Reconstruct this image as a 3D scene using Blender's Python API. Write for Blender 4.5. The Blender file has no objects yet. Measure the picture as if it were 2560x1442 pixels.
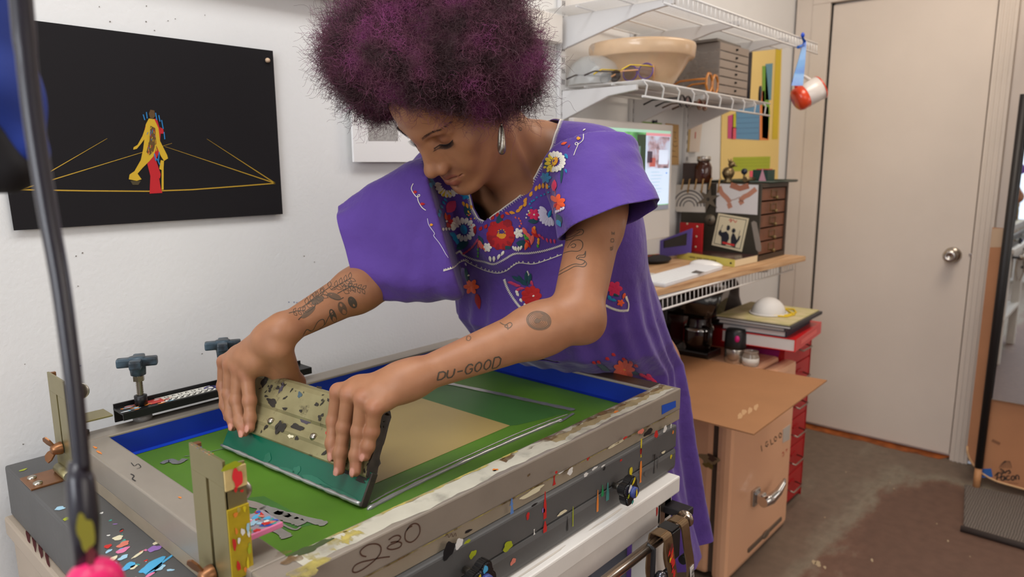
import bpy, bmesh, math, random
import numpy as np
from mathutils import Vector, Matrix, Euler
from mathutils.bvhtree import BVHTree
from mathutils import noise as mnoise

scene = bpy.context.scene
COL = scene.collection
rad = math.radians

# ------------------------------------------------------------------ camera
RM = ((0.66317, -0.748456, -0.004369), (0.132634, 0.111772, 0.984843), (-0.736623, -0.653698, 0.173395))
CX = Vector(RM[0]); CY = Vector(RM[1]); CZ = Vector(RM[2])      # camera right, up, back
CAM = Vector((0.0, 0.0, 1.30))
FPX = 1755.0                                                     # focal length in pixels of a 2560 wide frame
cam_data = bpy.data.cameras.new('camera')
cam_data.sensor_width = 36.0
cam_data.lens = FPX / 2560.0 * 36.0
cam_data.clip_start = 0.02
cam = bpy.data.objects.new('camera', cam_data)
COL.objects.link(cam)
cam.matrix_world = Matrix(((CX.x, CY.x, CZ.x, CAM.x), (CX.y, CY.y, CZ.y, CAM.y), (CX.z, CY.z, CZ.z, CAM.z), (0, 0, 0, 1)))
cam_data.dof.use_dof = True
cam_data.dof.focus_distance = 1.02
cam_data.dof.aperture_fstop = 5.0
scene.camera = cam

# ------------------------------------------------------------------ world, lights, exposure
scene.view_settings.view_transform = 'Standard'
scene.view_settings.look = 'None'
scene.view_settings.gamma = 1.0
scene.view_settings.use_curve_mapping = False
scene.view_settings.exposure = 0.0
world = bpy.data.worlds.new('world'); scene.world = world
world.use_nodes = True
world.node_tree.nodes['Background'].inputs[0].default_value = (0.8, 0.85, 1.0, 1)
world.node_tree.nodes['Background'].inputs[1].default_value = 0.3

def area_light(name, loc, target, sx, sy, power, color):
    d = bpy.data.lights.new(name, 'AREA'); d.shape = 'RECTANGLE'; d.size = sx; d.size_y = sy
    d.energy = power; d.color = color
    o = bpy.data.objects.new(name, d); COL.objects.link(o); o.location = loc
    o.rotation_euler = (Vector(target) - Vector(loc)).to_track_quat('-Z', 'Y').to_euler()
    return o
area_light('ceiling_light_over_press', (0.05, 0.50, 2.56), (0.05, 0.50, 0.0), 2.3, 0.5, 26, (0.97, 0.985, 1.0))
area_light('ceiling_light_over_desk', (2.45, 0.25, 2.56), (2.45, 0.30, 0.0), 1.0, 0.5, 16.5, (1.0, 0.87, 0.73))
area_light('window_daylight', (-2.85, -0.10, 1.95), (1.0, 1.0, 1.0), 2.0, 1.2, 66, (0.90, 0.94, 1.0))
area_light('fill_light_from_right', (1.2, -2.45, 1.75), (1.4, 0.8, 0.8), 2.4, 1.4, 24, (1.0, 0.91, 0.82))  # added fill, brightens the faces turned towards the right wall

# ------------------------------------------------------------------ helpers
def at_depth(px, py, d):
    return CAM + (CX * ((px - 1280) / FPX) - CY * ((py - 721) / FPX) - CZ) * d
def ray_dir(px, py):
    return (CX * ((px - 1280) / FPX) - CY * ((py - 721) / FPX) - CZ).normalized()
def on_x(px, py, X):
    r = ray_dir(px, py); return CAM + r * ((X - CAM.x) / r.x)
def on_y(px, py, Y):
    r = ray_dir(px, py); return CAM + r * ((Y - CAM.y) / r.y)
def on_z(px, py, Z):
    r = ray_dir(px, py); return CAM + r * ((Z - CAM.z) / r.z)

def lin(c):
    return c / 12.92 if c <= 0.04045 else ((c + 0.055) / 1.055) ** 2.4
def rgb(r, g, b):
    return (lin(r / 255), lin(g / 255), lin(b / 255), 1.0)

MATS = {}
def mat(name, col, rough=0.5, metal=0.0, var=0.0, scale=20.0, bump=0.0, bscale=80.0, col2=None, coat=0.0, trans=0.0, emit=0.0, sss=0.0, sheen=0.0, ior=1.45, spec=0.5):
    if name in MATS: return MATS[name]
    m = bpy.data.materials.new(name); m.use_nodes = True
    nt = m.node_tree; b = nt.nodes['Principled BSDF']
    c = rgb(*col)
    b.inputs['Base Color'].default_value = c
    b.inputs['Roughness'].default_value = rough
    b.inputs['Metallic'].default_value = metal
    b.inputs['Coat Weight'].default_value = coat
    b.inputs['Coat Roughness'].default_value = 0.1
    b.inputs['Transmission Weight'].default_value = trans
    b.inputs['IOR'].default_value = ior
    b.inputs['Specular IOR Level'].default_value = spec
    b.inputs['Sheen Weight'].default_value = sheen
    b.inputs['Sheen Roughness'].default_value = 0.4
    if sss:
        b.inputs['Subsurface Weight'].default_value = sss
        b.inputs['Subsurface Radius'].default_value = (0.012, 0.005, 0.003)
        b.inputs['Subsurface Scale'].default_value = 1.0
    if emit:
        b.inputs['Emission Color'].default_value = c
        b.inputs['Emission Strength'].default_value = emit
    if var or col2:
        tc = nt.nodes.new('ShaderNodeTexCoord')
        n = nt.nodes.new('ShaderNodeTexNoise'); n.inputs['Scale'].default_value = scale; n.inputs['Detail'].default_value = 6
        nt.links.new(tc.outputs['Object'], n.inputs['Vector'])
        r = nt.nodes.new('ShaderNodeValToRGB')
        if col2:
            c2 = rgb(*col2); r.color_ramp.elements[0].position = 0.38; r.color_ramp.elements[1].position = 0.62
            r.color_ramp.elements[0].color = c; r.color_ramp.elements[1].color = c2
        else:
            r.color_ramp.elements[0].position = 0.3; r.color_ramp.elements[1].position = 0.7
            r.color_ramp.elements[0].color = tuple(x * (1 - var) for x in c[:3]) + (1,)
            r.color_ramp.elements[1].color = tuple(min(1, x * (1 + var)) for x in c[:3]) + (1,)
        nt.links.new(n.outputs['Fac'], r.inputs['Fac'])
        nt.links.new(r.outputs['Color'], b.inputs['Base Color'])
    if bump:
        tc2 = nt.nodes.new('ShaderNodeTexCoord')
        n2 = nt.nodes.new('ShaderNodeTexNoise'); n2.inputs['Scale'].default_value = bscale; n2.inputs['Detail'].default_value = 4
        nt.links.new(tc2.outputs['Object'], n2.inputs['Vector'])
        bp = nt.nodes.new('ShaderNodeBump'); bp.inputs['Strength'].default_value = bump; bp.inputs['Distance'].default_value = 0.002
        nt.links.new(n2.outputs['Fac'], bp.inputs['Height']); nt.links.new(bp.outputs['Normal'], b.inputs['Normal'])
    MATS[name] = m
    return m
def nodes_of(m):
    return m.node_tree, m.node_tree.nodes['Principled BSDF']

class MB:
    """collects shapes into one mesh, with a material slot per shape"""
    def __init__(s): s.bm = bmesh.new(); s.mats = []
    def mi(s, m):
        if m not in s.mats: s.mats.append(m)
        return s.mats.index(m)
    def faces(s, verts, faces, m, M=None, smooth=False):
        vs = [s.bm.verts.new((M @ Vector(v)) if M is not None else v) for v in verts]
        i = s.mi(m); out = []
        for f in faces:
            try:
                fc = s.bm.faces.new([vs[k] for k in f]); fc.material_index = i; fc.smooth = smooth; out.append(fc)
            except ValueError: pass
        return out
    def box(s, c, size, m, M=None, bev=0.0, rz=0.0, rot=None):
        t = bmesh.new(); bmesh.ops.create_cube(t, size=1.0)
        for v in t.verts: v.co = Vector((v.co.x * size[0], v.co.y * size[1], v.co.z * size[2]))
        if bev:
            bmesh.ops.bevel(t, geom=t.edges[:], offset=bev, segments=2, affect='EDGES', profile=0.6)
        L = Matrix.Translation(Vector(c)) @ (rot if rot is not None else Matrix.Rotation(rz, 4, 'Z'))
        if M is not None: L = M @ L
        s.add(t, m, L, smooth=False)
    def add(s, t, m, L=None, smooth=False):
        t.verts.ensure_lookup_table(); t.verts.index_update()
        vs = [s.bm.verts.new((L @ v.co) if L is not None else v.co) for v in t.verts]
        i = s.mi(m)
        for f in t.faces:
            try:
                fc = s.bm.faces.new([vs[v.index] for v in f.verts]); fc.material_index = i; fc.smooth = smooth
            except ValueError: pass
        t.free()
    def tube(s, pts, r, m, seg=10, M=None, closed=False, cap=True, flat=1.0):
        pts = [Vector(p) for p in pts]
        n = len(pts)
        rs = r if isinstance(r, (list, tuple)) else [r] * n
        rings = []
        up = None
        i = s.mi(m)
        for k, p in enumerate(pts):
            a = pts[(k - 1) % n] if (closed or k > 0) else p
            b = pts[(k + 1) % n] if (closed or k < n - 1) else p
            d = (b - a)
            if d.length < 1e-9: d = Vector((0, 0, 1))
            d.normalize()
            if up is None:
                up = Vector((0, 0, 1)) if abs(d.z) < 0.9 else Vector((1, 0, 0))
            u = (up - d * up.dot(d))
            if u.length < 1e-6: u = d.orthogonal()
            u.normalize(); up = u
            w = d.cross(u)
            ring = []
            for q in range(seg):
                t = 2 * math.pi * q / seg
                co = p + u * (math.cos(t) * rs[k] * flat) + w * (math.sin(t) * rs[k])
                ring.append(s.bm.verts.new((M @ co) if M is not None else co))
            rings.append(ring)
        for k in range(n if closed else n - 1):
            A = rings[k]; B = rings[(k + 1) % n]
            for q in range(seg):
                f = s.bm.faces.new((A[q], A[(q + 1) % seg], B[(q + 1) % seg], B[q])); f.smooth = True; f.material_index = i
        if cap and not closed:
            f = s.bm.faces.new(rings[0][::-1]); f.material_index = i
            f = s.bm.faces.new(rings[-1]); f.material_index = i
    def lathe(s, prof, m, c=(0, 0, 0), seg=32, M=None, axis=None, smooth=True, closed=False):
        """prof: list of (r, z); about the z axis at c, or about the given axis direction"""
        L = Matrix.Translation(Vector(c))
        if axis is not None: L = L @ Vector(axis).to_track_quat('Z', 'Y').to_matrix().to_4x4()
        if M is not None: L = M @ L
        i = s.mi(m); rings = []
        for (r, z) in prof:
            if r < 1e-6: rings.append([s.bm.verts.new(L @ Vector((0, 0, z)))])
            else: rings.append([s.bm.verts.new(L @ Vector((r * math.cos(2 * math.pi * q / seg), r * math.sin(2 * math.pi * q / seg), z))) for q in range(seg)])
        for A, B in zip(rings[:-1], rings[1:]):
            for q in range(seg):
                q2 = (q + 1) % seg
                vs = []
                if len(A) == 1 and len(B) == 1: continue
                if len(A) == 1: vs = [A[0], B[q2], B[q]]
                elif len(B) == 1: vs = [A[q], A[q2], B[0]]
                else: vs = [A[q], A[q2], B[q2], B[q]]
                f = s.bm.faces.new(vs); f.smooth = smooth; f.material_index = i
    def prism(s, poly, h, m, M, bev=0.0, z0=0.0):
        """poly in local xy, extruded z0..z0+h, placed by M"""
        t = bmesh.new()
        vs = [t.verts.new((p[0], p[1], z0)) for p in poly]
        f = t.faces.new(vs)
        if h:
            r = bmesh.ops.extrude_face_region(t, geom=[f])
            for v in r['geom']:
                if isinstance(v, bmesh.types.BMVert): v.co.z += h
            if bev: bmesh.ops.bevel(t, geom=t.edges[:], offset=bev, segments=2, affect='EDGES')
        bmesh.ops.recalc_face_normals(t, faces=t.faces[:])
        s.add(t, m, M)
    def ellipsoid(s, c, r, m, M=None, seg=20, ring=12):
        t = bmesh.new(); bmesh.ops.create_uvsphere(t, u_segments=seg, v_segments=ring, radius=1.0)
        L = Matrix.Translation(Vector(c)) @ Matrix.Diagonal((r[0], r[1], r[2], 1))
        if M is not None: L = M @ L
        s.add(t, m, L, smooth=True)
    def splat(s, p, n, t, w, h, m, seed=0, off=0.0004, jag=0.25, k=12):
        """thin irregular patch of dried paint lying on a surface at p with normal n; t = its long direction"""
        rnd = random.Random(seed)
        n = Vector(n).normalized(); t = Vector(t); t = (t - n * t.dot(n)).normalized(); b = n.cross(t)
        p = Vector(p) + n * off
        vs = []; k = max(k, 20); h1, h2, h3 = [rnd.uniform(0, 6.28) for _ in range(3)]
        for q in range(k):
            a = 2 * math.pi * q / k; j = 1 + jag * (0.5 * math.sin(2 * a + h1) + 0.45 * math.sin(3 * a + h2) + 0.4 * math.sin(5 * a + h3))
            vs.append(p + t * (math.cos(a) * w * 0.5 * j) + b * (math.sin(a) * h * 0.5 * j))
        s.faces(vs, [list(range(k))], m)
    def ribbon(s, pts, n, w, m, off=0.0004):
        """flat stroke along pts lying on a plane of normal n"""
        n = Vector(n).normalized(); P = [Vector(p) + n * off for p in pts]; vs = []
        for k, p in enumerate(P):
            d = P[min(k + 1, len(P) - 1)] - P[max(k - 1, 0)]
            sd = d.cross(n)
            if sd.length < 1e-9: sd = n.orthogonal()
            sd.normalize(); ww = w[k] if isinstance(w, (list, tuple)) else w
            vs += [p + sd * ww * 0.5, p - sd * ww * 0.5]
        s.faces(vs, [[2 * k, 2 * k + 2, 2 * k + 3, 2 * k + 1] for k in range(len(P) - 1)], m)

def link(name, mb, parent=None, kind=None, normals=True):
    me = bpy.data.meshes.new(name)
    if normals: bmesh.ops.recalc_face_normals(mb.bm, faces=mb.bm.faces[:])
    if parent is not None: mb.bm.transform(parent['_mw_inv_'] if False else PINV[parent.name])
    mb.bm.to_mesh(me); mb.bm.free()
    for m in mb.mats: me.materials.append(m)
    o = bpy.data.objects.new(name, me); COL.objects.link(o)
    if parent is not None:
        o.parent = parent; PINV[o.name] = PINV[parent.name]
    else: PINV[o.name] = Matrix.Identity(4)
    if kind: o['kind'] = kind
    return o
PINV = {}
def tag(o, label, cat, group=None, kind=None):
    o['label'] = label; o['category'] = cat
    if group: o['group'] = group
    if kind: o['kind'] = kind
    return o
def thing(name, label, cat, loc=(0, 0, 0), rz=0.0, group=None):
    o = bpy.data.objects.new(name, None); COL.objects.link(o)
    o.empty_display_size = 0.05
    M = Matrix.Translation(Vector(loc)) @ Matrix.Rotation(rz, 4, 'Z')
    o.matrix_world = M; PINV[o.name] = M.inverted()
    tag(o, label, cat, group)
    return o
def part(name, mb, parent, label=None):
    """a mesh built in world coordinates that becomes a child of parent"""
    o = link(name, mb, parent)
    if label: o['label'] = label
    return o
def solo(name, mb, label, cat, group=None, loc=None):
    """a thing that is one mesh; its origin moves to loc"""
    if loc is not None: mb.bm.transform(Matrix.Translation(-Vector(loc)))
    o = link(name, mb)
    if loc is not None: o.location = loc; PINV[o.name] = Matrix.Translation(-Vector(loc))
    tag(o, label, cat, group)
    return o
def struct(name, mb):
    return link(name, mb, kind='structure')
def frame_mat(o, x, y, z):
    """matrix with origin o and the three axes as columns"""
    x = Vector(x); y = Vector(y); z = Vector(z); o = Vector(o)
    return Matrix(((x.x, y.x, z.x, o.x), (x.y, y.y, z.y, o.y), (x.z, y.z, z.z, o.z), (0, 0, 0, 1)))
# ------------------------------------------------------------------ the room
YW = 1.308      # face of the white wall on the left
XD = 3.50       # face of the wall with the door
white_wall = mat('painted_white_wall', (228, 227, 225), rough=0.7, var=0.03, scale=3, bump=0.25, bscale=160)
beige_wall = mat('painted_cream_wall', (226, 213, 202), rough=0.65, var=0.02, scale=4, bump=0.15, bscale=150)
door_paint = mat('painted_cream_door', (216, 203, 190), rough=0.5, var=0.04, scale=2.5, bump=0.06, bscale=260)
trim_paint = mat('painted_cream_trim', (212, 199, 186), rough=0.45, var=0.03, scale=5)
dark_gap = mat('dark_door_gap', (38, 34, 32), rough=0.9)
chip_m = mat('wall_chip', (120, 112, 104), rough=0.9)
blue_chip = mat('blue_paint_fleck', (70, 90, 140), rough=0.6)

mb = MB(); mb.box((0.2, YW + 0.05, 1.3), (6.6, 0.1, 2.6), white_wall)
rnd = random.Random(3)
# small dents and holes in the white wall
for (px, py) in [(248, 17), (366, 15), (420, 52), (512, 38), (438, 47), (275, 54), (365, 54), (386, 76), (206, 632), (190, 640), (195, 715), (505, 884), (62, 910), (58, 1110), (870, 60), (760, 640), (786, 655), (640, 930)]:
    p = on_y(px, py, YW - 0.0004)
    mb.splat(p, (0, -1, 0), (1, 0, 0), rnd.uniform(0.0012, 0.003), rnd.uniform(0.0012, 0.0025), chip_m, seed=px)
for (px, py) in [(735, 755), (742, 756), (748, 755), (755, 757), (200, 914), (722, 755)]:
    mb.splat(on_y(px, py, YW - 0.0004), (0, -1, 0), (1, 0, 0), 0.003, 0.0018, blue_chip, seed=px)
wl = struct('wall_left', mb)
mb = MB(); mb.box((XD + 0.08, 0.9, 1.3), (0.1, 1.0, 2.6), beige_wall)   # narrow return behind the casing
mb.box((XD + 0.05, -1.15, 1.3), (0.1, 3.1, 2.6), beige_wall)
mb.box((XD + 0.05, 0.9, 2.33), (0.1, 1.0, 0.55), beige_wall)
struct('wall_back', mb)
mb = MB(); mb.box((-3.05, -0.6, 1.3), (0.1, 4.0, 2.6), white_wall); struct('wall_rear', mb)
mb = MB(); mb.box((0.2, -2.6, 1.3), (6.6, 0.1, 2.6), white_wall); struct('wall_right', mb)
mb = MB(); mb.box((0.2, -0.6, 2.65), (6.8, 4.2, 0.1), white_wall); struct('ceiling', mb)

# floor: worn brown concrete with patches of grey-green where the paint has gone
fm = mat('worn_painted_concrete', (112, 84, 70), rough=0.62)
nt, b = nodes_of(fm)
tc = nt.nodes.new('ShaderNodeTexCoord')
mp = nt.nodes.new('ShaderNodeMapping'); mp.inputs['Scale'].default_value = (1.2, 2.6, 1)
nt.links.new(tc.outputs['Object'], mp.inputs['Vector'])
n1 = nt.nodes.new('ShaderNodeTexNoise'); n1.inputs['Scale'].default_value = 2.2; n1.inputs['Detail'].default_value = 8; n1.inputs['Roughness'].default_value = 0.65
nt.links.new(mp.outputs['Vector'], n1.inputs['Vector'])
sep = nt.nodes.new('ShaderNodeSeparateXYZ'); nt.links.new(tc.outputs['Object'], sep.inputs['Vector'])
# worn strip: runs along the furniture (y about 0.75) and along the door (x about 3.3)
def math_node(op, a, bb=None, val=None):
    m = nt.nodes.new('ShaderNodeMath'); m.operation = op
    if hasattr(a, 'links'): nt.links.new(a, m.inputs[0])
    else: m.inputs[0].default_value = a
    if bb is not None:
        if hasattr(bb, 'links'): nt.links.new(bb, m.inputs[1])
        else: m.inputs[1].default_value = bb
    return m.outputs[0]
ynear = math_node('MULTIPLY', math_node('SUBTRACT', sep.outputs['Y'], 0.62), 2.2)
xnear = math_node('MULTIPLY', math_node('SUBTRACT', sep.outputs['X'], 3.22), 2.6)
mx = math_node('MAXIMUM', ynear, xnear)
mx = math_node('MINIMUM', mx, 0.30)
mask = math_node('ADD', math_node('MAXIMUM', mx, -0.45), n1.outputs['Fac'])
ramp = nt.nodes.new('ShaderNodeValToRGB')
ramp.color_ramp.elements[0].position = 0.46; ramp.color_ramp.elements[0].color = rgb(112, 84, 70)
ramp.color_ramp.elements[1].position = 0.60; ramp.color_ramp.elements[1].color = rgb(132, 122, 106)
e = ramp.color_ramp.elements.new(0.75); e.color = rgb(120, 104, 90)
e = ramp.color_ramp.elements.new(0.36); e.color = rgb(104, 78, 65)
nt.links.new(mask, ramp.inputs['Fac'])
n2 = nt.nodes.new('ShaderNodeTexNoise'); n2.inputs['Scale'].default_value = 25; n2.inputs['Detail'].default_value = 8
nt.links.new(tc.outputs['Object'], n2.inputs['Vector'])
mixc = nt.nodes.new('ShaderNodeMixRGB'); mixc.blend_type = 'MULTIPLY'; mixc.inputs['Fac'].default_value = 0.45
nt.links.new(ramp.outputs['Color'], mixc.inputs['Color1']); nt.links.new(n2.outputs['Fac'], mixc.inputs['Color2'])
gn = nt.nodes.new('ShaderNodeMixRGB'); gn.blend_type = 'MULTIPLY'; gn.inputs['Fac'].default_value = 1; gn.inputs['Color2'].default_value = (1.25, 1.25, 1.25, 1)
nt.links.new(mixc.outputs['Color'], gn.inputs['Color1'])
nt.links.new(gn.outputs['Color'], b.inputs['Base Color'])
speck_m = mat('pale_floor_scuff', (178, 160, 130), rough=0.8)
orange_edge = mat('exposed_orange_wood', (158, 84, 34), rough=0.6, var=0.5, scale=18)
mb = MB(); mb.box((0.2, -0.6, -0.05), (6.6, 4.0, 0.1), fm)
for (px, py, w) in [(2035, 1405, .03), (2045, 1409, .04), (2062, 1418, .02), (2235, 1221, .012), (2225, 1206, .01), (2370, 1352, .014), (2342, 1309, .01), (2115, 1180, .012), (2062, 1293, .012), (2425, 1391, .008), (2180, 1400, .02)]:
    mb.splat(on_z(px, py, 0.0), (0, 0, 1), (1, .3, 0), w, w * 0.4, speck_m, seed=px)
floor = struct('floor', mb)

# door with its slab, knob, hinge, latch
mb = MB(); mb.box((XD + 0.022, 0.822, 1.015), (0.04, 0.632, 1.99), door_paint, bev=0.002)
door = struct('door_1', mb)
metal_brushed = mat('brushed_nickel', (190, 182, 172), rough=0.28, metal=1.0)
mb = MB()
kp = on_x(2382, 637, XD); 
mb.lathe([(0.0, 0.0), (0.033, 0.0), (0.034, 0.004), (0.029, 0.012), (0.016, 0.016), (0.013, 0.03), (0.018, 0.04), (0.027, 0.05), (0.0285, 0.06), (0.024, 0.07), (0.012, 0.0735), (0.011, 0.0715), (0.0, 0.0715)], metal_brushed, c=(XD + 0.002, kp.y, kp.z), axis=(-1, 0, 0))
part('door_knob', mb, door, 'brushed metal round knob')
mb = MB(); p = on_x(1988, 543, XD)
mb.tube([(XD - 0.004, p.y + 0.008, p.z - 0.045), (XD - 0.004, p.y + 0.008, p.z + 0.045)], 0.006, trim_paint)
mb.box((XD, p.y + 0.004, p.z), (0.004, 0.03, 0.085), trim_paint)
part('hinge', mb, door)
mb = MB(); p = on_x(2428, 636, XD)
mb.box((XD - 0.002, p.y, p.z), (0.006, 0.016, 0.01), metal_brushed, bev=0.001)
part('latch_plate', mb, door)
# dark rebate behind the slab and the casing around it
mb = MB(); mb.box((XD + 0.05, 0.82, 1.0), (0.01, 0.70, 2.1), dark_gap)
struct('trim_1', mb)
mb = MB()
def casing(y0, y1, z0, z1):
    mb.box((XD - 0.004, (y0 + y1) / 2, (z0 + z1) / 2), (0.03, abs(y1 - y0), z1 - z0), trim_paint, bev=0.003)
casing(1.146, 1.225, 0.0, 2.02)
casing(0.5, 0.432, 0.0, 2.02)
for k in range(3): mb.box((XD - 0.02, 0.485 - 0.018 * k, 1.01), (0.008, 0.008, 2.02), trim_paint, bev=0.002)
casing(0.432, 1.225, 2.02, 2.10)
mb.box((XD + 0.03, 1.1435, 1.01), (0.06, 0.006, 2.02), dark_gap)
struct('trim_2', mb)
mb = MB(); mb.box((XD - 0.005, 1.262, 1.3), (0.02, 0.075, 2.6), trim_paint, bev=0.003)   # strip filling the corner
struct('trim_3', mb)
mb = MB()                                                    # worn orange threshold under the door
pts = [(XD + 0.03, 0.50), (XD + 0.03, 1.15), (XD - 0.03, 1.15)]
rr = random.Random(5)
for k in range(14): pts.append((XD - 0.035 - rr.uniform(-.008, .01), 1.12 - 0.045 * k))
mb.prism(pts, 0.004, orange_edge, Matrix.Translation((0, 0, 0.0)))
struct('trim_4', mb)
# pale ledge board high on the left wall
a = on_y(640, 2, YW); bpt = on_y(880, 20, YW)
ledge_m = mat('white_ledge_paint', (232, 226, 218), rough=0.5)
mb = MB(); mb.box((0.95, YW - 0.02, 1.675), (1.4, 0.04, 0.075), ledge_m, bev=0.003)
struct('trim_5', mb)
# ------------------------------------------------------------------ the printing bench
PR = 0.0
PM = Matrix.Translation((0.305, 0.580, 0)) @ Matrix.Rotation(PR, 4, 'Z')      # press frame: u to the back of the room, v to the wall
def P(u, v, z): return PM @ Vector((u, v, z))
PU = (PM.to_3x3() @ Vector((1, 0, 0))); PV = (PM.to_3x3() @ Vector((0, 1, 0)))
PMI = PM.inverted()

alu = mat('worn_aluminium', (160, 150, 137), rough=0.38, metal=0.4, var=0.10, scale=9)
alu_edge = mat('taupe_stained_aluminium', (152, 138, 118), rough=0.5, metal=0.15, var=0.12, scale=14)
stain_y = mat('yellow_green_emulsion_stain', (176, 160, 84), rough=0.6, var=0.25, scale=40)
stain_br = mat('brown_ink_stain', (112, 84, 48), rough=0.6, var=0.4, scale=60)
stain_pale = mat('pale_yellow_wash', (188, 183, 166), rough=0.5, var=0.08, scale=30)
def patchy(m, scale, lo, hi):
    # worn film: gaps where the film has come off
    nt, b = nodes_of(m); tc = nt.nodes.new('ShaderNodeTexCoord'); n = nt.nodes.new('ShaderNodeTexNoise'); n.inputs['Scale'].default_value = scale; n.inputs['Detail'].default_value = 7
    r = nt.nodes.new('ShaderNodeValToRGB'); r.color_ramp.elements[0].position = lo; r.color_ramp.elements[1].position = hi
    nt.links.new(tc.outputs['Object'], n.inputs['Vector']); nt.links.new(n.outputs['Fac'], r.inputs['Fac']); nt.links.new(r.outputs['Color'], b.inputs['Alpha'])
patchy(stain_y, 38, 0.36, 0.62); patchy(stain_br, 34, 0.40, 0.64); patchy(stain_pale, 16, 0.20, 0.46)
blue_tape = mat('blue_painters_tape', (8, 44, 148), rough=0.5, var=0.12, scale=12)
blue_tape_lit = mat('blue_tape_lit_fold', (22, 66, 186), rough=0.45)  # lighter copy of the tape, light painted into its blue
slab_m = mat('paint_spattered_grey_board', (84, 83, 82), rough=0.5, var=0.12, scale=8, bump=0.1, bscale=90)
black_pl = mat('black_plastic', (22, 22, 24), rough=0.4)
pen_m = mat('brown_marker', (78, 50, 36), rough=0.6)
PAINTS = {}
def paint(name, c, rough=0.4):
    if name not in PAINTS: PAINTS[name] = mat('paint_' + name, c, rough=rough)
    return PAINTS[name]
p_red = paint('red', (196, 40, 36)); p_white = paint('white', (225, 222, 216)); p_yel = paint('yellow', (212, 190, 30)); p_or = paint('orange', (224, 130, 50))
p_sky = paint('sky_blue', (78, 168, 212)); p_teal = paint('teal', (70, 150, 140)); p_gr = paint('green', (30, 140, 80)); p_pink = paint('pink', (220, 120, 160))
p_lil = paint('lilac', (150, 110, 180)); p_blk = paint('black', (26, 24, 26)); p_blue = paint('blue', (50, 80, 170)); p_lime = paint('lime', (160, 170, 30)); p_cream = paint('cream', (224, 214, 180)); p_salm = paint('salmon', (214, 120, 100)); p_lblue = paint('pale_blue', (160, 200, 220))

ZB = 0.842      # top of the grey base boards
# white workbench: top board, apron, frame rails, legs
wood_white = mat('white_painted_wood', (226, 221, 214), rough=0.5, var=0.05, scale=14, bump=0.12, bscale=60)
beige_lam = mat('beige_laminate', (176, 160, 142), rough=0.5, var=0.06, scale=6)
grime = mat('grey_grime', (200, 190, 178), rough=0.7, var=0.08, scale=25)
dark_under = mat('dark_storage_shade', (58, 50, 62), rough=0.8)
bench = thing('workbench', 'white painted wooden workbench with a beige left end carrying the grey press boards', 'workbench', (0.65, 0.9, 0.0))
mb = MB()
mb.box(PM @ Vector((0.37, 0.325, 0.744)), (0.78, 0.71, 0.030), wood_white, bev=0.003, rz=PR)
for k, (u, w) in enumerate([(0.55, .10), (0.38, .12)]):
    mb.splat(P(u, -0.018, 0.759), (0, 0, 1), PU, w, 0.004, grime, seed=k)
part('bench_top', mb, bench)
mb = MB()
mb.box(PM @ Vector((0.37, -0.008, 0.706)), (0.765, 0.022, 0.046), wood_white, bev=0.003, rz=PR)
mb.splat(P(0.70, -0.0193, 0.712), PV * -1, (0, 0, 1), 0.016, 0.006, p_red, seed=8)
mb.splat(P(0.36, -0.0193, 0.70), PV * -1, (1, 0, .2), 0.03, 0.006, p_lblue, seed=9)
part('apron', mb, bench)
mb = MB(); mb.box(PM @ Vector((0.37, 0.66, 0.706)), (0.765, 0.022, 0.046), wood_white, rz=PR); part('apron', mb, bench)
mb = MB(); mb.box(PM @ Vector((0.742, 0.326, 0.706)), (0.022, 0.644, 0.046), wood_white, rz=PR, bev=0.003); part('apron', mb, bench)
for (u, v) in ((0.728, 0.006), (0.728, 0.64), (0.02, 0.006), (0.02, 0.64)):
    mb = MB(); mb.box(P(u, v, 0.364), (0.05, 0.05, 0.728), wood_white, bev=0.003, rz=PR); part('leg', mb, bench)
mb = MB(); mb.box(PM @ Vector((0.40, 0.28, 0.30)), (0.72, 0.60, 0.02), wood_white, rz=PR); part('lower_shelf', mb, bench)
mb = MB(); mb.box((0.268, 0.95, 0.7435), (0.065, 0.66, 0.0305), beige_lam, bev=0.004)
for k in range(4):
    mb.splat((0.243, 1.18 - 0.03 * k, 0.7593), (0, 0, 1), (0.2, 1, 0), 0.05, 0.004, mat('dark_red_ink', (82, 34, 34), rough=0.6), seed=k)
mb.box((0.250, 0.95, 0.60), (0.016, 0.64, 0.26), beige_lam, bev=0.003)
part('side_panel', mb, bench, 'beige laminate end panel')

# grey base boards (two layers) with the spatter on top and on the long side
def board(name, label, u0, u1, v0, v1, z0, z1, bev):
    t = MB(); t.box(PM @ Vector(((u0 + u1) / 2, (v0 + v1) / 2, (z0 + z1) / 2)), (u1 - u0, v1 - v0, z1 - z0), slab_m, bev=bev, rz=PR)
    return t
BV = -0.008      # v of the long front side
mb = board('x', '', -0.060, 0.782, BV, 0.696, 0.800, ZB, 0.003)
mb.box(PM @ Vector((-0.0515, 0.344, 0.801)), (0.018, 0.704, 0.080), slab_m, bev=0.003, rz=PR)
rnd = random.Random(11)
def drip(mb, px, py0, py1, m, w=0.004, V=BV):
    """paint run on the long side of the boards, between two heights of the photo"""
    n = PV * -1
    # plane through P(0, V, 0) with normal n
    def hit(x, y):
        r = ray_dir(x, y); return CAM + r * ((P(0, V, 0) - CAM).dot(n) / r.dot(n))
    a = hit(px, py0); b = hit(px, py1)
    b.x, b.y = a.x, a.y
    pts = [a.lerp(b, t / 6) for t in range(7)]
    mb.ribbon(pts, n, [w * (0.9 + 0.5 * math.sin(7 * t + px)) for t in range(6)] + [w * 1.3], m, off=0.0006)
def sidesplat(mb, px, py, w, h, m, V=BV, t=None):
    n = PV * -1; r = ray_dir(px, py); q = CAM + r * ((P(0, V, 0) - CAM).dot(n) / r.dot(n))
    mb.splat(q, n, t or PU, w, h, m, seed=int(px + py), off=0.0006)
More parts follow.
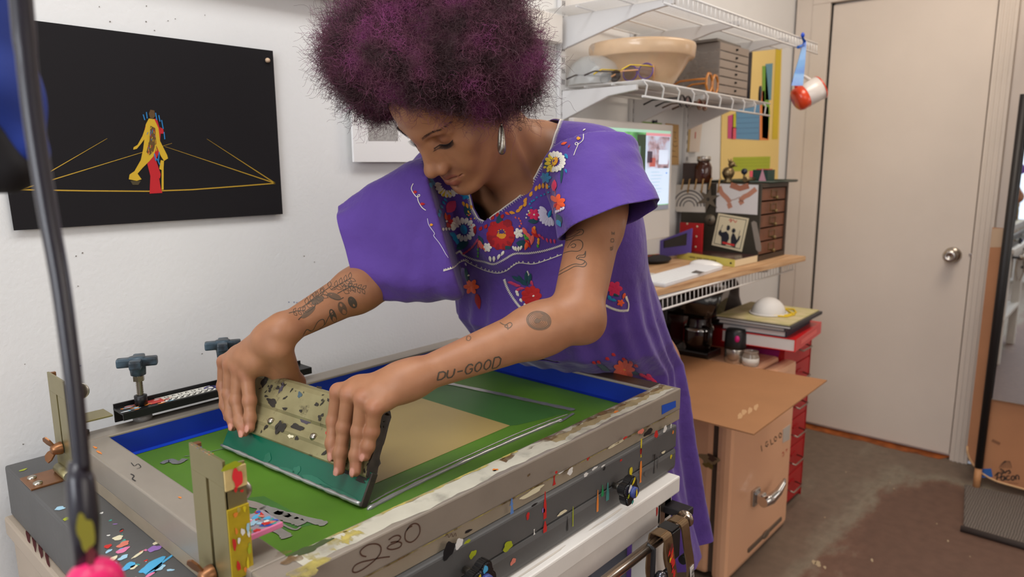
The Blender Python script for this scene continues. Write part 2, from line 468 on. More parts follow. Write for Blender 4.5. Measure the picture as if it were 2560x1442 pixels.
drip(mb, 1362, 1228, 1296, p_red, .005); drip(mb, 1279, 1247, 1284, paint('denim', (90, 130, 190)), .005)
drip(mb, 1603, 1096, 1142, p_yel, .003); drip(mb, 1602, 1120, 1135, p_red, .004)
for (px, py, w, h, m) in [(1425, 1178, .014, .01, p_white), (1464, 1186, .012, .006, p_white), (1486, 1170, .014, .004, p_white), (1507, 1164, .01, .003, p_white), (1510, 1171, .006, .006, p_blk), (1390, 1180, .006, .004, p_red), (1319, 1289, .007, .01, p_red), (1358, 1275, .006, .008, p_lil), (1335, 1261, .014, .003, p_blk), (1147, 1358, .014, .012, p_white), (1168, 1353, .01, .005, p_lime), (1181, 1385, .012, .01, p_lime), (1562, 1094, .012, .004, p_red), (1602, 1078, .02, .008, p_salm), (1640, 1085, .012, .014, p_red), (1662, 1072, .012, .012, p_white), (1677, 1064, .004, .008, p_white), (1682, 1080, .006, .006, p_or), (1620, 1080, .03, .01, p_blk), (1552, 1150, .006, .004, p_red), (1121, 1375, .02, .02, p_blk)]:
    sidesplat(mb, px, py, w, h, m)
base = thing('press_base', 'grey paint-spattered press boards stacked in two layers on the white bench', 'press base', P(0.36, 0.3, 0.760), PR)
for k in range(30):                         # spatter on the left end, next to the frame
    u = rnd.uniform(-0.05, -0.012); v = rnd.uniform(0.14, 0.42)
    s_ = rnd.uniform(0.0015, 0.006)
    mb.splat(P(u, v, ZB), (0, 0, 1), (rnd.uniform(-1, 1), rnd.uniform(-1, 1), 0), s_ * rnd.uniform(1, 2.2), s_, rnd.choice([p_white, p_pink, p_sky, p_lil, p_lblue, p_cream, p_lime, p_blk, p_red, p_teal]), seed=k, off=0.0004 + k * 1e-6)
for (px, py, w, h, m) in [(295, 1345, .013, .011, p_cream), (308, 1361, .015, .012, p_salm), (307, 1376, .018, .009, p_pink), (270, 1366, .01, .008, p_red), (386, 1372, .016, .013, p_lil), (308, 1394, .012, .009, p_lblue), (284, 1396, .01, .008, p_cream), (322, 1416, .02, .011, p_sky), (334, 1418, .01, .007, p_cream), (382, 1415, .034, .02, p_sky), (410, 1404, .05, .004, p_sky), (400, 1420, .012, .01, p_lblue), (345, 1387, .02, .004, p_cream), (392, 1357, .012, .006, p_cream), (374, 1438, .012, .006, p_pink), (425, 1370, .008, .003, p_sky), (58, 1175, .012, .006, p_lime), (150, 1271, .012, .012, p_lblue), (168, 1297, .012, .008, p_lime)]:
    q = on_z(px, py, ZB); mb.splat(q, (0, 0, 1), (1, .5, 0), w, h, m, seed=px, off=0.0006)
part('upper_board', mb, base)
mb = board('x', '', -0.042, 0.782, BV - 0.002, 0.696, 0.760, 0.7995, 0.008)
drip(mb, 1362, 1302, 1330, p_red, .006, BV - .002); drip(mb, 1494, 1224, 1278, p_or, .004, BV - .002); drip(mb, 1506, 1212, 1240, p_gr, .005, BV - .002); drip(mb, 1519, 1206, 1250, p_teal, .006, BV - .002)
drip(mb, 1602, 1152, 1205, p_or, .005, BV - .002); drip(mb, 1577, 1168, 1190, p_yel, .007, BV - .002); drip(mb, 1418, 1290, 1326, p_blk, .003, BV - .002); drip(mb, 1432, 1265, 1315, p_lime, .002, BV - .002); drip(mb, 1636, 1135, 1182, p_blk, .004, BV - .002); drip(mb, 1645, 1130, 1170, slab_m, .002, BV - .002); drip(mb, 1335, 1322, 1336, p_white, .003, BV - .002)
for (px, py, w, h, m) in [(1405, 1281, .02, .006, p_cream), (1269, 1365, .02, .012, p_lime), (1677, 1141, .007, .008, p_yel), (1614, 1183, .012, .01, slab_m), (1282, 1403, .012, .008, p_salm), (1658, 1130, .012, .005, p_cream)]:
    sidesplat(mb, px, py, w, h, m, BV - .002)
part('lower_board', mb, base)

# four-lobed clamp knobs on the side of the boards
knob_m = mat('black_knob_plastic', (24, 23, 24), rough=0.3, coat=0.3)
steel = mat('zinc_steel', (168, 160, 148), rough=0.3, metal=1.0)
def lobe_knob(mb, c, axis, R, h, m, seg=48, lobes=4, roll=0.4):
    M = Matrix.Translation(Vector(c)) @ Vector(axis).to_track_quat('Z', 'Y').to_matrix().to_4x4()
    poly = []
    for k in range(seg):
        a = 2 * math.pi * k / seg
        r = R * (0.70 + 0.30 * abs(math.cos(lobes * (a + roll) / 2)) ** 1.2)
        poly.append((r * math.cos(a), r * math.sin(a)))
    mb.prism(poly, h, m, M, bev=min(R, h) * 0.16)
def side_knob(px, py, label, paintset):
    n = PV * -1
    r = ray_dir(px, py); q = CAM + r * ((P(0, BV - 0.022, 0) - CAM).dot(n) / r.dot(n))
    o = thing('star_grip', label, 'knob', q, 0, 'clamp knobs on the side of the press boards')
    mb = MB(); lobe_knob(mb, q - n * 0.002, n, 0.0235, 0.016, knob_m)
    for k, (m, du, dz, w, h) in enumerate(paintset):
        mb.splat(q + n * 0.0145 + PU * du + Vector((0, 0, dz)), n, (1, 0, 1), w, h, m, seed=k)
    part('handwheel', mb, o)
    mb = MB(); mb.lathe([(0, 0), (0.009, 0), (0.0085, 0.006), (0, 0.0065)], mat('blue_knob_centre', (58, 70, 130), rough=0.4), c=q + n * 0.014, axis=n); mb.splat(q + n * 0.0212, n, (0, 0, 1), 0.012, 0.005, p_yel, seed=4)
    part('centre_cap', mb, o, 'blue and yellow centre cap')
    mb = MB(); mb.tube([q - n * 0.021, q - n * 0.003], 0.005, steel); part('screw', mb, o)
side_knob(1562, 1222, 'black four-lobed knob near the right end of the grey boards, daubed white and yellow', [(p_white, -.008, .008, .014, .007), (p_yel, .002, .017, .012, .006), (p_lime, -.012, -.003, .008, .005), (p_teal, .0, -.017, .006, .006)])
side_knob(1192, 1440, 'black four-lobed knob cut by the bottom of the photo, daubed light blue', [(p_sky, 0, .015, .01, .008), (p_blk, .005, -.01, .01, .006), (p_yel, -.01, .01, .006, .004)])

# ------------------------------------------------------------------ screen frame
ZF0, ZF1 = 0.862, 0.902
FU, FV, FB = 0.807, 0.580, 0.040
screen = thing('screen_frame', 'aluminium screen printing frame with green emulsion mesh and blue taped inner edges', 'screen', P(FU / 2, FV / 2, ZF0), PR)
def bar(u0, u1, v0, v1):
    t = MB(); t.box(PM @ Vector(((u0 + u1) / 2, (v0 + v1) / 2, (ZF0 + ZF1) / 2)), (u1 - u0, v1 - v0, ZF1 - ZF0), alu, bev=0.0022, rz=PR); return t
def stain(mb, pts, m, off=0.0004):
    """irregular stain patch on the top of the frame, outlined in photo pixels"""
    vs = [on_z(px, py, ZF1) + Vector((0, 0, off)) for px, py in pts]
    mb.faces(vs, [list(range(len(vs)))], m)
def topstroke(mb, pts, w, m, z=None, off=0.0006):
    mb.ribbon([on_z(px, py, ZF1 if z is None else z) for px, py in pts], (0, 0, 1), w, m, off=off)
nearbar = bar(0, FU, 0, FB)
# wash and drips along the top of the near bar
rr = random.Random(2)
def strip_top(mb, u0, u1, v0, v1, m, off, jit=0.004, n=24):
    vs = []; 
    n = max(n, 60); g1, g2 = rr.uniform(0, 6.28), rr.uniform(0, 6.28)
    wv_ = lambda k, g: jit * (0.6 * math.sin(k * 0.33 + g) + 0.5 * math.sin(k * 0.9 + 2 * g) + 0.35 * math.sin(k * 2.3 + g))
    for k in range(n + 1): vs.append(P(u0 + (u1 - u0) * k / n, max(0.001, v0 + wv_(k, g1)), ZF1 + off))
    for k in range(n, -1, -1): vs.append(P(u0 + (u1 - u0) * k / n, min(FB - 0.0015, v1 + wv_(k, g2)), ZF1 + off))
    mb.faces(vs, [list(range(len(vs)))], m)
strip_top(nearbar, 0.04, 0.795, 0.006, 0.036, stain_pale, 0.0003, 0.003)
strip_top(nearbar, 0.05, 0.40, 0.034, 0.0385, stain_y, 0.0005, 0.002)
strip_top(nearbar, 0.36, 0.80, 0.027, 0.0385, stain_br, 0.0005, 0.004)
strip_top(nearbar, 0.46, 0.80, 0.016, 0.030, mat('olive_stain', (150, 134, 98), rough=0.6, var=0.2, scale=50), 0.00045, 0.004)
strip_top(nearbar, 0.05, 0.12, 0.015, 0.030, stain_y, 0.0005, 0.006, 8)
for (px, py, w, h, m) in [(1238, 1175, .008, .006, p_or), (1237, 1177, .006, .003, p_blk), (760, 1378, .03, .012, mat('dark_green_ink', (62, 74, 40), rough=0.6)), (800, 1361, .028, .01, mat('dark_green_ink', (62, 74, 40), rough=0.6)), (730, 1400, .02, .014, stain_br), (707, 1384, .014, .01, stain_br), (768, 1425, .05, .022, stain_y), (1540, 1030, .012, .006, p_or)]:
    nearbar.splat(on_z(px, py, ZF1), (0, 0, 1), PU, w, h, m, seed=px + 3, off=0.0008, jag=0.4)
# handwritten number on the near side of the frame
def side_hit(px, py, V=0.0):
    n = PV * -1; r = ray_dir(px, py); return CAM + r * ((P(0, V, 0) - CAM).dot(n) / r.dot(n))
def sidestroke(mb, pts, w, m, V=0.0, sm=True):
    if sm: pts = smooth_px(pts)
    mb.ribbon([side_hit(x, y, V) for x, y in pts], PV * -1, w, m, off=0.0005)
def smooth_px(pts, n=6):
    out = []
    P_ = [pts[0]] + list(pts) + [pts[-1]]
    for i in range(1, len(P_) - 2):
        for k in range(n):
            t = k / n
            a, b, c, d = P_[i - 1], P_[i], P_[i + 1], P_[i + 2]
            out.append(tuple(0.5 * ((2 * b[j]) + (-a[j] + c[j]) * t + (2 * a[j] - 5 * b[j] + 4 * c[j] - d[j]) * t * t + (-a[j] + 3 * b[j] - 3 * c[j] + d[j]) * t ** 3) for j in range(len(b))))
    out.append(tuple(pts[-1])); return out
sidestroke(nearbar, [(915, 1391), (903, 1387), (901, 1376), (918, 1362), (939, 1359), (951, 1366), (950, 1382), (936, 1400), (909, 1421), (890, 1430), (881, 1427), (886, 1414), (902, 1405), (923, 1400), (950, 1394), (974, 1391)], 0.0016, pen_m)
sidestroke(nearbar, [(971, 1349), (984, 1340), (996, 1338), (1001, 1344), (992, 1354), (974, 1362), (968, 1370), (980, 1373), (999, 1367), (1003, 1357), (990, 1353), (976, 1356)], 0.0016, pen_m)
sidestroke(nearbar, [(1030, 1314), (1018, 1322), (1012, 1336), (1014, 1350), (1026, 1355), (1040, 1346), (1049, 1330), (1047, 1313), (1036, 1308), (1024, 1314), (1016, 1326)], 0.0016, pen_m)
sidestroke(nearbar, [(1112, 1341), (1118, 1335), (1122, 1343), (1128, 1333), (1132, 1341), (1138, 1332), (1140, 1340)], 0.0008, pen_m)
sidestroke(nearbar, [(1318, 1190), (1325, 1184)], 0.003, stain_br)
part('near_bar', nearbar, screen)
mb = bar(0, FU, FV - FB, FV); part('wall_side_bar', mb, screen)
mb = bar(0, FB, FB, FV - FB)
for (px, py, w, h, m) in [(248, 1131, .02, .003, p_or), (238, 1119, .014, .003, p_or), (450, 1244, .006, .003, p_or), (575, 1335, .012, .008, stain_pale)]:
    mb.splat(on_z(px, py, ZF1), (0, 0, 1), PV, w, h, m, seed=px, off=0.0006)
topstroke(mb, smooth_px([(328, 1157), (336, 1165), (345, 1160), (352, 1168), (342, 1172)]), 0.001, p_blk)
topstroke(mb, smooth_px([(327, 1185), (335, 1190), (331, 1197), (339, 1203)]), 0.0014, p_blk)
part('left_bar', mb, screen)
mb = bar(FU - FB, FU, FB, FV - FB)
mb.faces([P(FU - FB + 0.004, FB + 0.002, ZF1 + 0.0004), P(FU - 0.001, FB + 0.002, ZF1 + 0.0004), P(FU - 0.001, FV - FB, ZF1 + 0.0004), P(FU - FB + 0.006, FV - FB, ZF1 + 0.0004)], [[0, 1, 2, 3]], mat('dark_brown_grime', (66, 50, 38), rough=0.45, var=0.4, scale=18))
part('right_bar', mb, screen)
# stained lower flange under the bars
mb = MB()
for (u0, u1, v0, v1) in ((0.0, FU, 0.001, 0.03), (0.0, FU, FV - 0.03, FV - 0.001), (0.001, 0.03, 0.03, FV - 0.03), (FU - 0.03, FU - 0.001, 0.03, FV - 0.03)):
    mb.box(PM @ Vector(((u0 + u1) / 2, (v0 + v1) / 2, 0.8522)), (u1 - u0, v1 - v0, 0.0195), alu_edge, bev=0.001, rz=PR)
rr = random.Random(9)
for k in range(24):
    u = rr.uniform(0.05, 0.79); mb.ribbon([P(u, 0.001, 0.8615), P(u + 0.02, 0.001, 0.861)], PV * -1, 0.0022, stain_br, off=0.0007)
mb.ribbon([P(0.02, 0.001, 0.8612), P(0.79, 0.001, 0.8612)], PV * -1, 0.0014, stain_y, off=0.0005)
drip(mb, 1385, 1184, 1212, p_red, .006, 0.001); drip(mb, 1278, 1235, 1262, paint('denim', (90, 130, 190)), .006, 0.001)
for (px, py, w, h, m) in [(1330, 1230, .05, .008, p_cream), (1410, 1170, .03, .01, p_white), (1540, 1108, .05, .006, p_cream), (1470, 1140, .008, .012, p_red), (1170, 1327, .012, .004, p_blk)]:
    sidesplat(mb, px, py, w, h, m, 0.001)
mb_flange = mb
part('lower_flange', mb, screen, 'taupe stained lower flange')
# blue tape on the inside walls and a folded strip onto the mesh
mb = MB(); ZM = 0.8645
iu0, iu1, iv0, iv1 = FB + 0.0006, FU - FB - 0.0006, FB + 0.0006, FV - FB - 0.0006
def wallstrip(a, b, z0, z1, m, inset=0.0):
    mb.faces([Vector((a.x, a.y, z0)), Vector((b.x, b.y, z0)), Vector((b.x, b.y, z1)), Vector((a.x, a.y, z1))], [[0, 1, 2, 3]], m)
wallstrip(P(iu0, iv1, 0), P(iu1, iv1, 0), ZM, ZF1 - 0.004, blue_tape)
wallstrip(P(iu1, iv0, 0), P(iu1, iv1, 0), ZM, ZF1 - 0.004, blue_tape)
wallstrip(P(iu0, iv0, 0), P(iu0, iv1, 0), ZM, ZF1 - 0.006, blue_tape)
wallstrip(P(iu0, iv0, 0), P(iu1, iv0, 0), ZM, ZF1 - 0.006, blue_tape)
def flat_strip(u0, u1, v0, v1, m, z=ZM + 0.0006):
    mb.faces([P(u0, v0, z), P(u1, v0, z), P(u1, v1, z), P(u0, v1, z)], [[0, 1, 2, 3]], m)
flat_strip(iu0, iu1, iv1 - 0.012, iv1, blue_tape_lit)
flat_strip(iu1 - 0.012, iu1, iv0, iv1, blue_tape)
part('blue_tape_lining', mb, screen, 'deep blue tape lining the inner walls')
mb = MB()
mb.faces([side_hit(1654, 1013) + PV * -0.0006, side_hit(1689, 1001) + PV * -0.0006, side_hit(1689, 1017) + PV * -0.0006, side_hit(1654, 1036) + PV * -0.0006], [[0, 1, 2, 3]], mat('blue_tape_label', (10, 74, 180), rough=0.5))
part('tape_label', mb, screen, 'small blue tape label at the far end')
# mesh: green emulsion, open tan window, ink
green = mat('green_emulsion', (84, 124, 38), rough=0.45, var=0.22, scale=5, spec=0.3)
green_dark = mat('wet_green_emulsion', (66, 108, 52), rough=0.4, var=0.15, scale=7, spec=0.3)
tan = mat('open_mesh_tan', (176, 152, 90), rough=0.4, var=0.05, scale=6)
ink = mat('silver_ink', (172, 172, 168), rough=0.25, metal=0.55, var=0.08, scale=60, coat=0.3)
mb = MB()
mb.box(PM @ Vector((FU / 2, FV / 2, ZM - 0.001)), (FU - 2 * FB - 0.001, FV - 2 * FB - 0.001, 0.002), green, rz=PR)
def flat(pts, m, off):
    vs = [on_z(px, py, ZM) + Vector((0, 0, off)) for px, py in pts]
    mb.faces(vs, [list(range(len(vs)))], m)
flat([(1035, 985), (1100, 955), (1430, 1030), (1295, 1062), (1275, 1064), (1038, 1003)], green_dark, 0.0002)
flat([(690, 1095), (1020, 985), (1275, 1064), (940, 1208), (880, 1230)], tan, 0.0004)
flat([(560, 1250), (660, 1240), (790, 1310), (690, 1330)], green_dark, 0.0002)
part('mesh', mb, screen, 'green emulsion mesh with an open tan rectangle')
mb = MB()
def inkstroke(pts, w, off=0.0012, h=0.0008):
    pw = [on_z(x, y, ZM) + Vector((0, 0, off)) for x, y in smooth_px(pts, 8)]
    ws = []
    r = random.Random(int(pts[0][0]))
    for k in range(len(pw)): ws.append(w * r.uniform(0.8, 1.15) * (0.55 if k in (0, len(pw) - 1) else 1))
    mb.ribbon(pw, (0, 0, 1), ws, ink, off=0)
def inkbead(pts, r0):
    pw = [on_z(x, y, ZM) + Vector((0, 0, 0.0006)) for x, y in smooth_px(pts, 8)]
    r = random.Random(int(pts[0][1]))
    mb.tube(pw, [r0 * r.uniform(0.75, 1.2) * (0.4 if k in (0, len(pw) - 1) else 1) for k in range(len(pw))], ink, seg=8)
inkbead([(918, 1275), (1010, 1227), (1140, 1165), (1280, 1102), (1392, 1055), (1400, 1053)], 0.0035)
inkbead([(925, 1258), (1000, 1218), (1130, 1158), (1280, 1090), (1380, 1050), (1420, 1036)], 0.0012)
inkstroke([(1398, 1056), (1415, 1046), (1434, 1034)], 0.006)
inkstroke([(1085, 952), (1150, 965), (1260, 988), (1360, 1010), (1436, 1026)], 0.014)
inkstroke([(600, 1252), (690, 1280), (770, 1300), (815, 1312)], 0.012)
inkstroke([(650, 1270), (700, 1290), (740, 1304), (757, 1312)], 0.016)
inkstroke([(600, 1285), (660, 1310), (705, 1333), (718, 1346)], 0.013)
inkstroke([(655, 1272), (695, 1305), (735, 1325), (752, 1318)], 0.003)
inkstroke([(404, 1160), (425, 1152), (445, 1158), (463, 1148)], 0.011)
inkstroke([(460, 1142), (500, 1136), (560, 1122)], 0.0016)
part('silver_ink', mb, screen, 'streaks of wet silver ink')

# ------------------------------------------------------------------ squeegee
S0 = Vector((0.477, 1.028, ZM + 0.0015)); S1 = Vector((0.502, 0.705, ZM + 0.0015))     # ends of the blade edge
SL = (S1 - S0).normalized(); SLEN = (S1 - S0).length
tilt = rad(29.5)
SUP = (Vector((0, 0, 1)) * math.cos(tilt) + SL.cross(Vector((0, 0, -1))).normalized() * 0)  # replaced below
sn = SL.cross(Vector((0, 0, 1))).normalized()           # horizontal, across the blade
if sn.x > 0: sn = -sn                                     # towards the printer's front side (-x)
SUP = (Vector((0, 0, 1)) * math.cos(tilt) - sn * math.sin(tilt)).normalized()
SN = (sn * math.cos(tilt) + Vector((0, 0, 1)) * math.sin(tilt)).normalized()   # out of the front face
SQ = frame_mat(S0, SL, SN, SUP)                           # x along the blade, y out of the front, z up the blade
holder_m = mat('worn_brass_coloured_aluminium', (150, 140, 98), rough=0.40, metal=0.45, bump=0.1, bscale=70)
nt, b = nodes_of(holder_m); tc = nt.nodes.new('ShaderNodeTexCoord'); na = nt.nodes.new('ShaderNodeTexNoise'); na.inputs['Scale'].default_value = 30; na.inputs['Detail'].default_value = 8; na.inputs['Roughness'].default_value = 0.7
nb = nt.nodes.new('ShaderNodeTexNoise'); nb.inputs['Scale'].default_value = 9; nb.inputs['Detail'].default_value = 4
nt.links.new(tc.outputs['Object'], na.inputs['Vector']); nt.links.new(tc.outputs['Object'], nb.inputs['Vector'])
rp = nt.nodes.new('ShaderNodeValToRGB'); rp.color_ramp.elements[0].position = 0.57; rp.color_ramp.elements[0].color = (0, 0, 0, 1); rp.color_ramp.elements[1].position = 0.68; rp.color_ramp.elements[1].color = (1, 1, 1, 1)
nt.links.new(na.outputs['Fac'], rp.inputs['Fac'])
rq = nt.nodes.new('ShaderNodeValToRGB'); rq.color_ramp.elements[0].position = 0.35; rq.color_ramp.elements[0].color = rgb(120, 110, 74); rq.color_ramp.elements[1].position = 0.65; rq.color_ramp.elements[1].color = rgb(168, 158, 116)
nt.links.new(nb.outputs['Fac'], rq.inputs['Fac'])
mxn = nt.nodes.new('ShaderNodeMixRGB'); mxn.inputs['Color2'].default_value = rgb(66, 56, 44)
nt.links.new(rp.outputs['Color'], mxn.inputs['Fac']); nt.links.new(rq.outputs['Color'], mxn.inputs['Color1']); nt.links.new(mxn.outputs['Color'], b.inputs['Base Color'])
grimy = mat('black_ink_grime', (44, 38, 32), rough=0.55, var=0.3, scale=40)
blade_m = mat('green_urethane_blade', (4, 92, 68), rough=0.25, coat=0.2)
endcap_m = mat('dark_crusted_ink_end', (62, 52, 46), rough=0.6, var=0.4, scale=60, bump=0.4, bscale=120)
SQI = SQ.inverted()
sq = thing('squeegee', 'screen printing squeegee with a green blade and worn ink-stained metal handle, held in both hands', 'squeegee', S0.lerp(S1, 0.5), 0)
mb = MB()
mb.box((SLEN / 2, 0, 0.022), (SLEN, 0.009, 0.044), blade_m, M=SQ, bev=0.0006)
rr = random.Random(4)
pw = [SQ @ Vector((SLEN * k / 40, 0.0055, 0.003)) for k in range(41)]
mb.tube(pw, [0.0028 * rr.uniform(0.7, 1.3) for _ in pw], ink, seg=8)
for (x, z, w, h) in [(0.115, 0.010, 0.016, 0.018), (0.165, 0.006, 0.03, 0.008), (0.185, 0.011, 0.016, 0.012), (0.23, 0.007, 0.07, 0.010), (0.28, 0.006, 0.07, 0.007)]:
    mb.splat(SQ @ Vector((x, 0.0047, z)), SN, SL, w, h, mat('thin_ink_film', (36, 104, 80), rough=0.2, var=0.1, scale=50), seed=int(x * 1000))
for k in range(12):
    mb.splat(SQ @ Vector((SLEN - rr.uniform(0.0, 0.05), 0.0047, 0.040 - rr.uniform(0, 0.010))), SN, SL, rr.uniform(.008, .02), rr.uniform(.003, .008), grimy, seed=k, off=0.0005 + k * 1e-5)
part('blade', mb, sq, 'dark green rubber blade edged with silver ink')
mb = MB()
# section of the aluminium holder (y, z), swept along x
prof = [(0.0056, 0.036), (0.0076, 0.038), (0.0078, 0.052), (0.0092, 0.057), (0.0080, 0.062), (0.0064, 0.066), (0.0064, 0.078), (0.0086, 0.0825), (0.0092, 0.090), (0.0096, 0.108), (0.0090, 0.118), (0.0070, 0.1245), (0.0035, 0.128), (0.0, 0.1288)]
HZ = [z for y, z in prof]; HY = [y for y, z in prof]
def hy(z): return float(np.interp(z, HZ, HY))
prof = prof + [(-y, z) for y, z in prof[-2::-1]]
NS = 30
vs = [SQ @ Vector(((SLEN - 0.018 * z / 0.128) * k / NS, y, z)) for k in range(NS + 1) for (y, z) in prof]
npf = len(prof); fs = [[k * npf + q, (k + 1) * npf + q, (k + 1) * npf + q + 1, k * npf + q + 1] for k in range(NS) for q in range(npf - 1)]
fs += [[k * npf + npf - 1, (k + 1) * npf + npf - 1, (k + 1) * npf, k * npf] for k in range(NS)]
mb.faces(vs, fs, holder_m)
def front(px, py, y=0.0092):
    """point of the squeegee's front face seen at a pixel"""
    pl = SQ @ Vector((0, y, 0)); r = ray_dir(px, py); return CAM + r * ((pl - CAM).dot(SN) / r.dot(SN))
for k in range(60):
    x = rr.uniform(0.0, SLEN); z = rr.choice([rr.uniform(0.10, 0.122), rr.uniform(0.082, 0.12), rr.uniform(0.04, 0.06)])
    s_ = rr.uniform(.002, .009)
    mb.splat(SQ @ Vector((x, hy(z) + 0.0002, z)), SN if z < 0.117 else (SN + SUP * 0.5), (rr.uniform(-1, 1), rr.uniform(-1, 1), rr.uniform(-1, 1)), s_, s_ * rr.uniform(.3, .8), grimy, seed=k, off=0.0005 + k * 4e-6, jag=0.4)
for (px, py, w, h, m) in [(750, 987, .008, .010, paint('slate_blue', (70, 90, 100))), (663, 950, .014, .022, grimy), (680, 1005, .026, .010, grimy), (704, 970, .008, .014, mat('violet_grey_ink', (70, 62, 72), rough=0.5)), (790, 968, .014, .006, grimy), (738, 1070, .03, .012, grimy), (700, 1068, .02, .02, grimy), (815, 1078, .006, .006, p_red), (760, 1053, .02, .006, mat('violet_grey_ink', (70, 62, 72), rough=0.5)), (725, 1090, .012, .005, p_cream)]:
    _q = SQI @ front(px, py); mb.splat(SQ @ Vector((_q.x, hy(_q.z) + 0.0002, _q.z)), SN, SL, w, h, m, seed=px, off=0.0004, jag=0.4)
part('handle', mb, sq, 'brass-coloured metal handle stained with ink')
mb = MB()
capp = [(y * 1.06, z) for y, z in prof]
nC = len(capp); capv = []
for x in (SLEN - 0.001, SLEN + 0.0025): capv += [SQ @ Vector((x - 0.018 * z / 0.128 + 0.001 * math.sin(z * 400 + y * 900), y + 0.001 * math.sin(z * 300), z + (0.001 if x > SLEN else 0))) for y, z in capp]
mb.faces(capv, [list(range(nC))[::-1], list(range(nC, 2 * nC))] + [[q, (q + 1) % nC, nC + (q + 1) % nC, nC + q] for q in range(nC)], endcap_m)
mb.box((SLEN + 0.001, 0, 0.022), (0.003, 0.0105, 0.044), endcap_m, M=SQ, bev=0.001)
part('end_cap', mb, sq, 'dark crusted end')
mb = MB()
mb.faces([SQ @ Vector((x - 0.003, y * 1.1, z)) for x in (0.0, 0.003) for y, z in capp], [list(range(nC))[::-1], list(range(nC, 2 * nC))] + [[q, (q + 1) % nC, nC + (q + 1) % nC, nC + q] for q in range(nC)], endcap_m)
part('end_cap', mb, sq)
for (px, py) in [(679, 1053), (785, 1092)]:
    mb = MB(); q = front(px, py, 0.0070)
    mb.lathe([(0.0055, 0.0), (0.0055, 0.002), (0.0045, 0.004), (0.002, 0.0052), (0, 0.0054)], steel, c=q, axis=SN, seg=16)
    part('screw', mb, sq)

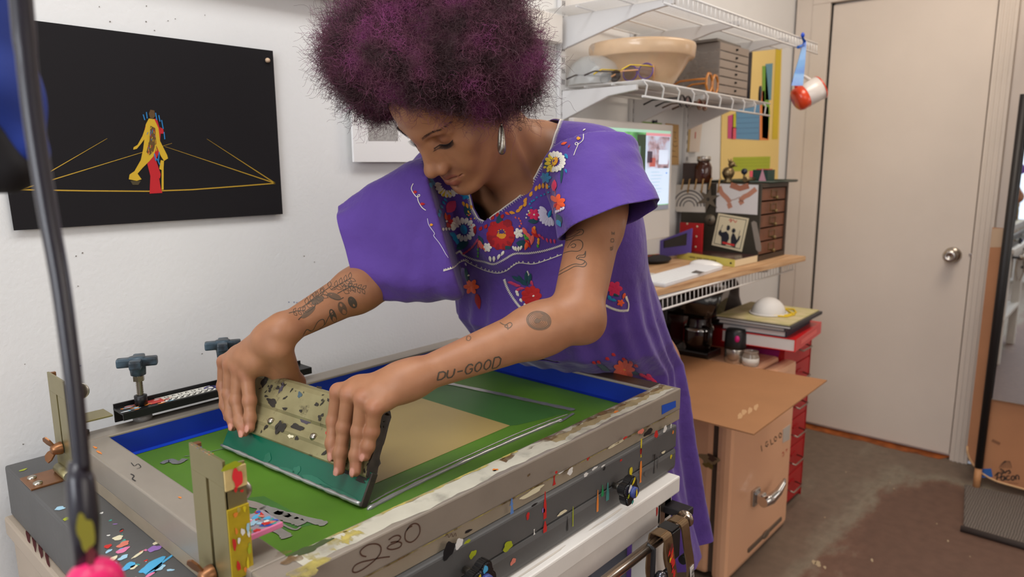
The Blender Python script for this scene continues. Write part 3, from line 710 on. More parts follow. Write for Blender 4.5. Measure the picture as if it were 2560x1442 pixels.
# ------------------------------------------------------------------ hinge clamps at the left end
brass = mat('yellow_zinc_plate', (148, 138, 98), rough=0.36, metal=0.65, var=0.10, scale=8)
copper = mat('copper_wing_nut', (150, 104, 70), rough=0.35, metal=0.8, var=0.12, scale=40)
screw_m = mat('zinc_screw', (186, 180, 168), rough=0.28, metal=1.0)
def hinge_clamp(u, v, label, painty, h=0.150, w=0.052):
    """vertical slotted plate that turns on a barrel hinge; u, v = middle of the plate on the base"""
    o = P(u, v, ZB); t = thing('hinge_clamp', label, 'hinge clamp', o, PR, 'hinge clamps on the left end of the boards')
    M = PM @ Matrix.Translation((u, v, ZB))
    mb = MB()                                           # base leaf screwed to the board
    mb.box((-0.020, 0.012, 0.0015), (0.05, 0.056, 0.003), copper if not painty else brass, M=M, bev=0.0006)
    part('base_leaf', mb, t)
    for (du, dv) in ((-0.033, 0.026), (-0.033, -0.002)):
        mb = MB(); mb.lathe([(0.0062, 0), (0.006, 0.0022), (0.003, 0.0038), (0, 0.004)], screw_m, c=M @ Vector((du, dv, 0.003)), seg=16); part('screw', mb, t)
    mb = MB(); mb.tube([M @ Vector((0.002, -0.024, 0.008)), M @ Vector((0.002, 0.026, 0.008))], 0.0075, brass, seg=16)
    part('hinge_barrel', mb, t)
    # slotted upright plate: two legs beside the slot, plus a return flange
    mb = MB()
    x0 = 0.006
    def slab(y0, y1, z0, z1): mb.box((x0, (y0 + y1) / 2, (z0 + z1) / 2), (0.003, y1 - y0, z1 - z0), brass, M=M, bev=0.0004)
    hw = w / 2
    slab(-hw, hw, 0.004, 0.040); slab(-hw, -0.003, 0.040, h - 0.028); slab(0.003, hw, 0.040, h - 0.028); slab(-hw, hw, h - 0.028, h)
    mb.box((x0 + 0.010, -hw + 0.0015, 0.004 + (h - 0.01) / 2), (0.022, 0.003, h - 0.010), brass, M=M, bev=0.0006)
    mb.box((x0 + 0.004, hw - 0.003, h - 0.004), (0.010, 0.006, 0.006), copper, M=M, bev=0.0004)
    if painty:
        fx = M.to_3x3() @ Vector((0, -1, 0)); rr2 = random.Random(6)
        cols = [mat('mustard_crust', (176, 150, 20), rough=0.5, var=0.2, scale=50), mat('mustard_crust', (176, 150, 20)), p_yel, p_lime, p_red, p_white, p_or, stain_y, p_lblue]
        mb.box((x0 + 0.010, -hw - 0.0012, 0.055 + 0.035), (0.0225, 0.0022, 0.075), cols[0], M=M, bev=0.0005)
        mb.box((x0 + 0.010, -hw - 0.0012, h - 0.020), (0.0225, 0.0022, 0.022), mat('cream_crust', (205, 180, 120), rough=0.5, var=0.2, scale=60), M=M, bev=0.0005)
        mb.splat(M @ Vector((x0 + 0.011, -hw - 0.003, h - 0.020)), fx, (0, 0, 1), 0.020, 0.010, paint('coral_red', (226, 50, 56)), seed=2)
        mb.splat(M @ Vector((x0 + 0.006, -hw - 0.003, h - 0.006)), fx, (1, 0, 0), 0.018, 0.008, p_lime, seed=3)
        for k in range(26):
            q = M @ Vector((x0 + rr2.uniform(0, 0.02), -hw - 0.0028, rr2.uniform(0.01, h - 0.03)))
            mb.splat(q, fx, (0, 0, 1), rr2.uniform(.003, .012), rr2.uniform(.002, .005), rr2.choice(cols[2:]), seed=k, off=0.0003 + k * 2e-5)
        for k in range(10):
            q = M @ Vector((x0, -hw + w * (0.35 + 0.06 * k), h - 0.0005)); mb.splat(q, (0, 0, 1), (0, 1, 0), 0.005, 0.004, rr2.choice([p_blue, p_or, p_cream, p_blk, p_salm]), seed=k, off=0.0003)
    part('slotted_plate', mb, t, 'yellow zinc plate crusted with yellow and red paint' if painty else None)
    # wing nut on the left side
    mb = MB(); c = M @ Vector((x0 - 0.003, 0.002, 0.046)); ax = (M.to_3x3() @ Vector((-1, 0, 0)))
    mb.lathe([(0.0095, 0), (0.0095, 0.004), (0.007, 0.012), (0.0045, 0.014), (0, 0.014)], copper, c=c, axis=ax, seg=20)
    part('wing_nut', mb, t, 'copper wing nut')
    hub = t
    for sgn, ang in ((1, 35), (-1, -35)):
        mb2 = MB()
        a = rad(90 + sgn * 52) if sgn > 0 else rad(-90 - 52 + 104 - 0)
        base_c = c + ax * 0.008
        d = (M.to_3x3() @ Vector((0, 0.55, 0.8 * sgn))).normalized()
        out = (d * 0.85 + ax * 0.5).normalized(); side = out.cross(ax).normalized(); nn = out.cross(side).normalized()
        MM = frame_mat(base_c + d * 0.003, side, nn, out)
        poly = [(-0.004, 0), (0.004, 0), (0.0085, 0.012), (0.0075, 0.019), (0.0, 0.0215), (-0.0075, 0.019), (-0.0085, 0.012)]
        mb2.prism([(x, z) for x, z in poly], 0.0024, copper, MM @ Matrix(((1, 0, 0, 0), (0, 0, 1, -0.0012), (0, 1, 0, 0), (0, 0, 0, 1))), bev=0.0004)
        part('wing', mb2, t)
    # horizontal clamp plate over the frame and its thumb screw
    mb = MB(); mb.box((x0 + 0.032, -0.006, 0.085), (0.06, 0.040, 0.003), brass if not painty else mat('paint_caked_plate', (150, 140, 150), rough=0.5), M=M, bev=0.0006)
    if painty:
        for k in range(36):
            mb.splat(M @ Vector((x0 + 0.032 + rr2.uniform(-.026, .028), -0.006 + rr2.uniform(-.019, .019), 0.0866)), (0, 0, 1), (rr2.uniform(-1, 1), rr2.uniform(-1, 1), 0), rr2.uniform(.006, .016), rr2.uniform(.004, .007), rr2.choice([p_blue, p_sky, p_salm, p_red, p_white, p_pink, p_yel, p_lblue, p_teal]), seed=k, off=0.0003 + k * 2e-5)
        mb.box((x0 + 0.032, -0.027, 0.084), (0.06, 0.003, 0.006), p_pink, M=M, bev=0.001)
    part('clamp_plate', mb, t)
    mb = MB(); sx = x0 + 0.026
    pts = [M @ Vector((sx, -0.004, z)) for z in np.linspace(0.062, 0.118, 29)]
    mb.tube(pts, [0.0046 if k % 2 else 0.0039 for k in range(29)], steel if not painty else mat('pink_caked_thread', (190, 120, 110), rough=0.5), seg=12)
    part('threaded_screw', mb, t)
    mb = MB(); mb.ellipsoid((sx, -0.004, 0.1285), (0.0028, 0.0155, 0.0135), screw_m, M=M @ Matrix.Translation((sx, -0.004, 0)) @ Matrix.Rotation(rad(50), 4, 'Z') @ Matrix.Translation((-sx, 0.004, 0)))
    part('thumb_grip', mb, t, 'ribbed oval thumb grip')
    mb = MB(); mb.lathe([(0, 0), (0.008, 0), (0.008, 0.005), (0.006, 0.006), (0.0, 0.006)], black_pl if not painty else p_salm, c=M @ Vector((sx, -0.004, 0.0602)), seg=20)
    part('pressure_foot', mb, t)
hinge_clamp(-0.014, 0.578, 'brass-coloured hinge clamp with wing nut at the wall side of the frame', False, h=0.156, w=0.072)
hinge_clamp(-0.019, 0.088, 'brass-coloured hinge clamp crusted with yellow paint at the near corner of the frame', True, h=0.178, w=0.072)

# ------------------------------------------------------------------ black clamping bar behind the frame
cb = thing('clamp_bar', 'black channel bar with a scrawled white label along the wall side of the frame', 'clamp bar', P(0.15, FV + 0.01, ZF1), PR)
mb = MB()
b0, b1 = 0.068, 0.40
blackbar = mat('black_steel_bar', (30, 29, 30), rough=0.4, metal=0.3, var=0.2, scale=20)
vb = FV - 0.015
for (cu, cv, su, sv, z0, z1) in (((b0 + b1) / 2, vb + 0.026, b1 - b0, 0.003, ZF1 - 0.0, ZF1 + 0.030), ((b0 + b1) / 2, vb + 0.008, b1 - b0, 0.040, ZF1 + 0.020, ZF1 + 0.024), ((b0 + b1) / 2, vb - 0.012, b1 - b0, 0.003, ZF1 + 0.012, ZF1 + 0.024)):
    mb.box(PM @ Vector((cu, cv, (z0 + z1) / 2)), (su, sv, z1 - z0), blackbar, rz=PR, bev=0.0005)
rr = random.Random(21)
for k in range(30):
    mb.splat(P(b0 + rr.uniform(0.005, 0.075), vb - 0.004 + rr.uniform(-.006, .02), ZF1 + 0.0242), (0, 0, 1), PU, rr.uniform(.004, .016), rr.uniform(.002, .005), rr.choice([p_or, p_or, p_red, p_lblue, p_white]), seed=k, off=0.0003 + k * 1e-5)
part('channel', mb, cb)
mb = MB(); zt = ZF1 + 0.0245
mb.faces([P(b0 + 0.06, vb - 0.009, zt), P(b1 - 0.18, vb - 0.009, zt), P(b1 - 0.18, vb + 0.022, zt), P(b0 + 0.06, vb + 0.022, zt)], [[0, 1, 2, 3]], mat('white_label_paper', (222, 218, 206), rough=0.6))
mb.faces([P(b0 + 0.045, vb - 0.004, zt + .0002), P(b0 + 0.068, vb - 0.004, zt + .0002), P(b0 + 0.068, vb + 0.018, zt + .0002), P(b0 + 0.045, vb + 0.018, zt + .0002)], [[0, 1, 2, 3]], p_red)
def labst(pts, w=0.0012, m=p_blk):
    mb.ribbon([P(b0 + 0.062 + x, vb - 0.009 + y, zt) for x, y in smooth_px(pts, 5)], (0, 0, 1), w, m, off=0.0005)
for k in range(9):                        # scrawled loops
    x = 0.004 + 0.010 * k; labst([(x, .004), (x + .004, .012), (x + .009, .010), (x + .008, .003), (x + .003, .002), (x + .011, .006)])
for k, ch in enumerate(range(7)):
    x = 0.012 + 0.011 * k; labst([(x, .019), (x + .002, .026), (x + .005, .019)] if k % 2 else [(x, .026), (x, .019), (x + .005, .020), (x + .004, .026)], 0.001)
labst([(.075, .018), (.085, .026), (.095, .018), (.088, .010), (.078, .014)], 0.003, mat('violet_scrawl', (70, 60, 140), rough=0.5))
part('scrawled_label', mb, cb, 'white label with black scrawls and a red square')
def clamp_screw(u, label, px_dx=0):
    t = thing('clamp_screw', label, 'clamp screw', P(u, vb + 0.008, ZF1), PR, 'screws through the black clamping bar')
    M = PM @ Matrix.Translation((u, vb + 0.008, ZF1))
    dirty = mat('ink_dusted_black_knob', (34, 36, 40), rough=0.4, col2=(66, 84, 96), scale=45, var=0.1)
    mb = MB()
    z0 = 0.088
    for a in (62, 152):
        mb.box((0, 0, z0 + 0.007), (0.058, 0.017, 0.014), dirty, M=M @ Matrix.Rotation(rad(a), 4, 'Z'), bev=0.003)
    mb.lathe([(0, z0 - 0.014), (0.011, z0 - 0.014), (0.012, z0), (0.012, z0 + 0.015), (0, z0 + 0.0155)], dirty, M=M, seg=20)
    part('cross_knob', mb, t)
    mb = MB(); pts = [M @ Vector((0, 0, z)) for z in np.linspace(0.0, z0 - 0.013, 45)]
    mb.tube(pts, [0.0054 if k % 2 else 0.0045 for k in range(45)], steel, seg=12); part('threaded_rod', mb, t)
    mb = MB(); mb.lathe([(0.006, z0 - 0.024), (0.0085, z0 - 0.024), (0.0085, z0 - 0.016), (0.006, z0 - 0.016)], steel, M=M, seg=6, smooth=False)
    mb.lathe([(0.0055, 0.025), (0.0095, 0.025), (0.0095, 0.040), (0.0055, 0.041)], black_pl, M=M, seg=16); part('collar', mb, t)
    mb = MB(); mb.lathe([(0, 0.0), (0.014, 0.0), (0.0145, 0.005), (0.011, 0.011), (0.006, 0.012)], mat('clear_rubber_foot', (150, 146, 142), rough=0.3, trans=0.4), M=M, seg=24); part('rubber_foot', mb, t)
clamp_screw(0.103, 'black cross-headed clamp screw at the left end of the black bar')
clamp_screw(0.243, 'black cross-headed clamp screw right behind the hand at the far end of the squeegee')
# ------------------------------------------------------------------ implicit surfaces for the figure
def A3(v): return np.array([v[0], v[1], v[2]], dtype=np.float64)
class RoundCone:
    def __init__(s, a, b, ra, rb, k=0.012, sub=False):
        s.a = A3(a); s.b = A3(b); s.ra = ra; s.rb = rb; s.k = k; s.sub = sub
        s.c = (s.a + s.b) / 2; s.R = np.linalg.norm(s.b - s.a) / 2 + max(ra, rb)
    def d(s, p):
        ba = s.b - s.a; l2 = ba @ ba; q = p - s.a
        if l2 < 1e-12: return np.sqrt((q * q).sum(1)) - s.ra
        rr = s.ra - s.rb; a2 = l2 - rr * rr; il2 = 1.0 / l2
        y = q @ ba; z = y - l2
        w = q * l2 - np.outer(y, ba); x2 = (w * w).sum(1)
        y2 = y * y * l2; z2 = z * z * l2
        k = np.sign(rr) * rr * rr * x2
        c1 = np.sign(z) * a2 * z2 > k
        c2 = np.sign(y) * a2 * y2 < k
        out = (np.sqrt(x2 * max(a2, 1e-12) * il2) + y * rr) * il2 - s.ra
        out = np.where(c2, np.sqrt(x2 + y2) * il2 - s.ra, out)
        return np.where(c1, np.sqrt(x2 + z2) * il2 - s.rb, out)
class Ell:
    """ellipsoid with axes given as rows of a matrix"""
    def __init__(s, c, r, ax=None, k=0.012, sub=False):
        s.c = A3(c); s.r = A3(r); s.ax = np.eye(3) if ax is None else np.array(ax, dtype=np.float64); s.k = k; s.sub = sub
        s.R = max(r)
    def d(s, p):
        q = (p - s.c) @ s.ax.T
        k0 = np.sqrt(((q / s.r) ** 2).sum(1)); k1 = np.sqrt(((q / (s.r * s.r)) ** 2).sum(1))
        return k0 * (k0 - 1.0) / np.maximum(k1, 1e-9)
def smin(a, b, k):
    h = np.maximum(k - np.abs(a - b), 0.0) / k
    return np.minimum(a, b) - h * h * k * 0.25
def eval_prims(prims, p):
    d = np.full(len(p), 0.15)
    for q in prims:
        if q.sub: d = -smin(-d, q.d(p), q.k)
        else: d = smin(d, q.d(p), q.k)
    return d
def field_of(prims):
    def f(p, c=None, R=None):
        use = prims if c is None else [q for q in prims if np.linalg.norm(q.c - c) < q.R + R + q.k + 0.022]
        return eval_prims(use, p)
    return f
def surface_nets(f, lo, hi, h, B=14, slack=1.25):
    """sparse surface nets: returns vertices and quads of the zero level of f"""
    lo = A3(lo); hi = A3(hi)
    nb = np.ceil((hi - lo) / (h * B)).astype(int)
    N = nb * B + 2
    g = np.arange(B + 1)
    lat = np.stack(np.meshgrid(g, g, g, indexing='ij'), -1).reshape(-1, 3)
    Rb = B * h * math.sqrt(3) / 2
    bi = np.stack(np.meshgrid(*[np.arange(n) for n in nb], indexing='ij'), -1).reshape(-1, 3)
    cen = lo + (bi + 0.5) * B * h
    dc = f(cen)
    act = bi[np.abs(dc) < Rb * slack + 0.004]
    ids = []; vs = []; quads = []
    corners = np.array([[i, j, k] for i in (0, 1) for j in (0, 1) for k in (0, 1)])
    edges = [(a, b) for a in range(8) for b in range(a + 1, 8) if np.abs(corners[a] - corners[b]).sum() == 1]
    def gid(c): return (c[:, 0] * N[1] + c[:, 1]) * N[2] + c[:, 2]
    for b in act:
        base = b * B
        pts = lo + (lat + base) * h
        c = lo + (base + B / 2) * h
        S = f(pts, c, Rb).reshape(B + 1, B + 1, B + 1)
        neg = S < 0
        if neg.all() or not neg.any(): continue
        cs = [S[i:i + B, j:j + B, k:k + B] for i, j, k in corners]
        cn = sum([(x < 0).astype(np.int8) for x in cs])
        ci = np.argwhere((cn > 0) & (cn < 8))
        if len(ci) == 0: continue
        val = np.stack([x[ci[:, 0], ci[:, 1], ci[:, 2]] for x in cs], 1)
        acc = np.zeros((len(ci), 3)); cnt = np.zeros(len(ci))
        for a, e in edges:
            va, ve = val[:, a], val[:, e]
            m = (va < 0) != (ve < 0)
            t = np.where(m, va / np.where(m, va - ve, 1.0), 0)
            pt = corners[a] + t[:, None] * (corners[e] - corners[a])
            acc += np.where(m[:, None], pt, 0); cnt += m
        v = lo + (ci + base + acc / cnt[:, None]) * h
        ids.append(gid(ci + base)); vs.append(v)
        for ax in range(3):
            sl0 = [slice(0, B)] * 3
            a0 = S[:B, :B, :B]
            sh = [slice(0, B)] * 3; sh[ax] = slice(1, B + 1)
            a1 = S[tuple(sh)]
            m = np.argwhere((a0 < 0) != (a1 < 0))
            if len(m) == 0: continue
            flip = a0[m[:, 0], m[:, 1], m[:, 2]] < 0
            u = (ax + 1) % 3; w = (ax + 2) % 3
            e1 = np.zeros(3, int); e1[u] = 1; e2 = np.zeros(3, int); e2[w] = 1
            mm = m + base
            ok = (mm[:, u] > 0) & (mm[:, w] > 0)
            mm = mm[ok]; flip = flip[ok]
            q = np.stack([gid(mm - e1 - e2), gid(mm - e2), gid(mm), gid(mm - e1)], 1)
            q[~flip] = q[~flip][:, ::-1]
            quads.append(q)
    ids = np.concatenate(ids); vs = np.concatenate(vs); quads = np.concatenate(quads)
    o = np.argsort(ids); ids = ids[o]; vs = vs[o]
    ix = np.searchsorted(ids, quads); ix = np.minimum(ix, len(ids) - 1)
    good = (ids[ix] == quads).all(1)
    return vs, ix[good]
def mesh_from(name, vs, quads, tris=None):
    me = bpy.data.meshes.new(name)
    nq = len(quads); nt_ = 0 if tris is None else len(tris)
    me.vertices.add(len(vs)); me.vertices.foreach_set('co', np.asarray(vs, dtype=np.float32).ravel())
    loops = np.asarray(quads, dtype=np.int32).ravel()
    starts = np.arange(nq) * 4
    if nt_:
        loops = np.concatenate([loops, np.asarray(tris, dtype=np.int32).ravel()]); starts = np.concatenate([starts, nq * 4 + np.arange(nt_) * 3])
    me.loops.add(len(loops)); me.loops.foreach_set('vertex_index', loops)
    me.polygons.add(nq + nt_); me.polygons.foreach_set('loop_start', starts.astype(np.int32))
    me.polygons.foreach_set('use_smooth', np.ones(nq + nt_, dtype=bool))
    me.update(calc_edges=True); me.validate()
    return me
def relax(vs, quads, it=2, w=0.5):
    """light smoothing along the mesh edges"""
    e = np.concatenate([quads[:, [0, 1]], quads[:, [1, 2]], quads[:, [2, 3]], quads[:, [3, 0]]])
    e = np.concatenate([e, e[:, ::-1]])
    n = len(vs); deg = np.bincount(e[:, 0], minlength=n).astype(float)
    for _ in range(it):
        s = np.stack([np.bincount(e[:, 0], weights=vs[e[:, 1], a], minlength=n) for a in range(3)], 1) / np.maximum(deg, 1)[:, None]
        vs = vs * (1 - w) + s * w
    return vs
# ------------------------------------------------------------------ the printer
HC = Vector((0.798, 0.820, 1.391))                         # between the ears
HF = Vector((-0.6961, 0.0436, -0.7166)); HL = Vector((0.0095, -0.9975, -0.0699)); HU = Vector((-0.7179, -0.0555, 0.6940))
HAX = np.array([A3(HF), A3(HL), A3(HU)])
def hp(f, l, u): return HC + HF * f + HL * l + HU * u
TT = Vector((-0.617, -0.05, 0.785)).normalized()           # up along the bent back
TL = Vector((0.43, -0.90, 0.06)); TL = (TL - TT * TL.dot(TT)).normalized()
TF = TL.cross(TT).normalized()
TAX = np.array([A3(TF), A3(TL), A3(TT)])
SHL = Vector((1.03, 0.69, 1.30)); SHR = Vector((0.90, 1.00, 1.275))
ELL_ = Vector((0.815, 0.598, 1.082)); ELR = Vector((0.745, 0.965, 1.110))
WRL = Vector((0.590, 0.699, 1.020)); WRR = Vector((0.540, 0.940, 1.057))
C7 = Vector((0.985, 0.838, 1.322))
PEL = Vector((1.30, 0.86, 0.92))
body = []
def rc(a, b, ra, rb, k=0.012, sub=False): body.append(RoundCone(a, b, ra, rb, k, sub))
def el(c, r, ax=None, k=0.012, sub=False): body.append(Ell(c, r, ax, k, sub))
# head
el(hp(-0.012, 0, 0.045), (0.096, 0.074, 0.088), HAX, 0.01)
el(hp(0.030, 0, -0.018), (0.060, 0.060, 0.086), HAX, 0.03)
el(hp(0.055, 0, 0.055), (0.040, 0.055, 0.045), HAX, 0.02)       # forehead
for s in (1, -1):
    rc(hp(0.004, 0.053 * s, -0.040), hp(0.066, 0.016 * s, -0.098), 0.017, 0.014, 0.028)   # jaw
    el(hp(0.055, 0.040 * s, -0.016), (0.020, 0.022, 0.020), HAX, 0.022)                    # cheekbone
    el(hp(0.066, 0.028 * s, -0.045), (0.018, 0.020, 0.022), HAX, 0.02)
el(hp(0.076, 0, -0.099), (0.0155, 0.019, 0.0155), HAX, 0.016)     # chin
el(hp(0.078, 0, -0.068), (0.0150, 0.026, 0.022), HAX, 0.014)      # muzzle
rc(hp(0.0775, 0.036, 0.029), hp(0.087, 0, 0.027), 0.0095, 0.010, 0.014)
rc(hp(0.0775, -0.036, 0.029), hp(0.087, 0, 0.027), 0.0095, 0.010, 0.014)
for s in (1, -1):
    el(hp(0.090, 0.031 * s, 0.008), (0.013, 0.017, 0.011), HAX, 0.012, True)              # eye hollow
    el(hp(0.0695, 0.031 * s, 0.0075), (0.0125, 0.0148, 0.0118), HAX, 0.004)               # lowered lid over the eyeball
    rc(hp(0.076, 0.018 * s, 0.0175), hp(0.071, 0.045 * s, 0.0165), 0.0034, 0.003, 0.008)  # fold above the lid
    rc(hp(0.0755, 0.019 * s, -0.006), hp(0.070, 0.043 * s, -0.003), 0.0035, 0.003, 0.007)  # lower lid
# nose
rc(hp(0.086, 0, 0.024), hp(0.106, 0, -0.026), 0.0078, 0.0092, 0.014)
el(hp(0.1095, 0, -0.032), (0.0115, 0.0115, 0.0105), HAX, 0.009)
for s in (1, -1):
    el(hp(0.0985, 0.0128 * s, -0.0375), (0.0105, 0.0072, 0.0085), HAX, 0.006)
for s in (1, -1): rc(hp(0.087, 0.009 * s, 0.004), hp(0.089, 0.0125 * s, -0.030), 0.008, 0.0085, 0.010)
# lips
rc(hp(0.0918, 0.0, -0.0618), hp(0.0815, 0.0270, -0.0620), 0.0046, 0.0024, 0.006)
rc(hp(0.0918, 0.0, -0.0618), hp(0.0815, -0.0270, -0.0620), 0.0046, 0.0024, 0.006)
rc(hp(0.0905, 0.006, -0.0735), hp(0.0815, 0.023, -0.0665), 0.0060, 0.0028, 0.006)
rc(hp(0.0905, -0.006, -0.0735), hp(0.0815, -0.023, -0.0665), 0.0060, 0.0028, 0.006)
rc(hp(0.0900, -0.006, -0.0732), hp(0.0900, 0.006, -0.0732), 0.0056, 0.0056, 0.006)
for s in (1, -1):
    rc(hp(0.0958, 0, -0.0670), hp(0.0835, 0.0290 * s, -0.0612), 0.0016, 0.0012, 0.003, True)
rc(hp(0.091, 0, -0.0845), hp(0.0905, 0, -0.0845), 0.004, 0.004, 0.006, True)
for s in (1, -1):                                                                         # ears
    el(hp(-0.008, 0.074 * s, 0.0), (0.018, 0.006, 0.030), HAX, 0.006)
    el(hp(-0.002, 0.073 * s, -0.026), (0.008, 0.005, 0.009), HAX, 0.006)
# neck, shoulders, chest
NB = hp(-0.030, 0, -0.045)
rc(NB, C7 + Vector((-0.015, 0, -0.012)), 0.052, 0.056, 0.02)
rc(hp(0.03, 0, -0.07), C7 + TF * 0.055 + TT * -0.03, 0.034, 0.040, 0.03)
NOTCH = C7 + TF * 0.092 - TT * 0.055
for s in (1, -1):
    rc(hp(-0.012, 0.052 * s, -0.045), NOTCH + TL * 0.014 * s, 0.012, 0.008, 0.028)
rc(C7 + TL * 0.03, SHL + Vector((0.0, 0.02, 0.005)), 0.050, 0.042, 0.03)
rc(C7 - TL * 0.03, SHR + Vector((0.0, -0.02, 0.005)), 0.050, 0.042, 0.03)
rc(NOTCH + TL * 0.02, SHL - TT * 0.01, 0.010, 0.010, 0.02)
rc(NOTCH - TL * 0.02, SHR - TT * 0.01, 0.010, 0.010, 0.02)
CH = C7 - TT * 0.17 + TF * 0.025
rc(NOTCH, C7 + TF * 0.135 - TT * 0.098 - TL * 0.02, 0.04, 0.05, 0.04)
el(CH, (0.098, 0.150, 0.165), TAX, 0.04)
for s in (1, -1): el(CH + TF * 0.065 + TL * 0.07 * s - TT * 0.02, (0.055, 0.06, 0.06), TAX, 0.03)
rc(CH - TT * 0.08, PEL + TT * 0.08, 0.10, 0.105, 0.05)
# arms
def arm(S, E, W, kk):
    d = (E - S).normalized(); g = (W - E).normalized()
    rc(S, S.lerp(E, 0.45), 0.046, 0.043, 0.03)
    rc(S.lerp(E, 0.35), E, 0.043, 0.0375, 0.02)
    rc(E, E.lerp(W, 0.28), 0.0365, 0.0370, 0.016)
    rc(E.lerp(W, 0.22), W, 0.0375, 0.0215, 0.016)
arm(SHL, ELL_, WRL, 0.02); arm(SHR, ELR, WRR, 0.02)
body.append(Ell(ELL_ + Vector((0.018, -0.004, -0.014)), (0.028, 0.028, 0.028), None, 0.02))
# hands: points given on planes parallel to the squeegee face, so that the fingers lie on the metal
def sqp(px, py, off):
    pl = SQ @ Vector((0, off, 0)); r = ray_dir(px, py); return CAM + r * ((pl - CAM).dot(SN) / r.dot(SN))
NAILS = []
def finger(chain, radii, k=0.005):
    for a, b, ra, rb in zip(chain[:-1], chain[1:], radii[:-1], radii[1:]):
        rc(a, b, ra, rb, k)
    for a, ra in list(zip(chain, radii))[1:-1]:
        body.append(Ell(a, (ra * 1.015, ra * 1.015, ra * 1.015), None, 0.005))
    _d = (chain[-1] - chain[-2]).normalized(); _n = (SN - _d * SN.dot(_d)).normalized(); _r = radii[-1]
    body.append(Ell(chain[-1] + _d * _r * 0.3 + _n * _r * 0.80, (_r * 0.95, _r * 0.72, _r * 0.26), np.array([A3(_d), A3(_d.cross(_n)), A3(_n)]), 0.0012))
    NAILS.append((chain[-2], chain[-1], radii[-1]))
FACE = 0.0096
def fchain(pts, off=(0.024, 0.0150, 0.0098, 0.0082)):
    return [sqp(x, y, FACE + o) for (x, y), o in zip(pts, off)]
LH = [fchain([(846, 978), (835, 1052), (830, 1108), (832, 1140)], (0.030, 0.014, 0.0098, 0.0082)),
      fchain([(874, 985), (861, 1068), (851, 1132), (848, 1178)], (0.034, 0.017, 0.0105, 0.0085)),
      fchain([(908, 996), (897, 1078), (890, 1138), (888, 1178)], (0.034, 0.017, 0.0105, 0.0085)),
      fchain([(938, 1020), (931, 1078), (921, 1116), (914, 1141)], (0.028, 0.014, 0.0095, 0.008))]
RH = [fchain([(618, 938), (624, 1002), (625, 1045), (625, 1070)], (0.028, 0.016, 0.0100, 0.0082)),
      fchain([(598, 920), (592, 1000), (600, 1052), (609, 1084)], (0.034, 0.018, 0.0105, 0.0085)),
      fchain([(577, 912), (573, 984), (577, 1038), (583, 1066)], (0.036, 0.019, 0.0105, 0.0085)),
      fchain([(560, 903), (557, 964), (562, 1012), (570, 1042)], (0.032, 0.016, 0.0100, 0.008))]
RADF = [[0.0108, 0.0094, 0.0082, 0.0072], [0.0112, 0.0098, 0.0086, 0.0074], [0.0110, 0.0094, 0.0083, 0.0072], [0.0100, 0.0083, 0.0074, 0.0064]]
def hand(W, F, thumb, trad, side):
    # palm: fan of bones from the wrist to the knuckles
    base = [W + (F[k][0] - W) * 0.22 for k in range(4)]
    for k in range(4):
        rc(base[k], F[k][0], 0.0185, RADF[k][0] * 1.03, 0.014)
    for k in range(3):
        rc(F[k][0].lerp(W, 0.25), F[k + 1][0].lerp(W, 0.25), 0.0115, 0.0110, 0.010)
    rc(W, W + (F[1][0] - W) * 0.25, 0.0215, 0.0205, 0.016)
    rc(W, W + (F[2][0] - W) * 0.25, 0.0215, 0.0205, 0.016)
    for k in range(4): finger(F[k], RADF[k])
    # thumb and the pad at its root
    for a, b, ra, rb in zip(thumb[:-1], thumb[1:], trad[:-1], trad[1:]): rc(a, b, ra, rb, 0.010)
    rc(thumb[1], F[0][0].lerp(W, 0.30), 0.013, 0.012, 0.016)      # web between thumb and first finger
def SQP(x, y, z): return SQ @ Vector((x, y, z))
xL = (SQ.inverted() @ LH[0][0]).x; xR = (SQ.inverted() @ RH[0][0]).x
hand(WRL, LH, [WRL + (LH[0][0] - WRL) * 0.28 + Vector((0, 0.012, -0.006)), SQP(xL - 0.012, -0.031, 0.128), SQP(xL - 0.020, -0.022, 0.098), SQP(xL - 0.024, -0.0180, 0.072)], [0.019, 0.0135, 0.0105, 0.0085], 1)
hand(WRR, RH, [WRR + (RH[0][0] - WRR) * 0.25 + Vector((0.0, -0.014, -0.008)), SQP(xR + 0.022, -0.033, 0.126), SQP(xR + 0.026, -0.023, 0.096), SQP(xR + 0.028, -0.0180, 0.070)], [0.020, 0.0140, 0.0108, 0.0086], -1)
f_body = field_of(body)
import time as _t
_t0 = _t.time()
bv, bq = surface_nets(f_body, (0.40, 0.50, 0.90), (1.22, 1.12, 1.54), 0.0017)
bv = relax(bv, bq, 1, 0.35)
# legs and hips, coarser, under the dress
legs = [RoundCone(PEL + TT * 0.09, PEL + Vector((0.02, 0, -0.02)), 0.095, 0.10, 0.04), Ell(PEL + Vector((0.02, 0.005, -0.03)), (0.085, 0.11, 0.10), None, 0.04)]
for s in (1, -1):
    hip = PEL + Vector((0.03, -0.075 * s, -0.06)); knee = Vector((1.31 - 0.03 * s, 0.87 - 0.10 * s, 0.47)); ank = Vector((1.42 - 0.05 * s, 0.87 - 0.11 * s, 0.085))
    legs += [RoundCone(hip, knee, 0.080, 0.056, 0.03), RoundCone(knee, knee.lerp(ank, 0.35), 0.052, 0.053, 0.02), RoundCone(knee.lerp(ank, 0.35), ank, 0.053, 0.034, 0.02),
             RoundCone(ank + Vector((0.015, 0, -0.045)), ank + Vector((-0.15, -0.01 * s, -0.060)), 0.036, 0.025, 0.03)]
lv, lq = surface_nets(field_of(legs), (1.0, 0.58, 0.0), (1.62, 1.16, 1.14), 0.006)
nb_ = len(bv)
allv = np.concatenate([bv, lv]); allq = np.concatenate([bq, lq + nb_])
me = mesh_from('body', allv, allq)
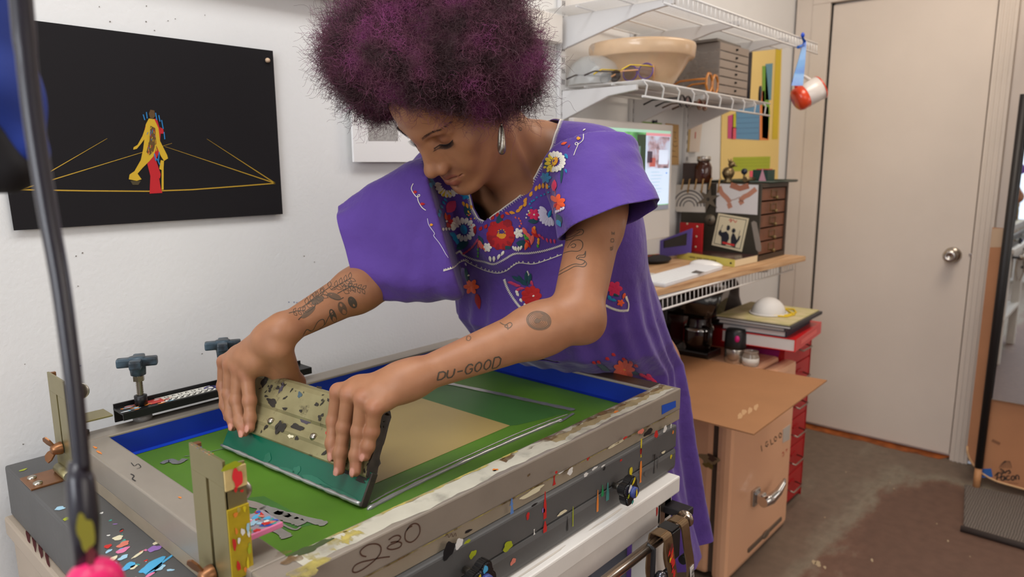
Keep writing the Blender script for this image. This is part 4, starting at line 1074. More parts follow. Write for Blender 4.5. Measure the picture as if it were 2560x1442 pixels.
# skin tone per vertex: lips, lids, knuckles and nails have their own colour
SK = np.array(rgb(163, 113, 81)[:3]); LIP = np.array(rgb(142, 82, 66)[:3]); LID = np.array(rgb(144, 94, 68)[:3]); KN = np.array(rgb(156, 96, 72)[:3]); NAIL = np.array(rgb(196, 138, 120)[:3])
colr = np.tile(SK, (len(allv), 1))
def tint(center, R, c, amt=1.0, axes=None, r3=None):
    global colr
    q = allv - A3(center)
    if r3 is not None: q = (q @ axes.T) / np.array(r3); dd = np.sqrt((q * q).sum(1))
    else: dd = np.sqrt((q * q).sum(1)) / R
    w = np.clip((1.0 - dd) * 3.0, 0, 1)[:, None] * amt
    colr = colr * (1 - w) + c * w
for s in (1, -1):
    tint(hp(0.0905, 0.008 * s, -0.0605), 0, LIP, 0.95, HAX, (0.014, 0.017, 0.0055)); tint(hp(0.0905, 0.008 * s, -0.0735), 0, LIP, 0.95, HAX, (0.014, 0.016, 0.0078))
    tint(hp(0.084, 0.022 * s, -0.0640), 0, LIP, 0.6, HAX, (0.010, 0.008, 0.0045))
    tint(hp(0.078, 0.031 * s, 0.008), 0, LID, 0.9, HAX, (0.012, 0.019, 0.013))
for hnd in (LH, RH):
    for ch in hnd:
        tint(ch[0], 0.016, KN, 0.45); tint(ch[1], 0.013, KN, 0.6); tint(ch[2], 0.011, KN, 0.4); tint(ch[3], 0.016, KN, 0.55)
for a, b, r in NAILS:
    d = (b - a).normalized(); n = (SN - d * SN.dot(d)).normalized(); sd = d.cross(n)
    ax = np.array([A3(d), A3(sd), A3(n)]); tint(b + d * r * 0.25 + n * r * 0.9, 0, NAIL, 1.0, ax, (r * 1.0, r * 0.72, r * 0.7))
at = me.color_attributes.new('skin_tone', 'FLOAT_COLOR', 'POINT')
at.data.foreach_set('color', np.concatenate([colr, np.ones((len(colr), 1))], 1).astype(np.float32).ravel())
skin = mat('warm_brown_skin', (196, 142, 106), rough=0.48, sss=0.10)
nt, b = nodes_of(skin)
va = nt.nodes.new('ShaderNodeAttribute'); va.attribute_name = 'skin_tone'
tcs = nt.nodes.new('ShaderNodeTexCoord')
ns = nt.nodes.new('ShaderNodeTexNoise'); ns.inputs['Scale'].default_value = 45; ns.inputs['Detail'].default_value = 5
nt.links.new(tcs.outputs['Object'], ns.inputs['Vector'])
rp = nt.nodes.new('ShaderNodeValToRGB'); rp.color_ramp.elements[0].position = 0.3; rp.color_ramp.elements[1].position = 0.7
rp.color_ramp.elements[0].color = (0.93, 0.90, 0.89, 1); rp.color_ramp.elements[1].color = (1.05, 1.05, 1.04, 1)
nt.links.new(ns.outputs['Fac'], rp.inputs['Fac'])
mm = nt.nodes.new('ShaderNodeMixRGB'); mm.blend_type = 'MULTIPLY'; mm.inputs['Fac'].default_value = 1
nt.links.new(va.outputs['Color'], mm.inputs['Color1']); nt.links.new(rp.outputs['Color'], mm.inputs['Color2']); nt.links.new(mm.outputs['Color'], b.inputs['Base Color'])
n3 = nt.nodes.new('ShaderNodeTexNoise'); n3.inputs['Scale'].default_value = 420; n3.inputs['Detail'].default_value = 3
nt.links.new(tcs.outputs['Object'], n3.inputs['Vector'])
bp = nt.nodes.new('ShaderNodeBump'); bp.inputs['Strength'].default_value = 0.12; bp.inputs['Distance'].default_value = 0.0008
nt.links.new(n3.outputs['Fac'], bp.inputs['Height']); nt.links.new(bp.outputs['Normal'], b.inputs['Normal'])
person = thing('person', 'person with a plum afro in a purple embroidered dress leaning over the screen', 'person', (1.38, 0.87, 0.0))
me.materials.append(skin)
me.transform(PINV['person'])
body_o = bpy.data.objects.new('body', me); COL.objects.link(body_o); body_o.parent = person; PINV['body'] = PINV['person']
skin_tree = BVHTree.FromPolygons([tuple(v) for v in bv], [tuple(int(i) for i in q) for q in bq])
print('body', len(allv), round(_t.time() - _t0, 1))
# ------------------------------------------------------------------ dress
_rs = np.random.RandomState(7)
class Sines:
    """smooth wandering field made of a few sine waves"""
    def __init__(s, n, k0, k1, seed, squash=(1, 1, 1)):
        r = np.random.RandomState(seed)
        d = r.normal(size=(n, 3)) * np.array(squash); d /= np.linalg.norm(d, axis=1)[:, None]
        s.k = d * r.uniform(k0, k1, size=(n, 1)); s.ph = r.uniform(0, 6.28, n); s.n = n
    def __call__(s, p):
        out = np.zeros(len(p))
        for i in range(s.n): out += np.sin(p @ s.k[i] + s.ph[i])
        return out / math.sqrt(s.n)
wob = Sines(5, 10, 30, 3); wr1 = Sines(4, 60, 110, 5); wr2 = Sines(5, 25, 60, 8)
# horizontal sections of the body of the dress: z, centre x, centre y, half width, half depth, turn in degrees
SEC = np.array([
    (0.42, 1.325, 0.875, 0.248, 0.210, 4), (0.55, 1.318, 0.875, 0.220, 0.192, 4), (0.68, 1.308, 0.873, 0.197, 0.178, 5), (0.80, 1.298, 0.870, 0.182, 0.168, 6),
    (0.875, 1.268, 0.868, 0.180, 0.168, 8), (0.91, 1.215, 0.868, 0.190, 0.180, 10), (0.94, 1.170, 0.868, 0.202, 0.196, 12), (1.00, 1.120, 0.868, 0.205, 0.196, 16), (1.06, 1.092, 0.862, 0.198, 0.178, 19),
    (1.13, 1.055, 0.852, 0.184, 0.148, 22), (1.20, 1.018, 0.846, 0.172, 0.110, 25), (1.27, 0.990, 0.842, 0.150, 0.060, 26)])
def sec_at(z):
    z = np.clip(z, SEC[0, 0], SEC[-1, 0])
    return [np.interp(z, SEC[:, 0], SEC[:, i]) for i in range(1, 6)]
def f_skirt(p):
    cx, cy, a, b, ang = sec_at(p[:, 2])
    t = np.radians(ang)
    dx = p[:, 0] - cx; dy = p[:, 1] - cy
    u = -dx * np.cos(t) - dy * np.sin(t)      # forward
    v = dx * np.sin(t) - dy * np.cos(t)       # to her left
    th = np.arctan2(v, u)
    r = np.sqrt((v / a) ** 2 + (u / b) ** 2)
    d = (r - 1) * np.minimum(a, b)
    z = p[:, 2]
    low = np.clip((1.12 - z) / 0.12, 0, 1); hem = np.clip((1.0 - z) / 0.5, 0, 1)
    w = wob(p)
    fold = 0.0042 * low * np.sin(th * 24 + 2.2 * w) + (0.003 * low + 0.011 * hem) * np.sin(th * 9 + 1.6 * w + 0.8) + 0.004 * hem * np.sin(th * 17 + w * 2)
    d = d + fold
    top = p[:, 2] - 1.27
    return np.maximum(d, top)
class Sleeve:
    def __init__(s, A, B, eA, eB, la, lb, sa, sb, t0=-0.1, n=2.0):
        s.A = A3(A); s.B = A3(B); s.L = np.linalg.norm(s.B - s.A); s.d = (s.B - s.A) / s.L
        def perp(e): e = A3(e); e = e - s.d * (e @ s.d); return e / np.linalg.norm(e)
        s.eA = perp(eA); s.eB = perp(eB); s.la, s.lb, s.sa, s.sb = la, lb, sa, sb; s.t0 = t0; s.n = n
    def t(s, p): return ((p - s.A) @ s.d) / s.L
    def f(s, p):
        t = s.t(p); tc = np.clip(t, 0, 1.15)
        e1 = s.eA[None] * (1 - tc)[:, None] + s.eB[None] * tc[:, None]; e1 /= np.linalg.norm(e1, axis=1)[:, None]
        e2 = np.cross(s.d, e1)
        q = p - (s.A + np.outer(t, s.B - s.A))
        u = (q * e1).sum(1); v = (q * e2).sum(1)
        la = s.la + (s.lb - s.la) * tc; sa = s.sa + (s.sb - s.sa) * tc
        r = ((np.abs(u) / la) ** s.n + (np.abs(v) / sa) ** s.n) ** (1 / s.n)
        d = (r - 1) * np.minimum(la, sa)
        d = d + 0.0026 * wr2(p) + 0.0014 * wr1(p) + 0.0012 * np.sin(21 * tc + 60 * u + 3.0 * wr2(p)) * np.clip(1.1 - tc, 0, 1)
        ang = np.arctan2(v / sa, u / la)
        d = d + 0.0030 * np.sin(7 * ang + 2.0 * wob(p)) * np.clip(tc, 0.15, 1)
        return np.maximum(d, (s.t0 - t) * s.L)
hR0, hR1 = at_depth(822, 531, 1.205), at_depth(944, 742, 1.205)
rR0, rR1 = at_depth(1062, 398, 1.205), at_depth(1122, 756, 1.205)
SLR = Sleeve((rR0 + rR1) / 2, (hR0 + hR1) / 2, rR0 - rR1, hR0 - hR1, (rR0 - rR1).length / 2, (hR0 - hR1).length / 2, 0.085, 0.050, t0=-0.10, n=3.0)
hL0, hL1 = at_depth(1632, 505, 1.10), at_depth(1412, 600, 1.06)
rL0, rL1 = at_depth(1545, 352, 1.20), at_depth(1392, 470, 1.12)
SLL = Sleeve((rL0 + rL1) / 2, (hL0 + hL1) / 2, rL0 - rL1, hL0 - hL1, (rL0 - rL1).length / 2, (hL0 - hL1).length / 2, 0.075, 0.066, t0=0.02, n=2.2)
_cd = A3(CAM) - SLL.B; _cd -= SLL.d * (_cd @ SLL.d); SLL.front = _cd / np.linalg.norm(_cd)
trunk = [RoundCone(C7 + TL * 0.03 - TT * 0.004, SHL + Vector((0.0, 0.02, 0.005)), 0.060, 0.056, 0.03), RoundCone(C7 - TL * 0.03 - TT * 0.004, SHR + Vector((0.0, -0.02, 0.005)), 0.060, 0.056, 0.03),
         Ell(CH, (0.112, 0.164, 0.178), TAX, 0.04), RoundCone(CH - TT * 0.06 - TF * 0.01, PEL + TT * 0.10, 0.118, 0.13, 0.05)]
for s in (1, -1):
    trunk.append(Ell(CH + TF * 0.068 + TL * 0.07 * s - TT * 0.02, (0.064, 0.07, 0.07), TAX, 0.05))
    trunk.append(RoundCone(C7 + TL * 0.105 * s + TF * 0.03 - TT * 0.035, C7 + TF * 0.145 - TT * 0.074 - TL * 0.03, 0.050, 0.042, 0.05))
def f_trunk(p): return eval_prims(trunk, p) + 0.0012 * wr2(p)
def f_dress(p, c=None, R=None):
    d = smin(f_trunk(p), f_skirt(p), 0.05)
    d = smin(d, SLR.f(p), 0.030)
    return smin(d, SLL.f(p), 0.022)
NECK_W = np.array([(-0.060, 0.0), (-0.050, 0.045), (-0.02, 0.074), (0.02, 0.080), (0.06, 0.076), (0.09, 0.062), (0.12, 0.042), (0.140, 0.021), (0.148, 0.008), (0.151, 0.0)])
def neck_c(fw): return np.interp(fw, [0.0, 0.05, 0.15], [0.0, -0.008, -0.054])
def keep(p):
    """positive where the cloth is kept"""
    q = p - A3(C7)
    fw = q @ A3(TF); la = q @ A3(TL); up = q @ A3(TT)
    w = np.interp(fw, NECK_W[:, 0], NECK_W[:, 1], left=-0.05, right=-0.05)
    neck = np.abs(la - neck_c(fw)) - w
    neck = np.where(up > -0.09, neck, 0.05)
    fr = SLR.f(p); fl = SLL.f(p)
    kr = np.where(fr < 0.02, (1.0 - SLR.t(p)) * SLR.L, 0.05)
    kl = np.where(fl < 0.02, (1.0 - SLL.t(p)) * SLL.L + 0.55 * ((p - SLL.B) @ SLL.front), 0.05)
    hem = p[:, 2] - 0.445
    return np.minimum(np.minimum(neck, hem), np.minimum(kr, kl))
dv, dq = surface_nets(f_dress, (0.60, 0.48, 0.40), (1.66, 1.22, 1.42), 0.0048, slack=1.6)
dv = relax(dv, dq, 2, 0.4)
def clip_mesh(v, q, c):
    """cut a quad mesh along the zero line of c, keeping c > 0"""
    tri = np.concatenate([q[:, [0, 1, 2]], q[:, [0, 2, 3]]])
    pos = c > 0
    n = pos[tri].sum(1)
    out = [tri[n == 3]]; nv = list(v); cache = {}
    def cut(a, b):
        k = (a, b) if a < b else (b, a)
        if k not in cache:
            t = c[a] / (c[a] - c[b]); t = min(max(t, 0.02), 0.98); nv.append(v[a] + (v[b] - v[a]) * t); cache[k] = len(nv) - 1
        return cache[k]
    ex = []
    for T in tri[(n == 1) | (n == 2)]:
        P_ = [pos[i] for i in T]
        if sum(P_) == 1:
            i = P_.index(True); a, b_, d_ = T[i], T[(i + 1) % 3], T[(i + 2) % 3]
            ex.append((a, cut(a, b_), cut(a, d_)))
        else:
            i = P_.index(False); a, b_, d_ = T[i], T[(i + 1) % 3], T[(i + 2) % 3]
            x, y = cut(a, b_), cut(a, d_)
            ex.append((x, b_, d_)); ex.append((x, d_, y))
    tris = np.concatenate(out + [np.array(ex, dtype=int).reshape(-1, 3)])
    nv = np.array(nv)
    used = np.unique(tris); remap = -np.ones(len(nv), int); remap[used] = np.arange(len(used))
    return nv[used], remap[tris]
cv, ct = clip_mesh(dv, dq, keep(dv))
dme = mesh_from('dress', cv, np.zeros((0, 4), int), ct)
cloth = mat('purple_cotton', (90, 63, 143), rough=0.75, var=0.06, scale=14, sheen=0.25, spec=0.25)
nt, b = nodes_of(cloth)
tcc = nt.nodes.new('ShaderNodeTexCoord')
nb1 = nt.nodes.new('ShaderNodeTexNoise'); nb1.inputs['Scale'].default_value = 700; nb1.inputs['Detail'].default_value = 2
nb2 = nt.nodes.new('ShaderNodeTexNoise'); nb2.inputs['Scale'].default_value = 22; nb2.inputs['Detail'].default_value = 5
nt.links.new(tcc.outputs['Object'], nb1.inputs['Vector']); nt.links.new(tcc.outputs['Object'], nb2.inputs['Vector'])
b1 = nt.nodes.new('ShaderNodeBump'); b1.inputs['Strength'].default_value = 0.25; b1.inputs['Distance'].default_value = 0.0005
b2 = nt.nodes.new('ShaderNodeBump'); b2.inputs['Strength'].default_value = 0.55; b2.inputs['Distance'].default_value = 0.010
nt.links.new(nb1.outputs['Fac'], b1.inputs['Height']); nt.links.new(nb2.outputs['Fac'], b2.inputs['Height'])
nt.links.new(b2.outputs['Normal'], b1.inputs['Normal']); nt.links.new(b1.outputs['Normal'], b.inputs['Normal'])
dress_tree = BVHTree.FromPolygons([tuple(v) for v in cv], [tuple(int(i) for i in t) for t in ct])
dme.materials.append(cloth)
dme.transform(PINV['person'])
dress = bpy.data.objects.new('dress', dme); COL.objects.link(dress); dress.parent = person; PINV['dress'] = PINV['person']
dress['label'] = 'purple cotton dress with wide sleeves and floral embroidery'
so = dress.modifiers.new('thickness', 'SOLIDIFY'); so.thickness = 0.0016; so.offset = -1.0
print('dress', len(cv), round(_t.time() - _t0, 1))
# ------------------------------------------------------------------ afro
AFC = hp(-0.030, -0.020, 0.078); AFR = (0.166, 0.192, 0.152)
lump = Sines(6, 35, 70, 21); lump2 = Sines(6, 90, 150, 22)
face_cut = [Ell(hp(0.125, 0.0, -0.055), (0.085, 0.105, 0.125), HAX, 0.03), Ell(hp(0.03, 0, -0.13), (0.13, 0.10, 0.10), HAX, 0.03)]
def f_afro(p, c=None, R=None):
    q = (p - A3(AFC)) @ HAX.T
    r = np.array(AFR)
    k0 = np.sqrt(((q / r) ** 2).sum(1)); k1 = np.sqrt(((q / (r * r)) ** 2).sum(1))
    d = k0 * (k0 - 1.0) / np.maximum(k1, 1e-9)
    d = d + 0.010 * lump(p) + 0.0035 * lump2(p)
    for e in face_cut: d = -smin(-d, e.d(p), 0.03)
    qh = (p - A3(HC)) @ HAX.T
    ul = np.interp(qh[:, 1], [-0.2, -0.13, -0.07, 0.0, 0.2], [0.035, 0.012, -0.012, -0.06, -0.08])
    d = -smin(-d, qh[:, 2] - ul, 0.02)
    return d
def f_core(p, c=None, R=None): return f_afro(p) + 0.030
lo = np.array(AFC) - 0.22; hi = np.array(AFC) + 0.22
hv, hq = surface_nets(f_core, lo, hi, 0.005, slack=1.6)
hv = relax(hv, hq, 1, 0.4)
hme = mesh_from('hair', hv, hq)
hairm = bpy.data.materials.new('plum_and_black_hair'); hairm.use_nodes = True
nt, b = nodes_of(hairm)
b.inputs['Roughness'].default_value = 0.55; b.inputs['Specular IOR Level'].default_value = 0.3
g = nt.nodes.new('ShaderNodeNewGeometry')
n1 = nt.nodes.new('ShaderNodeTexNoise'); n1.inputs['Scale'].default_value = 19; n1.inputs['Detail'].default_value = 3
nt.links.new(g.outputs['Position'], n1.inputs['Vector'])
rp = nt.nodes.new('ShaderNodeValToRGB')
rp.color_ramp.elements[0].position = 0.40; rp.color_ramp.elements[0].color = rgb(62, 38, 42)
rp.color_ramp.elements[1].position = 0.72; rp.color_ramp.elements[1].color = rgb(142, 62, 118)
e = rp.color_ramp.elements.new(0.54); e.color = rgb(98, 52, 70)
nt.links.new(n1.outputs['Fac'], rp.inputs['Fac']); nt.links.new(rp.outputs['Color'], b.inputs['Base Color'])
hme.materials.append(hairm)
hme.transform(PINV['person'])
hair = bpy.data.objects.new('hair', hme); COL.objects.link(hair); hair.parent = person; PINV['hair'] = PINV['person']
hair['label'] = 'dark plum rounded afro'
# curls: each a little helix growing outwards from the inner mass
rs = np.random.RandomState(12)
NST, NPT = 30000, 28
pick = hq[rs.randint(0, len(hq), NST)]
wts = rs.dirichlet((1, 1, 1, 1), NST)
root = (hv[pick] * wts[:, :, None]).sum(1)
def grad(f, p, e=0.003):
    g_ = np.stack([f(p + np.eye(3)[i] * e) - f(p - np.eye(3)[i] * e) for i in range(3)], 1); return g_ / np.maximum(np.linalg.norm(g_, axis=1)[:, None], 1e-9)
nrm = grad(f_core, root)
rad_ = root - A3(hp(-0.012, 0, 0.03)); rad_ /= np.linalg.norm(rad_, axis=1)[:, None]
dirn = nrm * 0.6 + rad_ * 0.6 + rs.normal(scale=0.33, size=(NST, 3)); dirn /= np.linalg.norm(dirn, axis=1)[:, None]
L_ = rs.uniform(0.014, 0.040, NST) * np.where(rs.rand(NST) < 0.06, 1.5, 1.0)
fcut = np.minimum(face_cut[0].d(root), face_cut[1].d(root))
L_ = np.where(fcut < 0.045, L_ * 0.5, L_)
cr = rs.uniform(0.0025, 0.0065, NST); turns = rs.uniform(1.5, 3.6, NST); ph = rs.uniform(0, 6.28, NST); hand_ = rs.choice([-1, 1], NST)
u_ = np.cross(dirn, rs.normal(size=(NST, 3))); u_ /= np.linalg.norm(u_, axis=1)[:, None]; w_ = np.cross(dirn, u_)
bend = rs.normal(scale=0.012, size=(NST, 3))
ts = np.linspace(0, 1, NPT)
pts = np.empty((NST, NPT, 3), dtype=np.float32)
for k, t in enumerate(ts):
    a = ph + hand_ * turns * 6.283 * t; rr_ = cr * min(1.0, 0.25 + t * 2)
    pts[:, k] = root + dirn * (L_ * t - 0.006)[:, None] + bend * (t * t) + u_ * (rr_ * np.cos(a))[:, None] + w_ * (rr_ * np.sin(a))[:, None]
hc = bpy.data.hair_curves.new('curls')
hc.add_curves([NPT] * NST)
Mi = np.array(PINV['person']); flatp = pts.reshape(-1, 3) @ Mi[:3, :3].T + Mi[:3, 3]
hc.attributes['position'].data.foreach_set('vector', flatp.astype(np.float32).ravel()) if 'position' in hc.attributes else hc.points.foreach_set('position', flatp.astype(np.float32).ravel())
ra = hc.attributes.get('radius') or hc.attributes.new('radius', 'FLOAT', 'POINT')
ra.data.foreach_set('value', np.tile(np.linspace(0.00022, 0.00012, NPT), NST).astype(np.float32))
hc.materials.append(hairm)
ho = bpy.data.objects.new('curls', hc); COL.objects.link(ho); ho.parent = hair; PINV['curls'] = PINV['person']
print('hair', len(hv), round(_t.time() - _t0, 1))
# ------------------------------------------------------------------ brows, lashes, earring
dark_hair = mat('dark_brow_hair', (38, 24, 22), rough=0.6)
def skin_hit(o, d, dist=1.0):
    h = skin_tree.ray_cast(Vector(o), Vector(d).normalized(), dist)
    return (h[0], h[1]) if h[0] is not None else (None, None)
rr = random.Random(31)
for s in (1, -1):
    mb = MB()
    for k in range(260):
        t = rr.random(); l = (0.013 + 0.042 * t); u = 0.0265 + 0.0085 * math.sin(min(1, t * 1.25) * 1.75) - 0.0035 * max(0, t - 0.6) * 2 + rr.uniform(-1, 1) * 0.0022 * (1 - 0.6 * t)
        o, n = skin_hit(hp(0.2, l * s, u), -HF)
        if o is None: continue
        d = (HL * s * 0.9 + HU * (0.5 - 0.8 * t) + n * 0.15).normalized(); ln = rr.uniform(0.003, 0.0055)
        mb.ribbon([o + n * 0.0002, o + d * ln * 0.5 + n * 0.0006, o + d * ln + n * 0.0003], n, [0.00032, 0.00026, 0.00008], dark_hair, off=0)
    part('eyebrow', mb, person)
    mb = MB()
    for k in range(46):
        t = k / 45; l = 0.0178 + 0.0275 * t; u = -0.0022 + 0.004 * (2 * t - 1) ** 2 + 0.002 * t
        o, n = skin_hit(hp(0.2, l * s, u), -HF)
        if o is None: continue
        ln = 0.0075 + 0.003 * t; d = (HF * 0.75 - HU * 0.45 + HL * s * (0.9 * t - 0.15)).normalized()
        q = o + d * ln * 0.5 - HU * 0.0008; e = o + d * ln + HU * 0.0015
        mb.tube([o - d * 0.001, q, e], [0.00036, 0.00027, 0.00008], dark_hair, seg=4)
    pts = []
    for k in range(16):
        t = k / 15; o, n = skin_hit(hp(0.2, (0.0172 + 0.029 * t) * s, -0.0020 + 0.004 * (2 * t - 1) ** 2 + 0.002 * t), -HF)
        if o is not None: pts.append(o + n * 0.0001)
    mb.tube(pts, 0.0006, dark_hair, seg=5)
    part('eyelashes', mb, person)
silver = mat('tarnished_silver', (150, 142, 130), rough=0.35, metal=1.0, var=0.3, scale=120, bump=0.3, bscale=300)
mb = MB()
ec = at_depth(1254, 347, (HC - CAM).dot(-CZ) - 0.078)
pts = []; rad_e = []
for k in range(32):
    a = 2 * math.pi * k / 32
    pts.append(ec + Vector((0, 0, 0.0175)) * math.cos(a) + (HL * 0.45 + HF * 0.35) * 0.0125 * math.sin(a)); rad_e.append(0.0020 + 0.0034 * (0.5 - 0.5 * math.cos(a)))
mb.tube(pts, rad_e, silver, seg=10, closed=True)
mb.tube([ec + Vector((0, 0, 0.0175)), ec + Vector((0, 0, 0.0225))], 0.0012, silver, seg=6)
e_ = part('earring', mb, person, 'thick tarnished silver hoop')

# ------------------------------------------------------------------ tattoos, laid on the skin as thin ink
ink_tat = mat('faded_tattoo_ink', (104, 82, 64), rough=0.55)
ink_dk = mat('dark_tattoo_ink', (78, 68, 56), rough=0.55)
def surf(tree, px, py, off):
    r = ray_dir(px, py); h = tree.ray_cast(CAM, r, 3.0)
    if h[0] is None: return None, None
    n = h[1] if h[1].dot(r) < 0 else -h[1]
    return h[0] + n * off, n
def surf_stroke(mb, tree, pts, w, m, off=0.0004, sm=True, n=6):
    if sm and len(pts) > 2: pts = smooth_px(pts, n)
    else:
        q = []
        for a, b_ in zip(pts[:-1], pts[1:]):
            for k in range(4): q.append((a[0] + (b_[0] - a[0]) * k / 4, a[1] + (b_[1] - a[1]) * k / 4))
        pts = q + [pts[-1]]
    P_ = []; N_ = []
    for p in pts:
        o, nn = surf(tree, p[0], p[1], off)
        if o is None: continue
        if P_ and (o - P_[-1]).length > 0.03: break
        P_.append(o); N_.append(nn)
    if len(P_) < 2: return
    vs = []
    for k, p in enumerate(P_):
        d = P_[min(k + 1, len(P_) - 1)] - P_[max(k - 1, 0)]
        sd = d.cross(N_[k])
        if sd.length < 1e-9: sd = N_[k].orthogonal()
        sd.normalize(); vs += [p + sd * w / 2, p - sd * w / 2]
    mb.faces(vs, [[2 * k, 2 * k + 2, 2 * k + 3, 2 * k + 1] for k in range(len(P_) - 1)], m)
def surf_blob(mb, tree, px, py, a, b_, ang, m, off=0.0004, rise=0.0, k=14, shape=None):
    """filled ellipse (or petal) given in photo pixels, laid on a surface"""
    o, n = surf(tree, px, py, off + rise)
    if o is None: return
    ca, sa = math.cos(rad(ang)), math.sin(rad(ang)); ring = []
    for q in range(k):
        t = 2 * math.pi * q / k
        x, y = a * math.cos(t), b_ * math.sin(t)
        if shape == 'leaf': y *= (1 - 0.75 * abs(math.cos(t)) ** 2.5)
        if shape == 'drop': y *= (1 - 0.55 * max(0, math.cos(t)))
        h, nn = surf(tree, px + x * ca - y * sa, py + x * sa + y * ca, off)
        if h is None or (h - o).length > 0.05: return
        ring.append(h)
    mb.faces([o] + ring, [[0, 1 + q, 1 + (q + 1) % k] for q in range(k)], m, smooth=True)
mb = MB()
FONT = {'D': [[(0, 0), (0, 1)], [(0, 1), (.55, 1), (.9, .75), (.9, .25), (.55, 0), (0, 0)]], 'U': [[(0, 1), (0, .3), (.2, 0), (.65, 0), (.85, .3), (.85, 1)]], '-': [[(.1, .5), (.8, .5)]],
        'G': [[(.85, .8), (.6, 1), (.25, 1), (0, .7), (0, .3), (.25, 0), (.6, 0), (.85, .2), (.85, .48), (.5, .48)]], 'O': [[(.42, 1), (.1, .8), (0, .5), (.1, .2), (.42, 0), (.75, .2), (.85, .5), (.75, .8), (.42, 1)]]}
bx, by = 1093, 950; ex_, ey_ = 1253, 916
for i, ch in enumerate('DU-GOOD'):
    t0 = i / 7
    ox, oy = bx + (ex_ - bx) * t0, by + (ey_ - by) * t0
    ux, uy = (ex_ - bx) / 7 * 0.86, (ey_ - by) / 7 * 0.86
    hx, hy = 4 + i * 0.3, -(19 + 1.3 * i)
    for st in FONT[ch]:
        surf_stroke(mb, skin_tree, [(ox + ux * x + hx * y, oy + uy * x + hy * y) for x, y in st], 0.0021, ink_dk, sm=False)
# round coin-like tattoo
for k in range(7):
    f_ = 1 - k * 0.14
    surf_stroke(mb, skin_tree, [(1347 + 30 * f_ * math.cos(a), 801 + 23 * f_ * math.sin(a) + 2 * f_ * math.cos(a)) for a in [2 * math.pi * q / 20 for q in range(21)]], 0.0013 if k in (0, 1) else 0.0009, ink_tat)
surf_blob(mb, skin_tree, 1347, 801, 29, 22, 6, mat('shaded_tattoo_grey', (128, 96, 74), rough=0.55), off=0.0002)
surf_blob(mb, skin_tree, 1343, 802, 7, 6, 0, ink_tat, off=0.0005)
surf_stroke(mb, skin_tree, [(1250, 806), (1262, 812), (1275, 806), (1280, 812), (1272, 820), (1262, 816), (1268, 812), (1270, 824)], 0.0013, ink_tat)
surf_stroke(mb, skin_tree, [(1166, 848), (1168, 841), (1174, 840), (1177, 845), (1173, 851), (1167, 850), (1166, 846)], 0.0012, ink_tat)
def C5(*p): return [(820 + x / 3.005, 300 + y / 3.005) for x, y in p]
for st in (C5((1935, 985), (1922, 1012), (1880, 1018), (1868, 1040), (1915, 1052), (1942, 1078), (1920, 1102), (1860, 1098), (1800, 1128), (1740, 1160), (1705, 1190)),
           C5((1935, 985), (1928, 1030), (1890, 1030), (1885, 1045), (1930, 1060), (1905, 1085), (1850, 1082), (1790, 1108), (1720, 1150)),
           C5((1868, 832), (1905, 822), (1920, 838), (1905, 862), (1860, 872), (1830, 895), (1790, 905)), C5((1800, 960), (1830, 915), (1880, 900), (1912, 920), (1910, 960), (1880, 985), (1820, 985), (1770, 1000)),
           C5((1820, 945), (1845, 930), (1862, 940), (1850, 958), (1828, 955)), C5((1790, 890), (1830, 878), (1880, 850), (1895, 838)), C5((1770, 960), (1800, 930), (1810, 965))):
    surf_stroke(mb, skin_tree, st, 0.0012, ink_dk)
for st in (C5((2132, 838), (2132, 862)), C5((2150, 838), (2150, 862)), C5((2141, 845), (2141, 862)), C5((2132, 850), (2150, 850))):
    surf_stroke(mb, skin_tree, st, 0.0013, ink_tat, sm=False)
surf_stroke(mb, skin_tree, C5((2127, 892), (2145, 892), (2147, 905), (2143, 917), (2125, 916), (2124, 903), (2127, 892)), 0.0013, ink_tat, sm=False)
surf_stroke(mb, skin_tree, C5((2140, 945), (2138, 972), (2122, 980), (2120, 958), (2131, 955), (2130, 975)), 0.0013, ink_tat, sm=False)
def C6(*p): return [(640 + x / 2.56, 640 + y / 2.56) for x, y in p]
def leafline(x0, y0, x1, y1, n, ln, wid):
    surf_stroke(mb, skin_tree, C6((x0, y0), ((x0 + x1) / 2 + 8, (y0 + y1) / 2 - 6), (x1, y1)), 0.0013, ink_dk)
    ax, ay = x1 - x0, y1 - y0; L = math.hypot(ax, ay); ax /= L; ay /= L
    for k in range(n):
        t = (k + 1) / n
        for s in (1, -1):
            cx_, cy_ = x0 + (x1 - x0) * t, y0 + (y1 - y0) * t
            dx, dy = ax * 0.6 - ay * 0.8 * s, ay * 0.6 + ax * 0.8 * s
            q = [(cx_ + dx * ln * u - dy * wid * math.sin(u * math.pi), cy_ + dy * ln * u + dx * wid * math.sin(u * math.pi)) for u in (0, .3, .6, 1)]
            q2 = [(cx_ + dx * ln * u + dy * wid * math.sin(u * math.pi), cy_ + dy * ln * u - dx * wid * math.sin(u * math.pi)) for u in (1, .6, .3, 0)]
            surf_stroke(mb, skin_tree, C6(*(q + q2)), 0.0008, ink_dk, n=3)
leafline(480, 215, 600, 145, 4, 40, 10); leafline(560, 190, 680, 212, 4, 34, 9); leafline(290, 330, 420, 250, 4, 44, 12); leafline(210, 365, 300, 350, 3, 30, 8); leafline(330, 300, 470, 200, 3, 40, 12); leafline(520, 240, 600, 200, 2, 40, 12)
for (x, y, a, b_, g, m) in [(617, 296, 16, 10, 60, ink_dk), (553, 335, 18, 10, 65, ink_tat), (492, 382, 18, 8, 70, ink_dk), (335, 360, 22, 7, -40, ink_tat), (500, 258, 18, 8, 20, ink_tat), (395, 285, 18, 8, -30, ink_tat)]:
    q = C6((x, y))[0]; surf_blob(mb, skin_tree, q[0], q[1], a, b_, g, m)
